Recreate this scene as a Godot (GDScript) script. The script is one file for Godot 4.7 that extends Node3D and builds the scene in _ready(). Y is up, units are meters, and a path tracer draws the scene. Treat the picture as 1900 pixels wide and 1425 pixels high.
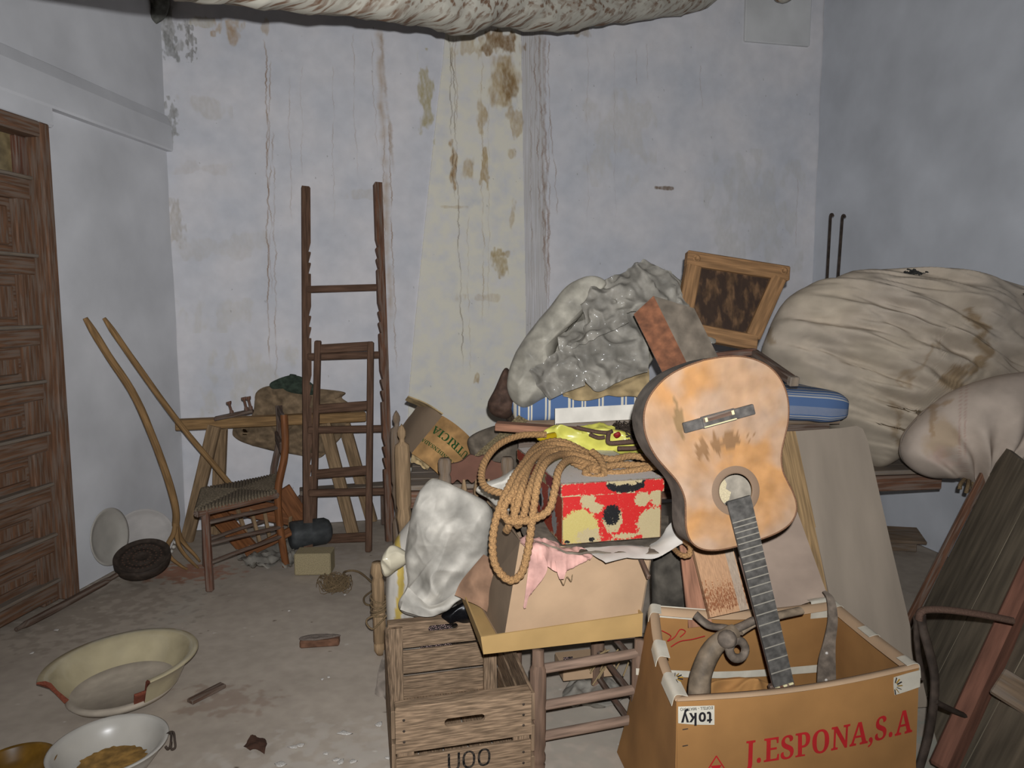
extends Node3D
# An attic store room lit by a camera flash: whitewashed walls, a leaning ladder, chairs, and a heap of cartons, sacks and boards with a guitar.

const F := 1350.0          # focal length in pixels of the 1900 x 1425 frame
const EYE := Vector3(0, 1.45, 0)
var tilt := deg_to_rad(-6.2)
var view := Basis()
var T := {}                # shared noise textures
var M := {}                # shared materials
var used := {}
var noise := FastNoiseLite.new()
var crisp := FastNoiseLite.new()
var rng := RandomNumberGenerator.new()
var corner_left := Vector3()
var corner_right := Vector3()
var along := Vector3()     # along the back wall, left to right
var inward := Vector3()    # from the back wall into the room

# ---------- places: points on the lines of sight measured from the photograph ----------
func sight(px, py) -> Vector3:
	return view * Vector3((px - 950.0) / F, -(py - 712.5) / F, -1.0)

func at(px, py, z) -> Vector3:              # the point z metres in front of the eye
	var d = sight(px, py)
	return EYE + d * (z / -d.z)

func ground(px, py, y = 0.0) -> Vector3:    # the point at height y
	var d = sight(px, py)
	return EYE + d * ((y - EYE.y) / d.y)

func on_plane(px, py, p: Vector3, n: Vector3) -> Vector3:
	var d = sight(px, py)
	return EYE + d * ((p - EYE).dot(n) / d.dot(n))

func pts(list) -> Array:                    # [[px, py, z], ...] to points
	var out = []
	for q in list:
		out.append(at(q[0], q[1], q[2]))
	return out

func pz(list, z) -> Array:
	var out = []
	for q in list:
		out.append(at(q[0], q[1], z))
	return out

# ---------- nodes ----------
func numbered(called: String) -> String:
	used[called] = used.get(called, -1) + 1
	return called if used[called] == 0 else "%s_%03d" % [called, used[called]]

func tag(o, label, category, group = ""):
	o.set_meta("label", label)
	o.set_meta("category", category)
	if group != "":
		o.set_meta("group", group)
	return o

func thing(called, label, category, base: Vector3, group = "") -> Node3D:
	var o = Node3D.new()
	o.name = numbered(called)
	add_child(o)
	o.position = base
	return tag(o, label, category, group)

func settle(st: SurfaceTool, base: Vector3, m: Material) -> ArrayMesh:
	st.generate_normals()
	var raw = st.commit()
	var st2 = SurfaceTool.new()
	st2.begin(Mesh.PRIMITIVE_TRIANGLES)
	st2.append_from(raw, 0, Transform3D(Basis(), -base))
	st2.set_material(m)
	return st2.commit()

func where(o) -> Vector3:
	var p = Vector3.ZERO
	while o != self:
		p += o.position
		o = o.get_parent()
	return p

func part(parent, called, st, m, label = "") -> MeshInstance3D:
	var o = MeshInstance3D.new()
	o.name = called
	o.mesh = settle(st, where(parent), m)
	parent.add_child(o, true)
	if label != "":
		o.set_meta("label", label)
	return o

func solo(called, label, category, st, m, base: Vector3, group = "") -> MeshInstance3D:
	var o = MeshInstance3D.new()
	o.name = numbered(called)
	o.mesh = settle(st, base, m)
	add_child(o)
	o.position = base
	return tag(o, label, category, group)

func setting(called, st, m) -> MeshInstance3D:
	var o = MeshInstance3D.new()
	o.name = called
	o.mesh = settle(st, Vector3.ZERO, m)
	add_child(o)
	o.set_meta("kind", "structure")
	return o

# ---------- meshes ----------
func S() -> SurfaceTool:
	var st = SurfaceTool.new()
	st.begin(Mesh.PRIMITIVE_TRIANGLES)
	return st

var paint = null           # when set, gives the colour of the stuff at a point (stains, dye)

func v(st, p, uv):
	if paint != null:
		st.set_color(paint.call(p))
	st.set_uv(uv)
	st.add_vertex(p)

func tri(st, a, b, c, out: Vector3, ua = Vector2(), ub = Vector2(), uc = Vector2()):
	if (a - c).cross(a - b).dot(out) < 0.0:
		v(st, a, ua); v(st, c, uc); v(st, b, ub)
	else:
		v(st, a, ua); v(st, b, ub); v(st, c, uc)

func quad(st, a, b, c, d, out, ua = Vector2(), ub = Vector2(), uc = Vector2(), ud = Vector2()):
	tri(st, a, b, c, out, ua, ub, uc)
	tri(st, a, c, d, out, ua, uc, ud)

func box(st, xf: Transform3D, s: Vector3, bev = 0.002):
	st.set_smooth_group(-1)
	var h = s * 0.5
	bev = min(bev, min(h.x, min(h.y, h.z)) * 0.6)
	var P = func(ax, sg):      # corner sg pulled in on the two axes other than ax
		var q = Vector3(sg.x * h.x, sg.y * h.y, sg.z * h.z)
		for k in 3:
			if k != ax:
				q[k] -= sg[k] * bev
		return q
	var shift = Vector2(xf.origin.x + xf.origin.z, xf.origin.y * 1.7 + xf.origin.x)
	var U = func(ax, q):
		if ax == 0: return Vector2(q.y, q.z) * 0.3 + shift
		if ax == 1: return Vector2(q.x, q.z) + shift
		return Vector2(q.x, q.y + 0.37) + shift
	for ax in 3:
		var b1 = (ax + 1) % 3
		var b2 = (ax + 2) % 3
		for sg in [-1.0, 1.0]:
			var q = []
			for e in [[-1, -1], [1, -1], [1, 1], [-1, 1]]:
				var g = Vector3()
				g[ax] = sg; g[b1] = e[0]; g[b2] = e[1]
				q.append(P.call(ax, g))
			var n = Vector3(); n[ax] = sg
			quad(st, xf * q[0], xf * q[1], xf * q[2], xf * q[3], xf.basis * n, U.call(ax, q[0]), U.call(ax, q[1]), U.call(ax, q[2]), U.call(ax, q[3]))
			for sg2 in [-1.0, 1.0]:
				var g1 = Vector3(); g1[ax] = sg; g1[b1] = sg2; g1[b2] = -1
				var g2 = g1; g2[b2] = 1
				var r = [P.call(ax, g1), P.call(ax, g2), P.call(b1, g2), P.call(b1, g1)]
				var n2 = Vector3(); n2[ax] = sg; n2[b1] = sg2
				quad(st, xf * r[0], xf * r[1], xf * r[2], xf * r[3], xf.basis * n2, U.call(1, r[0]), U.call(1, r[1]), U.call(1, r[2]), U.call(1, r[3]))
	for sx in [-1, 1]:
		for sy in [-1, 1]:
			for sz in [-1, 1]:
				var g = Vector3(sx, sy, sz)
				tri(st, xf * P.call(0, g), xf * P.call(1, g), xf * P.call(2, g), xf.basis * g)

func aim(a: Vector3, b: Vector3, up = Vector3.UP) -> Transform3D:    # x axis from a to b, origin halfway
	var x = (b - a).normalized()
	var z = x.cross(up)
	if z.length() < 0.01:
		z = x.cross(Vector3.RIGHT)
	z = z.normalized()
	return Transform3D(Basis(x, z.cross(x).normalized(), z), (a + b) * 0.5)

func bar(st, a, b, wide, high, up = Vector3.UP, bev = 0.003):        # a squared timber from a to b; high along up
	box(st, aim(a, b, up), Vector3((b - a).length(), high, wide), bev)

func hexa(st, c, bev_uv = 1.0):               # solid from 8 corners: 0-3 bottom ring, 4-7 top ring
	st.set_smooth_group(-1)
	var mid = Vector3.ZERO
	for q in c:
		mid += q / 8.0
	for f in [[0, 1, 2, 3], [4, 5, 6, 7], [0, 1, 5, 4], [1, 2, 6, 5], [2, 3, 7, 6], [3, 0, 4, 7]]:
		var m2 = (c[f[0]] + c[f[1]] + c[f[2]] + c[f[3]]) * 0.25
		var lu = (c[f[1]] - c[f[0]]).length() * bev_uv
		var lv = (c[f[3]] - c[f[0]]).length() * bev_uv
		quad(st, c[f[0]], c[f[1]], c[f[2]], c[f[3]], m2 - mid, Vector2(0, 0), Vector2(lu, 0), Vector2(lu, lv), Vector2(0, lv))

func plate(st, c, n: Vector3, th):            # four corners of a front face, thickened away from n
	var b = []
	for q in c:
		b.append(q - n * th)
	hexa(st, b + c)

func curve(p: Array, n: int, closed = false) -> Array:
	var out = []
	var k = p.size()
	var segs = k if closed else k - 1
	var total = n if closed else n - 1
	for i in n:
		var t = float(i) / total * segs
		var s = int(min(floor(t), segs - 1))
		var f = t - s
		var q
		if closed:
			q = [p[(s - 1 + k) % k], p[s], p[(s + 1) % k], p[(s + 2) % k]]
		else:
			q = [p[max(s - 1, 0)], p[s], p[s + 1], p[min(s + 2, k - 1)]]
		out.append(q[1] * (1.0) + (q[2] - q[0]) * (0.5 * f) + (q[0] * 2.0 - q[1] * 5.0 + q[2] * 4.0 - q[3]) * (0.5 * f * f) + (q[1] * 3.0 - q[0] - q[2] * 3.0 + q[3]) * (0.5 * f * f * f))
	return out

func tube(st, p: Array, rad, sides = 8, opts = {}):
	# rad: number or array per point; opts: flat (height over width), up, lobes, twist (turns per metre), rough
	var flat = opts.get("flat", 1.0)
	var lobes = opts.get("lobes", 0)
	var twist = opts.get("twist", 0.0)
	var rough = opts.get("rough", 0.0)
	st.set_smooth_group(0)
	var n = p.size()
	var nrm = Vector3(opts.get("up", Vector3.UP))
	var rings = []
	var run = 0.0
	for i in n:
		var d = (p[min(i + 1, n - 1)] - p[max(i - 1, 0)]).normalized()
		nrm = nrm - d * nrm.dot(d)
		if nrm.length() < 0.05:
			nrm = d.cross(Vector3.RIGHT) if abs(d.x) < 0.9 else d.cross(Vector3.BACK)
		nrm = nrm.normalized()
		var bi = d.cross(nrm)
		if i > 0:
			run += (p[i] - p[i - 1]).length()
		var r = rad[i] if rad is Array else rad
		var ring = []
		for k in sides:
			var a = TAU * k / sides
			var rr = r
			if lobes:
				rr *= 1.0 + 0.13 * cos(lobes * (a - TAU * twist * run))
			if rough > 0.0:
				rr *= 1.0 + rough * noise.get_noise_3d(p[i].x * 90 + cos(a) * 20, p[i].y * 90 + sin(a) * 20, p[i].z * 90)
			ring.append([p[i] + nrm * (sin(a) * rr * flat) + bi * (cos(a) * rr), Vector2(run, float(k) / sides * TAU * r)])
		ring.append([ring[0][0], Vector2(run, TAU * r)])
		rings.append(ring)
	for i in n - 1:
		var c = (p[i] + p[i + 1]) * 0.5
		for k in sides:
			var A = rings[i][k]; var B = rings[i][k + 1]; var C = rings[i + 1][k + 1]; var D = rings[i + 1][k]
			quad(st, A[0], B[0], C[0], D[0], (A[0] + C[0]) * 0.5 - c, A[1], B[1], C[1], D[1])
	st.set_smooth_group(-1)
	for e in [0, n - 1]:
		var out = p[0] - p[1] if e == 0 else p[n - 1] - p[n - 2]
		for k in sides:
			tri(st, p[e], rings[e][k][0], rings[e][k + 1][0], out, Vector2(0, 0), Vector2(0.02, 0), Vector2(0, 0.02))

func lathe(st, prof: Array, xf: Transform3D, segs = 32, from = 0.0, to = TAU, wob = 0.0):
	# prof: [radius, height] pairs; smooth
	st.set_smooth_group(0)
	var run = 0.0
	for j in prof.size() - 1:
		var a = prof[j]; var b = prof[j + 1]
		var l = Vector2(b[0] - a[0], b[1] - a[1]).length()
		for k in segs:
			var t0 = from + (to - from) * k / segs
			var t1 = from + (to - from) * (k + 1) / segs
			var P = func(q, t):
				var r = q[0] * (1.0 + wob * sin(t * 3.0 + 1.0))
				return xf * Vector3(cos(t) * r, q[1], sin(t) * r)
			var tm = (t0 + t1) * 0.5
			var out = xf.basis * Vector3(cos(tm) * (b[1] - a[1]), -(b[0] - a[0]), sin(tm) * (b[1] - a[1]))
			var w = max(a[0], b[0])
			quad(st, P.call(a, t0), P.call(a, t1), P.call(b, t1), P.call(b, t0), out, Vector2(run, t0 * w), Vector2(run, t1 * w), Vector2(run + l, t1 * w), Vector2(run + l, t0 * w))
		run += l

func prism(st, poly: PackedVector2Array, th, xf: Transform3D, smooth_side = false):
	# polygon in xf's xy plane, from z = 0 to z = -th
	var idx = Geometry2D.triangulate_polygon(poly)
	st.set_smooth_group(-1)
	for side in [0.0, -th]:
		var n = xf.basis * Vector3(0, 0, 1.0 if side == 0.0 else -1.0)
		for k in range(0, idx.size(), 3):
			var q = [poly[idx[k]], poly[idx[k + 1]], poly[idx[k + 2]]]
			tri(st, xf * Vector3(q[0].x, q[0].y, side), xf * Vector3(q[1].x, q[1].y, side), xf * Vector3(q[2].x, q[2].y, side), n, q[0], q[1], q[2])
	if smooth_side:
		st.set_smooth_group(1)
	var cw = Geometry2D.is_polygon_clockwise(poly)
	for k in poly.size():
		var a = poly[k]; var b = poly[(k + 1) % poly.size()]
		var o = Vector2(b.y - a.y, a.x - b.x) * (-1.0 if cw else 1.0)
		quad(st, xf * Vector3(a.x, a.y, 0), xf * Vector3(b.x, b.y, 0), xf * Vector3(b.x, b.y, -th), xf * Vector3(a.x, a.y, -th), xf.basis * Vector3(o.x, o.y, 0), a, b, b + Vector2(0, th), a + Vector2(0, th))

func crumple(p: Vector3, size, amp) -> float:      # sharp-ridged folds
	var q = p / size
	return amp * (0.8 - 2.0 * abs(crisp.get_noise_3d(q.x * 90, q.y * 90, q.z * 90)) - 1.0 * abs(crisp.get_noise_3d(q.x * 230 + 90, q.y * 230, q.z * 230)))

func pixel(p: Vector3) -> Vector2:          # where a point shows in the photograph
	var c = view.inverse() * (p - EYE)
	return Vector2(950.0 - F * c.x / c.z, 712.5 + F * c.y / c.z)

func near_path(q: Vector2, path) -> float:  # distance to a polyline of the photograph
	var best = 1e9
	for i in path.size() - 1:
		var a = Vector2(path[i][0], path[i][1]); var b = Vector2(path[i + 1][0], path[i + 1][1])
		best = min(best, q.distance_to(Geometry2D.get_closest_point_to_segment(q, a, b)))
	return best

func folds(p: Vector3, dir: Vector3, size, amp) -> float:   # soft folds that run along dir
	var along_dir = dir * p.dot(dir)
	var q = ((p - along_dir) + along_dir * 0.13) / size
	return amp * noise.get_noise_3d(q.x * 170, q.y * 170, q.z * 170)

func sheet(st, g: Array, th, wr = null):      # g: rows of points
	var nu = g.size(); var nv = g[0].size()
	var N = []
	for i in nu:
		var row = []
		for j in nv:
			var du = g[min(i + 1, nu - 1)][j] - g[max(i - 1, 0)][j]
			var dv = g[i][min(j + 1, nv - 1)] - g[i][max(j - 1, 0)]
			var n = du.cross(dv)
			row.append(n.normalized() if n.length() > 1e-12 else Vector3.UP)
		N.append(row)
	if wr != null:
		var h = []
		for i in nu:
			var row = []
			for j in nv:
				row.append(g[i][j] + N[i][j] * wr.call(g[i][j]))
			h.append(row)
		g = h
	var su = 0.0; var sv = 0.0
	for i in nu - 1: su += (g[i + 1][nv / 2] - g[i][nv / 2]).length()
	for j in nv - 1: sv += (g[nu / 2][j + 1] - g[nu / 2][j]).length()
	for side in [0.5, -0.5]:
		st.set_smooth_group(0 if side > 0 else 1)
		for i in nu - 1:
			for j in nv - 1:
				var q = []; var u = []
				for e in [[0, 0], [0, 1], [1, 1], [1, 0]]:
					q.append(g[i + e[0]][j + e[1]] + N[i + e[0]][j + e[1]] * th * side)
					u.append(Vector2(float(i + e[0]) / (nu - 1) * su, float(j + e[1]) / (nv - 1) * sv))
				quad(st, q[0], q[1], q[2], q[3], N[i][j] * side, u[0], u[1], u[2], u[3])
	st.set_smooth_group(-1)
	var ring = []
	for j in nv: ring.append([0, j])
	for i in range(1, nu): ring.append([i, nv - 1])
	for j in range(nv - 2, -1, -1): ring.append([nu - 1, j])
	for i in range(nu - 2, 0, -1): ring.append([i, 0])
	var mid = g[nu / 2][nv / 2]
	for k in ring.size():
		var a = ring[k]; var b = ring[(k + 1) % ring.size()]
		var pa = g[a[0]][a[1]]; var pb = g[b[0]][b[1]]
		var na = N[a[0]][a[1]] * th * 0.5; var nb = N[b[0]][b[1]] * th * 0.5
		quad(st, pa + na, pb + nb, pb - nb, pa - na, (pa + pb) * 0.5 - mid)

func smooth_grid(c: Array, nu, nv) -> Array:
	var rows = []
	for r in c:
		rows.append(curve(r, nv))
	var out = []
	for i in nu: out.append([])
	for j in nv:
		var col = []
		for r in rows: col.append(r[j])
		var cc = curve(col, nu)
		for i in nu: out[i].append(cc[i])
	return out

func cloth(st, rows, nu, nv, th = 0.002, wr = null):    # rows of [px, py, z]
	var c = []
	for r in rows: c.append(pts(r))
	sheet(st, smooth_grid(c, nu, nv), th, wr)

func pillow(st, outline: Array, centre: Vector3, n: Vector3, front, back, wr = null, seg = 64, nr = 14, power = 0.5, raw = false):
	# a stuffed shape: star-shaped outline about centre, bulging by front and back along n
	var o = outline if raw else curve(outline, seg, true)
	seg = o.size()
	var side_n = n.normalized()
	for side in [1.0, -1.0]:
		st.set_smooth_group(0)
		var g = []
		for i in nr + 1:
			var r = sin(float(i) / nr * PI * 0.5)
			var row = []
			for k in seg:
				var b = centre.lerp(o[k], r)
				var d = pow(max(1.0 - r * r, 0.0), power)
				var w = wr.call(b + side_n * side * 0.3) * (1.0 - pow(r, 5.0) * 0.5) if wr != null else 0.0
				row.append(b + side_n * (side * ((front if side > 0 else back) * d) + w))
			g.append(row)
		var size = (o[0] - centre).length()
		for i in nr:
			for k in seg:
				var k2 = (k + 1) % seg
				var A = g[i][k]; var B = g[i][k2]; var C = g[i + 1][k2]; var D = g[i + 1][k]
				quad(st, A, B, C, D, side_n * side * 0.3 + (C + A) * 0.5 - centre, Vector2(A.x, A.y), Vector2(B.x, B.y), Vector2(C.x, C.y), Vector2(D.x, D.y))

func words(parent, called, text, font, height, m, place: Callable, bold = 400, fit = 0.0):
	# lettering: every point (x, y, z) of the text, in units of height, is put where place says
	var f = SystemFont.new()
	f.font_names = PackedStringArray([font])
	f.font_weight = bold
	var t = TextMesh.new()
	t.text = text
	t.font = f
	t.font_size = 64
	t.pixel_size = 1.0 / 64.0
	t.depth = 0.02
	t.curve_step = 4.0
	t.horizontal_alignment = HORIZONTAL_ALIGNMENT_LEFT
	t.vertical_alignment = VERTICAL_ALIGNMENT_BOTTOM
	var st = S()
	st.set_smooth_group(-1)
	var wide = 1.0
	if fit > 0.0:      # squeeze the line of text to this length
		wide = fit / (t.get_aabb().end.x * height)
	for s in t.get_surface_count():
		var a = t.surface_get_arrays(s)
		var p = a[Mesh.ARRAY_VERTEX]
		var ix = a[Mesh.ARRAY_INDEX]
		if ix == null or ix.size() == 0:
			ix = range(p.size())
		for k in range(0, ix.size(), 3):
			var q = []
			for e in 3:
				var w = p[ix[k + e]]
				q.append(place.call(w.x * height * wide, w.y * height, 0.0006 if w.z > 0.0 else 0.0))
			st.set_uv(Vector2()); st.add_vertex(q[0])
			st.set_uv(Vector2()); st.add_vertex(q[1])
			st.set_uv(Vector2()); st.add_vertex(q[2])
	return part(parent, called, st, m)

# ---------- textures and materials ----------
func noise_tex(key, freq, lo, hi, octaves = 5, kind = FastNoiseLite.TYPE_SIMPLEX_SMOOTH, tint = Color.WHITE, size = 512):
	var n = FastNoiseLite.new()
	n.seed = key.hash() % 10000
	n.noise_type = kind
	n.frequency = freq
	n.fractal_octaves = octaves
	var t = NoiseTexture2D.new()
	t.width = size; t.height = size
	t.seamless = true
	t.noise = n
	var g = Gradient.new()
	g.set_color(0, Color(lo, lo, lo) * tint)
	g.set_color(1, Color(hi, hi, hi))
	t.color_ramp = g
	T[key] = t
	return t

func mat(key, color: Color, tex = "", scale = Vector3.ONE, rough = 0.9, opts = {}) -> StandardMaterial3D:
	var m = StandardMaterial3D.new()
	m.resource_name = key
	m.albedo_color = color
	m.roughness = rough
	m.metallic_specular = opts.get("spec", 0.4)
	m.metallic = opts.get("metal", 0.0)
	m.cull_mode = BaseMaterial3D.CULL_DISABLED
	if tex != "":
		m.albedo_texture = T[tex]
	m.uv1_scale = scale
	if opts.get("tri", true):
		m.uv1_triplanar = true
		m.uv1_world_triplanar = opts.get("world", false)
		m.uv1_triplanar_sharpness = 4.0
	if opts.has("bump"):
		m.heightmap_enabled = true
		m.heightmap_texture = T[opts.get("bumptex", tex)]
		m.heightmap_scale = opts.bump
	if opts.has("dust"):         # patches of settled dust with ragged outlines
		m.detail_enabled = true
		m.detail_blend_mode = BaseMaterial3D.BLEND_MODE_MIX
		m.detail_albedo = T["dust_colour"]
		m.detail_mask = T[opts.dust]
	if opts.has("coat"):
		m.clearcoat_enabled = true
		m.clearcoat = opts.coat
		m.clearcoat_roughness = opts.get("coat_rough", 0.2)
	if opts.has("alpha"):
		m.transparency = BaseMaterial3D.TRANSPARENCY_ALPHA
		m.albedo_color.a = opts.alpha
	if opts.has("back"):
		m.backlight_enabled = true
		m.backlight = opts.back
	M[key] = m
	return m

func image_tex(im: Image) -> ImageTexture:
	return ImageTexture.create_from_image(im)

# ---------- the picture ----------
func _ready():
	view = Basis(Vector3.RIGHT, tilt)
	noise.seed = 7
	noise.frequency = 0.05
	noise.fractal_octaves = 3
	crisp.seed = 4
	crisp.frequency = 0.05
	crisp.fractal_type = FastNoiseLite.FRACTAL_NONE
	rng.seed = 11
	var cam = Camera3D.new()
	cam.name = "camera"
	cam.transform = Transform3D(view, EYE)
	cam.fov = rad_to_deg(2.0 * atan(712.5 / F))
	cam.near = 0.05
	add_child(cam)
	cam.current = true
	var env = Environment.new()
	env.background_mode = Environment.BG_COLOR
	env.background_color = Color(0.55, 0.6, 0.68)
	env.background_energy_multiplier = 0.15
	env.tonemap_mode = Environment.TONE_MAPPER_LINEAR
	env.tonemap_exposure = 1.0
	env.sdfgi_enabled = true
	env.ssao_enabled = true
	env.ssil_enabled = true
	var we = WorldEnvironment.new()
	we.name = "surroundings"
	we.environment = env
	add_child(we)
	# the camera's own flash, a hand's width above the lens, widest towards the middle of the picture
	var flash = SpotLight3D.new()
	flash.name = "camera_flash"
	flash.light_energy = FLASH
	flash.light_color = Color(0.985, 0.99, 1.0)
	flash.light_size = 0.012
	flash.spot_angle = 66.0
	flash.spot_angle_attenuation = 1.0
	flash.spot_range = 14.0
	flash.spot_attenuation = 2.0
	flash.shadow_enabled = true
	add_child(flash)
	flash.look_at_from_position(EYE + Vector3(0.02, 0.08, 0.03), at(900, 410, 5.0))

	make_materials()
	make_room()
	make_left_side()
	make_bed_and_heap()
	make_heap_front()
	make_guitar_and_boards()
	make_front_boxes()
	make_floor_things()

const FLASH := 10.4

func make_materials():
	noise_tex("grain", 0.012, 0.66, 1.0, 6)
	noise_tex("blotch", 0.006, 0.62, 1.0, 5)
	noise_tex("soft", 0.005, 0.88, 1.0, 5)
	noise_tex("fine", 0.06, 0.7, 1.0, 4)
	noise_tex("fibre", 0.03, 0.5, 1.0, 5)
	noise_tex("mask_some", 0.012, 0.0, 1.0, 5)
	var g = T["mask_some"].color_ramp
	g.set_color(0, Color(0, 0, 0)); g.set_color(1, Color(0.95, 0.95, 0.95))
	g.set_offset(0, 0.5); g.set_offset(1, 0.72)
	noise_tex("mask_much", 0.016, 0.0, 1.0, 5)
	g = T["mask_much"].color_ramp
	g.set_color(0, Color(0.12, 0.12, 0.12)); g.set_color(1, Color(0.9, 0.9, 0.9))
	g.set_offset(0, 0.34); g.set_offset(1, 0.6)
	noise_tex("mask_wood", 0.012, 0.0, 1.0, 5)
	g = T["mask_wood"].color_ramp
	g.set_color(0, Color(0.08, 0.08, 0.08)); g.set_color(1, Color(0.62, 0.62, 0.62))
	g.set_offset(0, 0.4); g.set_offset(1, 0.75)
	var d = Image.create(8, 8, false, Image.FORMAT_RGB8)
	d.fill(Color(0.50, 0.46, 0.42))
	T["dust_colour"] = image_tex(d)
	# a woven cloth
	var w = Image.create(128, 128, false, Image.FORMAT_RGB8)
	for y in 128:
		for x in 128:
			var q = 0.82 + 0.09 * sin(x * TAU / 8.0) * (1.0 if (y / 4) % 2 == 0 else -1.0) + 0.06 * sin(y * TAU / 8.0)
			w.set_pixel(x, y, Color(q, q, q))
	T["weave"] = image_tex(w)
	# timbers: u runs along the piece
	var along_grain = Vector3(0.7, 9.0, 1.0)
	var wood = {"tri": false, "bump": 0.12, "bumptex": "grain", "spec": 0.3}
	var dusty = {"tri": false, "bump": 0.12, "bumptex": "grain", "spec": 0.3, "dust": "mask_wood"}
	var very_dusty = {"tri": false, "bump": 0.1, "bumptex": "grain", "spec": 0.25, "dust": "mask_much"}
	mat("wood_dark", Color(0.396, 0.297, 0.242), "grain", along_grain, 0.8, dusty)
	mat("wood_ladder", Color(0.47, 0.36, 0.29), "grain", along_grain, 0.85, wood)
	mat("wood_red", Color(0.493, 0.314, 0.235), "grain", along_grain, 0.7, dusty)
	mat("wood_orange", Color(0.56, 0.36, 0.22), "grain", along_grain, 0.6, wood)
	mat("wood_pale", Color(0.66, 0.55, 0.42), "grain", along_grain, 0.85, wood)
	mat("wood_straw", Color(0.66, 0.52, 0.35), "grain", along_grain, 0.8, wood)
	mat("wood_crate", Color(0.68, 0.572, 0.464), "fibre", Vector3(0.7, 8.0, 1.0), 0.9, {"tri": false, "bump": 0.15, "bumptex": "grain", "spec": 0.25})
	mat("wood_grey", Color(0.585, 0.52, 0.448), "grain", along_grain, 0.95, very_dusty)
	mat("wood_rust", Color(0.504, 0.342, 0.252), "grain", along_grain, 0.85, dusty)
	mat("wood_door", Color(0.52, 0.37, 0.27), "grain", along_grain, 0.75, dusty)
	mat("wood_plank", Color(0.55, 0.463, 0.375), "grain", Vector3(0.6, 7.0, 1.0), 0.95, {"tri": false, "bump": 0.1, "bumptex": "grain", "spec": 0.25, "dust": "mask_wood"})
	mat("white_paint", Color(0.884, 0.858, 0.806), "soft", Vector3(3, 3, 3), 0.7)
	mat("rush", Color(0.58, 0.52, 0.43), "fibre", Vector3(5, 5, 5), 1.0)
	mat("black_print", Color(0.10, 0.09, 0.10), "", Vector3.ONE, 0.8)
	mat("red_print", Color(0.68, 0.11, 0.12), "soft", Vector3(6, 6, 6), 0.9)
	mat("green_print", Color(0.10, 0.26, 0.10), "", Vector3.ONE, 0.9)
	mat("card", Color(0.70, 0.585, 0.465), "soft", Vector3(1.6, 1.6, 1.6), 0.95)
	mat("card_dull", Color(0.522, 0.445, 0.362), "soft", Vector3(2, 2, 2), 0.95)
	mat("card_warm", Color(0.62, 0.45, 0.26), "soft", Vector3(1.6, 1.6, 1.6), 0.9)
	mat("card_tan", Color(0.707, 0.577, 0.372), "soft", Vector3(1.6, 1.6, 1.6), 0.9)
	mat("tape", Color(0.81, 0.783, 0.716), "soft", Vector3(4, 4, 4), 0.35, {"spec": 0.5})
	mat("sack_beige", Color(0.62, 0.55, 0.46), "weave", Vector3(16, 16, 16), 1.0, {"bump": 0.05})
	mat("cloth_white", Color(0.858, 0.832, 0.78), "blotch", Vector3(2, 2, 2), 0.75)
	mat("cloth_brown", Color(0.60, 0.51, 0.40), "blotch", Vector3(4, 4, 4), 1.0)
	mat("cloth_grey", Color(0.494, 0.448, 0.39), "blotch", Vector3(4, 4, 4), 1.0)
	mat("cloth_pink", Color(0.88, 0.68, 0.63), "blotch", Vector3(3, 3, 3), 0.95)
	mat("cloth_cream", Color(0.794, 0.691, 0.512), "blotch", Vector3(3, 3, 3), 1.0)
	mat("plastic", Color(0.754, 0.729, 0.666), "blotch", Vector3(2.5, 2.5, 2.5), 0.6, {"alpha": 0.88, "spec": 0.3, "coat": 0.22, "coat_rough": 0.1})
	mat("plastic_clear", Color(0.732, 0.708, 0.659), "blotch", Vector3(2.5, 2.5, 2.5), 0.55, {"alpha": 0.66, "spec": 0.3, "coat": 0.22, "coat_rough": 0.1})
	mat("plastic_yellow", Color(0.80, 0.78, 0.36), "soft", Vector3(5, 5, 5), 0.5, {"coat": 0.25})
	mat("plastic_black", Color(0.09, 0.09, 0.10), "fine", Vector3(5, 5, 5), 0.35)
	mat("rope", Color(0.74, 0.57, 0.38), "fibre", Vector3(12, 12, 12), 1.0)
	mat("twine", Color(0.6, 0.504, 0.372), "fibre", Vector3(12, 12, 12), 1.0)
	mat("iron", Color(0.324, 0.276, 0.24), "blotch", Vector3(6, 6, 6), 0.75, {"metal": 0.3})
	mat("iron_rust", Color(0.38, 0.29, 0.24), "fine", Vector3(6, 6, 6), 0.85, {"metal": 0.1})
	mat("zinc", Color(0.34, 0.35, 0.35), "blotch", Vector3(4, 4, 4), 0.6, {"metal": 0.2})
	mat("enamel", Color(0.76, 0.74, 0.70), "soft", Vector3(2, 2, 2), 0.3, {"spec": 0.5})
	mat("enamel_dusty", Color(0.74, 0.72, 0.70), "soft", Vector3(3, 3, 3), 0.8)
	mat("glaze", Color(0.74, 0.69, 0.56), "soft", Vector3(3, 3, 3), 0.16, {"spec": 0.5})
	mat("clay", Color(0.55, 0.30, 0.22), "fine", Vector3(4, 4, 4), 0.95)
	mat("ochre", Color(0.68, 0.52, 0.27), "blotch", Vector3(6, 6, 6), 0.8)
	mat("stone", Color(0.70, 0.64, 0.50), "fine", Vector3(5, 5, 5), 1.0, {"bump": 0.2})
	mat("leather", Color(0.494, 0.442, 0.39), "blotch", Vector3(8, 8, 8), 0.8)
	mat("felt_green", Color(0.27, 0.32, 0.27), "blotch", Vector3(7, 7, 7), 1.0)
	mat("chalk", Color(0.864, 0.84, 0.804), "fine", Vector3(6, 6, 6), 1.0)

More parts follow.
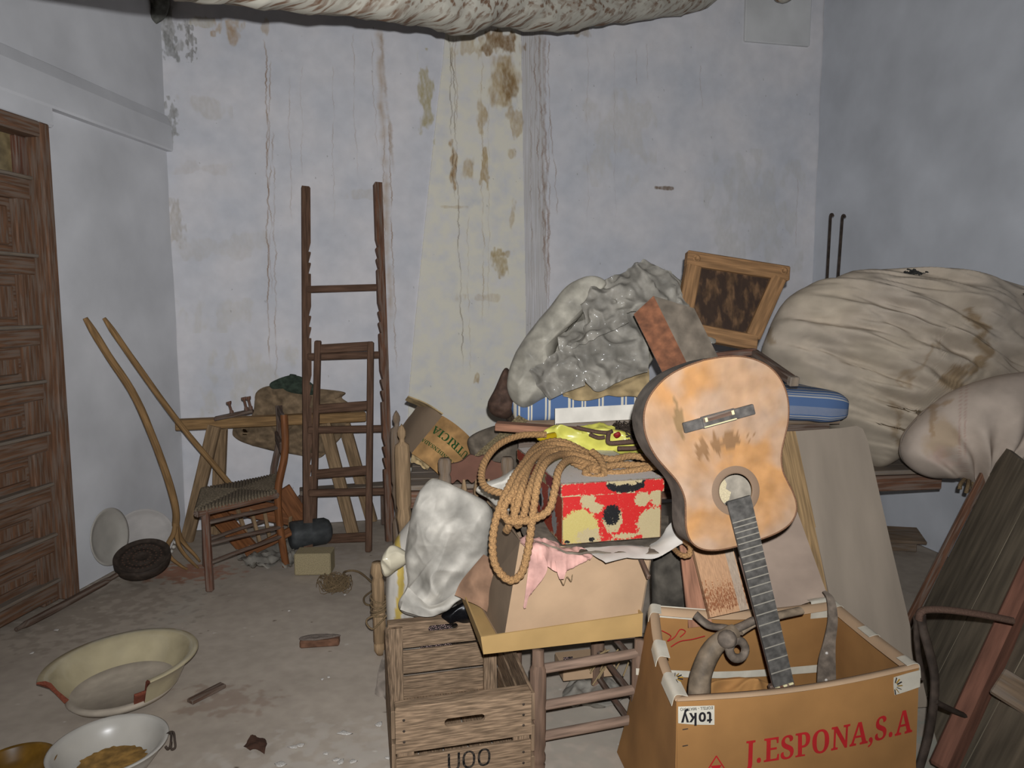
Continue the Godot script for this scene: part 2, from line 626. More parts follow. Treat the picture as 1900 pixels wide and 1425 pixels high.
# ---------- the room ----------
func slab(st, o: Vector3, u: Vector3, h: Vector3, n: Vector3, lu, lh, th, nu, nv, bumps: Callable, uvf: Callable):
	# a wall of thickness th whose face looks along n
	var g = []
	for i in nu + 1:
		var row = []
		for j in nv + 1:
			var a = lu * i / nu; var b = lh * j / nv
			row.append([o + u * a + h * b + n * bumps.call(a, b), uvf.call(a, b)])
		g.append(row)
	st.set_smooth_group(0)
	for i in nu:
		for j in nv:
			var A = g[i][j]; var B = g[i + 1][j]; var C = g[i + 1][j + 1]; var D = g[i][j + 1]
			quad(st, A[0], B[0], C[0], D[0], n, A[1], B[1], C[1], D[1])
	st.set_smooth_group(-1)
	var c = [o, o + u * lu, o + u * lu + h * lh, o + h * lh]
	var e = []
	for q in c: e.append(q - n * th)
	var mid = (c[0] + c[2]) * 0.5 - n * th * 0.5
	quad(st, e[0], e[1], e[2], e[3], -n)
	for k in 4:
		var k2 = (k + 1) % 4
		quad(st, c[k], c[k2], e[k2], e[k], (c[k] + c[k2]) * 0.5 - mid)

const WALL_H := 3.9
var wall_base := Vector3()
var wall_len := 0.0

func wall_xy(px, py) -> Vector2:       # place on the back wall: metres along it and up it
	var p = on_plane(px, py, wall_base, inward)
	return Vector2((p - wall_base).dot(along), p.y)

var wall_bytes: PackedByteArray
var wall_w := 0
var wall_hh := 0
const WALL_RES := 300.0

func dab(x, y, c: Color, a):
	if x < 0 or y < 0 or x >= wall_w or y >= wall_hh or a <= 0.0:
		return
	a = min(a, 1.0)
	var k = (y * wall_w + x) * 3
	wall_bytes[k] = int(lerp(float(wall_bytes[k]), c.r * 255.0, a))
	wall_bytes[k + 1] = int(lerp(float(wall_bytes[k + 1]), c.g * 255.0, a))
	wall_bytes[k + 2] = int(lerp(float(wall_bytes[k + 2]), c.b * 255.0, a))

func stain(x0, y0, x1, y1, c: Color, strength, ragged = 1.0, freq = 1.0):   # a ragged blotch within a rectangle of the photograph
	var A = wall_xy(x0, y0); var B = wall_xy(x1, y1)
	var cx = (A.x + B.x) * 0.5; var cy = (A.y + B.y) * 0.5
	var rx = abs(B.x - A.x) * 0.5; var ry = abs(A.y - B.y) * 0.5
	for y in range(int(wall_hh - (cy + ry * 1.3) * WALL_RES), int(wall_hh - (cy - ry * 1.3) * WALL_RES)):
		for x in range(int((cx - rx * 1.3) * WALL_RES), int((cx + rx * 1.3) * WALL_RES)):
			var dx = (x / WALL_RES - cx) / rx; var dy = ((wall_hh - y) / WALL_RES - cy) / ry
			var q = 1.0 - max(abs(dx), abs(dy)) * 0.6 - 0.4 * sqrt(dx * dx + dy * dy) + ragged * noise.get_noise_3d(x * 0.9 * freq, y * 0.45 * freq, x0)
			dab(x, y, c, smoothstep(0.0, 0.45, q) * strength * (0.75 + 0.5 * noise.get_noise_3d(x * 2.5, y * 1.2, 40)))

func streak(px, y0, y1, wide, c: Color, strength, drift = 0.0):      # a run of dirty water
	var A = wall_xy(px, y0); var B = wall_xy(px + drift, y1)
	var ya = int(wall_hh - A.y * WALL_RES); var yb = int(wall_hh - B.y * WALL_RES)
	for y in range(ya, yb):
		var t = float(y - ya) / (yb - ya)
		var x = lerp(A.x, B.x, t) * WALL_RES + 5.0 * noise.get_noise_2d(y * 0.25, px * 3.0) + 2.0 * noise.get_noise_2d(y * 1.1, px * 3.0)
		var w = wide * (0.6 + 0.6 * abs(noise.get_noise_2d(y * 0.3, px * 7.0 + 50)))
		var a = strength * (0.55 + 0.9 * noise.get_noise_2d(y * 0.4, px * 5.0 + 20)) * smoothstep(0.0, 0.03, t) * smoothstep(1.0, 0.85, t)
		for dx in range(int(-w) - 1, int(w) + 2):
			dab(int(x) + dx, y, c, a * clamp(1.0 - abs(dx) / (w + 0.5), 0.0, 1.0))

func paint_wall() -> ImageTexture:
	wall_w = int(wall_len * WALL_RES); wall_hh = int(WALL_H * WALL_RES)
	var n1 = FastNoiseLite.new(); n1.seed = 3; n1.frequency = 0.006; n1.fractal_octaves = 6
	var n2 = FastNoiseLite.new(); n2.seed = 9; n2.frequency = 0.03; n2.fractal_octaves = 4
	var b1 = n1.get_image(wall_w, wall_hh, false, false, false).get_data()
	var b2 = n2.get_image(wall_w, wall_hh, false, false, false).get_data()
	wall_bytes = PackedByteArray()
	wall_bytes.resize(wall_w * wall_hh * 3)
	var k = 0
	for i in wall_w * wall_hh:
		var s = (b1[i] - 128) * 0.10 + (b2[i] - 128) * 0.05
		var warm = (b1[i] - 128) * 0.03
		wall_bytes[k] = int(215 + s + warm)
		wall_bytes[k + 1] = int(214 + s)
		wall_bytes[k + 2] = int(217 + s - warm)
		k += 3
	# the cream plaster strip of the flue and the grey strip beside it
	var left = [[828, 40], [822, 110], [808, 230], [790, 400], [770, 600], [758, 740], [750, 980]]
	var right = [[966, 40], [970, 300], [975, 560], [978, 980]]
	for y in wall_hh:
		var hgt = (wall_hh - y) / WALL_RES
		var xl = edge_at(left, hgt); var xr = edge_at(right, hgt)
		for x in range(int(xl * WALL_RES), int(xr * WALL_RES)):
			var f = clamp(0.75 + 0.6 * noise.get_noise_2d(x * 0.5, y * 0.5), 0.2, 1.0)
			dab(x, y, Color(0.905, 0.885, 0.82), f)
		for x in range(int(xr * WALL_RES), int((xr + 0.155) * WALL_RES)):
			var f = clamp(0.55 + 0.7 * noise.get_noise_2d(x * 6.0, y * 0.12), 0.1, 1.0)
			dab(x, y, Color(0.74, 0.72, 0.70), f)
	var tan = Color(0.62, 0.49, 0.30); var rust = Color(0.50, 0.36, 0.25); var olive = Color(0.66, 0.60, 0.42); var grey = Color(0.45, 0.43, 0.40)
	stain(880, 55, 968, 105, Color(0.45, 0.32, 0.18), 0.75)
	stain(905, 90, 965, 200, tan, 0.6, 0.8, 0.6)
	stain(925, 120, 960, 195, Color(0.45, 0.33, 0.18), 0.5, 1.0, 0.9)
	stain(840, 60, 895, 110, tan, 0.35)
	stain(880, 170, 905, 250, tan, 0.5)
	stain(938, 200, 970, 255, tan, 0.45)
	stain(832, 270, 850, 345, Color(0.56, 0.40, 0.22), 0.65)
	stain(850, 285, 880, 345, tan, 0.5, 0.9, 0.7)
	stain(888, 280, 906, 345, tan, 0.6, 1.2)
	stain(900, 462, 958, 480, Color(0.66, 0.56, 0.38), 0.6)
	stain(912, 465, 940, 512, Color(0.62, 0.52, 0.34), 0.6)
	stain(938, 275, 960, 295, tan, 0.4)
	stain(945, 370, 957, 430, tan, 0.35)
	stain(800, 380, 870, 388, tan, 0.25)
	stain(776, 110, 806, 250, olive, 0.7)
	stain(855, 545, 935, 560, tan, 0.2)
	stain(878, 690, 888, 710, tan, 0.5)
	stain(345, 30, 400, 52, Color(0.70, 0.66, 0.56), 0.55)
	stain(400, 28, 450, 62, Color(0.72, 0.62, 0.50), 0.7)
	stain(415, 45, 448, 85, Color(0.70, 0.60, 0.50), 0.9, 0.5)
	stain(388, 55, 402, 70, Color(0.70, 0.60, 0.50), 0.8, 0.5)
	stain(478, 30, 498, 65, Color(0.70, 0.60, 0.48), 0.5)
	stain(1060, 45, 1100, 70, Color(0.62, 0.54, 0.44), 0.5)
	stain(1210, 344, 1256, 353, Color(0.42, 0.34, 0.27), 0.8, 0.6)
	stain(390, 650, 560, 760, Color(0.76, 0.72, 0.62), 0.26, 1.5, 0.5)
	stain(330, 560, 480, 610, Color(0.76, 0.73, 0.66), 0.26, 1.5, 0.5)
	stain(300, 430, 480, 480, Color(0.74, 0.71, 0.66), 0.26, 1.5, 0.5)
	stain(330, 300, 420, 325, Color(0.74, 0.70, 0.66), 0.26, 1.5, 0.5)
	stain(330, 180, 420, 220, Color(0.74, 0.71, 0.66), 0.35, 1.5, 0.5)
	stain(640, 350, 720, 370, Color(0.74, 0.71, 0.66), 0.35, 1.5, 0.5)
	stain(1080, 180, 1200, 330, Color(0.78, 0.76, 0.72), 0.35, 1.6, 0.5)
	stain(1330, 300, 1470, 480, Color(0.76, 0.75, 0.72), 0.35, 1.6, 0.5)
	stain(310, 380, 345, 470, Color(0.66, 0.62, 0.56), 0.5, 1.4)
	# the damp, crumbling corner at the top left
	stain(262, -10, 320, 45, Color(0.36, 0.37, 0.34), 0.95, 0.6)
	stain(285, 20, 345, 100, Color(0.52, 0.51, 0.48), 0.55, 1.5, 1.2)
	stain(296, 55, 330, 110, Color(0.44, 0.44, 0.42), 0.6, 1.6, 1.6)
	stain(286, 190, 330, 275, Color(0.48, 0.47, 0.44), 0.6, 1.5, 1.6)
	stain(345, 55, 365, 110, Color(0.50, 0.49, 0.47), 0.7, 2.6, 2.4)
	for s in [[492, 70, 700, 1.6, 0.75, 8], [500, 110, 560, 1.2, 0.5, 2], [507, 240, 720, 1.4, 0.45, 6], [536, 140, 420, 1.0, 0.3, 6], [560, 120, 330, 0.8, 0.25, 0], [618, 120, 420, 0.8, 0.22, 2], [655, 60, 330, 1.0, 0.25, 6], [690, 60, 300, 1.0, 0.25, 10]]:
		streak(s[0], s[1], s[2], s[3], rust, s[4], s[5])
	streak(703, 48, 640, 12.0, Color(0.70, 0.61, 0.52), 0.6, 24)
	streak(706, 52, 330, 5.0, Color(0.58, 0.47, 0.36), 0.5, 24)
	streak(722, 220, 700, 1.6, rust, 0.55, 14)
	streak(713, 230, 560, 1.4, rust, 0.35, 0)
	streak(832, 66, 380, 1.6, Color(0.33, 0.27, 0.20), 0.65, 10)
	streak(838, 66, 700, 1.3, Color(0.36, 0.29, 0.22), 0.6, 22)
	streak(845, 70, 260, 1.2, rust, 0.4, 2)
	streak(893, 110, 620, 1.2, Color(0.6, 0.48, 0.32), 0.45, 4)
	streak(868, 400, 700, 1.0, Color(0.62, 0.52, 0.38), 0.4, 2)
	streak(905, 180, 600, 1.0, Color(0.62, 0.52, 0.38), 0.3, 2)
	for s in [[992, 62, 420, 2.2, 0.6, 10], [1000, 62, 545, 3.4, 0.7, 14], [1010, 60, 560, 4.2, 0.55, 8], [1018, 66, 600, 1.4, 0.55, 2], [1020, 220, 345, 1.4, 0.6, 12], [1032, 330, 400, 1.2, 0.5, 2], [985, 62, 560, 1.4, 0.4, 2], [1006, 300, 600, 2.2, 0.5, 6], [1180, 90, 160, 1.2, 0.3, 2], [1201, 80, 150, 0.9, 0.3, 0], [1300, 120, 220, 1.0, 0.45, 2], [1480, 330, 470, 1.0, 0.3, -4], [1090, 70, 420, 0.8, 0.2, 0], [1140, 90, 420, 0.8, 0.2, 2]]:
		streak(s[0], s[1], s[2], s[3], Color(0.52, 0.41, 0.34), s[4], s[5])
	# flecks where the whitewash has chipped
	for i in 240:
		var x = rng.randi_range(0, wall_w - 1); var y = rng.randi_range(0, wall_hh - 1)
		for j in rng.randi_range(1, 4):
			dab(x + j % 2, y + j, grey, rng.randf_range(0.2, 0.75))
	return image_tex(Image.create_from_data(wall_w, wall_hh, false, Image.FORMAT_RGB8, wall_bytes))

func edge_at(e, hgt) -> float:
	var prev = wall_xy(e[0][0], e[0][1])
	if hgt >= prev.y:
		return prev.x
	for i in range(1, e.size()):
		var p = wall_xy(e[i][0], e[i][1])
		if hgt >= p.y:
			return lerp(p.x, prev.x, (hgt - p.y) / (prev.y - p.y))
		prev = p
	return prev.x

func paint_floor(lo: Vector2, size: Vector2) -> ImageTexture:
	var w = 1100; var h = 1300
	var n1 = FastNoiseLite.new(); n1.seed = 21; n1.frequency = 0.01; n1.fractal_octaves = 6
	var n2 = FastNoiseLite.new(); n2.seed = 5; n2.frequency = 0.09; n2.fractal_octaves = 4
	var b1 = n1.get_image(w, h, false, false, false).get_data()
	var b2 = n2.get_image(w, h, false, false, false).get_data()
	wall_w = w; wall_hh = h
	wall_bytes = PackedByteArray(); wall_bytes.resize(w * h * 3)
	var k = 0
	for i in w * h:
		var s = (b1[i] - 128) * 0.07 + (b2[i] - 128) * 0.07
		wall_bytes[k] = int(178 + s)
		wall_bytes[k + 1] = int(166 + s)
		wall_bytes[k + 2] = int(152 + s * 0.95)
		k += 3
	var spot = func(px, py, rx, ry, c, a, ragged):     # radii in metres
		var p = ground(px, py)
		var cx = (p.x - lo.x) / size.x * w; var cy = (p.z - lo.y) / size.y * h
		var ax = rx / size.x * w; var ay = ry / size.y * h
		for y in range(int(cy - ay * 1.5), int(cy + ay * 1.5)):
			for x in range(int(cx - ax * 1.5), int(cx + ax * 1.5)):
				var q = 1.0 - Vector2((x - cx) / ax, (y - cy) / ay).length() + ragged * noise.get_noise_2d(x * 1.7, y * 1.7)
				dab(x, y, c, smoothstep(0.0, 0.5, q) * a)
	spot.call(345, 1060, 0.28, 0.16, Color(0.66, 0.40, 0.30), 0.55, 1.0)
	spot.call(640, 1400, 0.3, 0.16, Color(0.78, 0.75, 0.71), 0.35, 1.8)
	spot.call(560, 1425, 0.34, 0.13, Color(0.76, 0.73, 0.69), 0.3, 1.8)
	spot.call(335, 1130, 0.10, 0.34, Color(0.70, 0.67, 0.62), 0.5, 1.0)
	spot.call(1090, 1330, 0.34, 0.3, Color(0.66, 0.63, 0.58), 0.6, 1.2)
	spot.call(1780, 1290, 0.2, 0.22, Color(0.70, 0.69, 0.65), 0.7, 2.2)
	spot.call(1770, 1390, 0.2, 0.2, Color(0.64, 0.65, 0.60), 0.7, 2.2)
	spot.call(560, 1040, 0.4, 0.2, Color(0.72, 0.68, 0.64), 0.4, 1.5)
	spot.call(120, 1130, 0.5, 0.35, Color(0.50, 0.46, 0.41), 0.3, 1.5)
	spot.call(420, 1295, 0.16, 0.1, Color(0.55, 0.46, 0.40), 0.4, 1.4)
	for i in 900:
		var x = rng.randi_range(0, w - 1); var y = rng.randi_range(0, h - 1)
		var c = [Color(0.86, 0.84, 0.8), Color(0.3, 0.25, 0.2), Color(0.75, 0.72, 0.68)][i % 3]
		for j in rng.randi_range(1, 3):
			dab(x + j % 2, y + j / 2, c, rng.randf_range(0.3, 0.9))
	return image_tex(Image.create_from_data(w, h, false, Image.FORMAT_RGB8, wall_bytes))

func make_room():
	corner_left = ground(345, 985)
	corner_right = ground(1490, 918)
	along = (corner_right - corner_left).normalized()
	inward = Vector3(-along.z, 0, along.x)
	if inward.z < 0: inward = -inward
	wall_base = corner_left - along * 0.15
	wall_len = (corner_right - corner_left).length() + 0.3
	var lime = func(a, b, s):
		return 0.012 * noise.get_noise_3d(a * 9.0, b * 9.0, s) + 0.004 * noise.get_noise_3d(a * 40.0, b * 40.0, s)
	var whitewash = StandardMaterial3D.new()
	whitewash.albedo_texture = paint_wall()
	whitewash.roughness = 0.95
	whitewash.metallic_specular = 0.2
	whitewash.texture_repeat = false
	whitewash.cull_mode = BaseMaterial3D.CULL_DISABLED
	var st = S()
	slab(st, wall_base, along, Vector3.UP, inward, wall_len, WALL_H, 0.25, 110, 90, lime.bind(3.0), func(a, b): return Vector2(a / wall_len, 1.0 - b / WALL_H))
	var wall = setting("wall_back", st, whitewash)
	# the flue's plaster strip stands a little proud
	st = S()
	var outline = [[828, 20], [822, 110], [808, 230], [790, 400], [770, 600], [758, 740], [752, 960], [978, 960], [975, 560], [970, 300], [966, 20]]
	var poly = PackedVector2Array()
	for q in outline: poly.append(wall_xy(q[0], q[1]))
	var xf = Transform3D(Basis(along, Vector3.UP, inward), wall_base + inward * 0.016)
	var idx = Geometry2D.triangulate_polygon(poly)
	st.set_smooth_group(-1)
	var W = func(q, z): return xf * Vector3(q.x, q.y, z)
	var UV = func(q): return Vector2(q.x / wall_len, 1.0 - q.y / WALL_H)
	for k in range(0, idx.size(), 3):
		var a = poly[idx[k]]; var b = poly[idx[k + 1]]; var c = poly[idx[k + 2]]
		tri(st, W.call(a, 0.0), W.call(b, 0.0), W.call(c, 0.0), inward, UV.call(a), UV.call(b), UV.call(c))
	for k in poly.size():
		var a = poly[k]; var b = poly[(k + 1) % poly.size()]
		quad(st, W.call(a, 0.0), W.call(b, 0.0), W.call(b, -0.04), W.call(a, -0.04), xf.basis * Vector3(b.y - a.y, a.x - b.x, 0) * (-1.0), UV.call(a), UV.call(b), UV.call(b), UV.call(a))
	part(wall, "plaster_strip", st, whitewash, "cream plaster strip with brown damp stains")
	st = S()
	var c1 = wall_xy(1379, -30); var c2 = wall_xy(1379, 78); var c3 = wall_xy(1500, 74)
	box(st, Transform3D(Basis(along, Vector3.UP, inward), wall_base + along * (c2.x + c3.x) * 0.5 + Vector3.UP * (c1.y + c2.y) * 0.5 + inward * 0.004), Vector3(c3.x - c2.x, c1.y - c2.y, 0.04), 0.006)
	part(wall, "plaster_patch", st, mat("lime_patch", Color(0.87, 0.87, 0.865), "soft", Vector3(0.8, 0.8, 0.8), 0.95))

	# the other walls, ceiling and floor
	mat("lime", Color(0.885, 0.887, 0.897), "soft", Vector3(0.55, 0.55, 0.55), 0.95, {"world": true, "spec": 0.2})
	var left_dir = (on_plane(60, 1128, Vector3.ZERO, Vector3.UP) - corner_left)
	left_dir.y = 0
	left_dir = Vector3(-0.115, 0, 1.0).normalized()
	var left_n = Vector3(left_dir.z, 0, -left_dir.x)
	var s0 = 0.0
	var door_far = (on_plane(128, 1085, corner_left, left_n) - corner_left).dot(left_dir)
	var door_near = door_far + 1.02
	var door_top = on_plane(52, 226, corner_left, left_n).y
	var uv0 = func(a, b): return Vector2(a, b)
	st = S()
	slab(st, corner_left, left_dir, Vector3.UP, left_n, door_far, WALL_H, 0.25, 40, 80, lime.bind(8.0), uv0)
	slab(st, corner_left + left_dir * door_far + Vector3.UP * door_top, left_dir, Vector3.UP, left_n, 1.02, WALL_H - door_top, 0.25, 24, 30, lime.bind(9.0), uv0)
	slab(st, corner_left + left_dir * door_near, left_dir, Vector3.UP, left_n, 6.4 - door_near, WALL_H, 0.25, 30, 30, lime.bind(10.0), uv0)
	setting("wall_left", st, M["lime"])
	var right_dir = inward
	var right_n = Vector3(-right_dir.z, 0, right_dir.x)
	st = S()
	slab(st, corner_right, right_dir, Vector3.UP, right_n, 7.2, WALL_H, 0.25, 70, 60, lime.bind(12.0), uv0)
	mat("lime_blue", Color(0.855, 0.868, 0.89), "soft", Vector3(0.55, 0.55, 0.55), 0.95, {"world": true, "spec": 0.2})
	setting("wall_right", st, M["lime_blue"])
	st = S()
	slab(st, Vector3(-4.4, 0, 1.7), Vector3.RIGHT, Vector3.UP, Vector3(0, 0, -1), 9.0, WALL_H, 0.25, 20, 12, lime.bind(14.0), uv0)
	mat("old_boards", Color(0.30, 0.24, 0.19), "fibre", Vector3(0.3, 2.0, 2.0), 0.9, {"world": true})
	setting("wall_behind", st, M["old_boards"])
	st = S()
	slab(st, Vector3(-4.6, WALL_H, -6.4), Vector3.RIGHT, Vector3.BACK, Vector3.DOWN, 9.4, 8.6, 0.25, 20, 20, lime.bind(15.0), uv0)
	setting("ceiling", st, M["old_boards"])
	var lo = Vector2(-3.6, -6.3); var size = Vector2(7.6, 8.4)
	var dirt = StandardMaterial3D.new()
	dirt.albedo_texture = paint_floor(lo, size)
	dirt.roughness = 1.0
	dirt.metallic_specular = 0.1
	dirt.cull_mode = BaseMaterial3D.CULL_DISABLED
	st = S()
	slab(st, Vector3(lo.x, 0, lo.y), Vector3.RIGHT, Vector3.BACK, Vector3.UP, size.x, size.y, 0.25, 150, 165, func(a, b): return 0.006 * noise.get_noise_2d(a * 25.0, b * 25.0) + 0.004 * noise.get_noise_2d(a * 90.0, b * 90.0) - 0.004, func(a, b): return Vector2(a / size.x, b / size.y))
	setting("floor", st, dirt)

	# the plastered lintel that runs along the left wall
	st = S()
	var e0 = on_plane(297, 285, corner_left, left_n); var e1 = on_plane(0, 160, corner_left, left_n)
	var ly = (e0.y + e1.y) * 0.5
	var prof = PackedVector2Array([Vector2(-0.05, 0.0), Vector2(0.035, 0.0), Vector2(0.04, 0.012), Vector2(0.034, 0.15), Vector2(0.012, 0.21), Vector2(-0.05, 0.24)])
	prism(st, prof, 5.0, Transform3D(Basis(left_n, Vector3.UP, -left_dir), corner_left + Vector3.UP * ly))
	setting("trim_1", st, M["lime"])
	st = S()
	var head = on_plane(40, 190, corner_left, left_n)
	box(st, Transform3D(Basis(-left_dir, Vector3.UP, left_n), corner_left + left_dir * (door_far + 0.48) + Vector3.UP * (door_top + 0.075)), Vector3(1.1, 0.15, 0.07), 0.012)
	setting("trim_2", st, M["lime"])

	st = S()
	pillow(st, [at(268, -20, 4.5), at(262, 10, 4.5), at(268, 28, 4.5), at(280, 48, 4.5), at(296, 40, 4.52), at(310, 25, 4.52), at(316, 0, 4.52), at(310, -20, 4.52)], at(286, 5, 4.5), Vector3(0.5, 0, 1).normalized(), 0.05, 0.12, func(p): return crumple(p, 0.8, 0.02), 36, 10)
	part(wall, "mortar_lump", st, mat("mortar_grey", Color(0.50, 0.50, 0.47), "blotch", Vector3(5, 5, 5), 1.0), "grey mortar lump in the top left corner")

	make_door(corner_left, left_dir, left_n, door_far, door_near, door_top)

	# roof beam: a crooked peeled trunk that climbs from the left to the back wall
	st = S()
	var low = [[120, -40, 1.75], [330, -4, 2.15], [430, 8, 2.36], [520, 14, 2.52], [640, 27, 2.8], [700, 36, 2.95], [770, 44, 3.16], [815, 50, 3.3], [845, 59, 3.4], [880, 54, 3.52], [920, 46, 3.66], [960, 46, 3.8], [1000, 54, 3.94], [1060, 51, 4.14], [1110, 42, 4.32], [1180, 36, 4.58], [1250, 28, 4.86], [1310, 8, 5.1], [1335, -10, 5.3]]
	var line = []
	for q in low: line.append(at(q[0], q[1], q[2]) + Vector3(0, 0.12, 0))
	line.push_front(Vector3(-2.62, 2.3, -1.0))      # its foot is built into the left wall
	var sm = curve(line, 100)
	tube(st, sm, 0.12, 18, {"rough": 0.22})
	var bark = mat("peeled_trunk", Color(0.82, 0.80, 0.74), "soft", Vector3(0.9, 3.5, 3.5), 0.9, {"bump": 0.25})
	bark.detail_enabled = true
	bark.detail_blend_mode = BaseMaterial3D.BLEND_MODE_MIX
	var bd = Image.create(8, 8, false, Image.FORMAT_RGB8); bd.fill(Color(0.48, 0.36, 0.27))
	bark.detail_albedo = image_tex(bd); bark.detail_mask = T["mask_some"]
	solo("roof_beam", "crooked peeled trunk serving as roof beam, flaking whitewash, across the top", "beam", st, bark, line[0])
	st = S()
	tube(st, curve([at(1440, 2, 5.15) + Vector3(0, 0.07, 0), at(1470, -10, 5.0) + Vector3(0, 0.12, 0), at(1560, -80, 4.5) + Vector3(0, 0.3, 0)], 12), [0.06, 0.09, 0.1, 0.1, 0.1, 0.1, 0.1, 0.1, 0.1, 0.1, 0.1, 0.1], 14, {"rough": 0.2})
	solo("roof_beam", "broken beam stub poking from the top right corner", "beam", st, bark, at(1440, 2, 5.15))

func make_door(o: Vector3, d: Vector3, n: Vector3, far, near, top):
	# d runs from the back corner towards the camera, n into the room
	var root = Node3D.new()
	root.name = "door_1"
	add_child(root)
	root.position = o + d * far
	root.set_meta("kind", "structure")
	var B = Basis(d, Vector3.UP, n)
	var P = func(a, y, z): return o + d * (far + a) + Vector3.UP * y + n * z
	var piece = func(called, a, y, z, s, m, parent = null, bev = 0.006, upright = true):
		var st = S()
		if upright:    # grain runs up
			box(st, Transform3D(Basis(Vector3.UP, -d, n), P.call(a, y, z)), Vector3(s.y, s.x, s.z), bev)
		else:
			box(st, Transform3D(B, P.call(a, y, z)), s, bev)
		return part(parent if parent else root, called, st, M[m])
	var w = near - far
	piece.call("jamb", 0.03, top * 0.5, 0.0, Vector3(0.06, top, 0.12), "wood_door")
	piece.call("jamb", w - 0.03, top * 0.5, 0.0, Vector3(0.06, top, 0.12), "wood_door")
	piece.call("head", w * 0.5, top - 0.035, 0.0, Vector3(w - 0.12, 0.07, 0.12), "wood_door", null, 0.006, false)
	var leaf = S()
	box(leaf, Transform3D(B, P.call(w * 0.5, 0.98, -0.05)), Vector3(w - 0.12, 1.94, 0.02), 0.002)
	var lf = part(root, "leaf", leaf, M["wood_door"])
	for a in [0.11, w * 0.5, w - 0.11]:
		piece.call("stile", a, 0.98, -0.025, Vector3(0.10, 1.96, 0.036), "wood_door", lf)
	for y in [1.985, 1.63, 1.30, 1.04, 0.79, 0.54, 0.29, 0.06]:
		piece.call("rail", w * 0.5, y, -0.022, Vector3(w - 0.14, 0.085 if y < 1.9 else 0.11, 0.042), "wood_door", lf, 0.008, false)
		piece.call("ledge", w * 0.5, y + 0.048, -0.006, Vector3(w - 0.14, 0.016, 0.05), "wood_grey", lf, 0.004, false)
	var ys = [1.985, 1.63, 1.30, 1.04, 0.79, 0.54, 0.29, 0.06]
	for k in 7:
		var hh = ys[k] - ys[k + 1] - 0.12
		for a in [(0.16 + w * 0.5 - 0.05) * 0.5, (w * 0.5 + 0.05 + w - 0.16) * 0.5]:
			piece.call("panel", a, (ys[k] + ys[k + 1]) * 0.5, -0.034, Vector3(w * 0.5 - 0.26, max(hh - 0.06, 0.05), 0.024), "wood_door", lf, 0.016)
	# the light above the leaf: old yellowed glass
	var st = S()
	var glass = mat("old_glass", Color(0.62, 0.55, 0.40), "blotch", Vector3(3, 3, 3), 0.35, {"spec": 0.5})
	box(st, Transform3D(B, P.call(w * 0.5, (2.03 + top - 0.07) * 0.5, -0.04)), Vector3(w - 0.12, top - 0.07 - 2.03, 0.008), 0.001)
	part(root, "pane", st, glass, "yellowed dusty pane above the door leaf")
	piece.call("glazing_bar", 0.095, (2.03 + top - 0.07) * 0.5, -0.03, Vector3(0.07, top - 0.07 - 2.03, 0.04), "wood_red")
	piece.call("glazing_bar", w * 0.5, (2.03 + top - 0.07) * 0.5, -0.03, Vector3(0.05, top - 0.07 - 2.03, 0.04), "wood_red")
	# dark store beyond: the back of the doorway
	piece.call("backing", w * 0.5, top * 0.5, -0.16, Vector3(w, top, 0.02), "wood_dark")

# ---------- the left side: trestle, ladders, chair, forks, pans ----------
func upright(a: Vector3, b: Vector3) -> Transform3D:      # y axis from a to b
	var y = (b - a).normalized()
	var x = Vector3.RIGHT
	if abs(y.dot(x)) > 0.9: x = Vector3.BACK
	x = (x - y * x.dot(y)).normalized()
	return Transform3D(Basis(x, y, x.cross(y)), a)

func turned(st, a: Vector3, b: Vector3, prof, segs = 14):  # prof: [share of the length, radius]
	var l = (b - a).length()
	var p = []
	for q in prof: p.append([q[1], q[0] * l])
	lathe(st, p, upright(a, b), segs)

func stick(st, a, b, r, r2 = -1.0, sides = 8, rough = 0.06):
	var p = []; var rr = []
	for i in 7:
		p.append(a.lerp(b, i / 6.0))
		rr.append(lerp(r, r if r2 < 0 else r2, i / 6.0))
	tube(st, p, rr, sides, {"rough": rough})

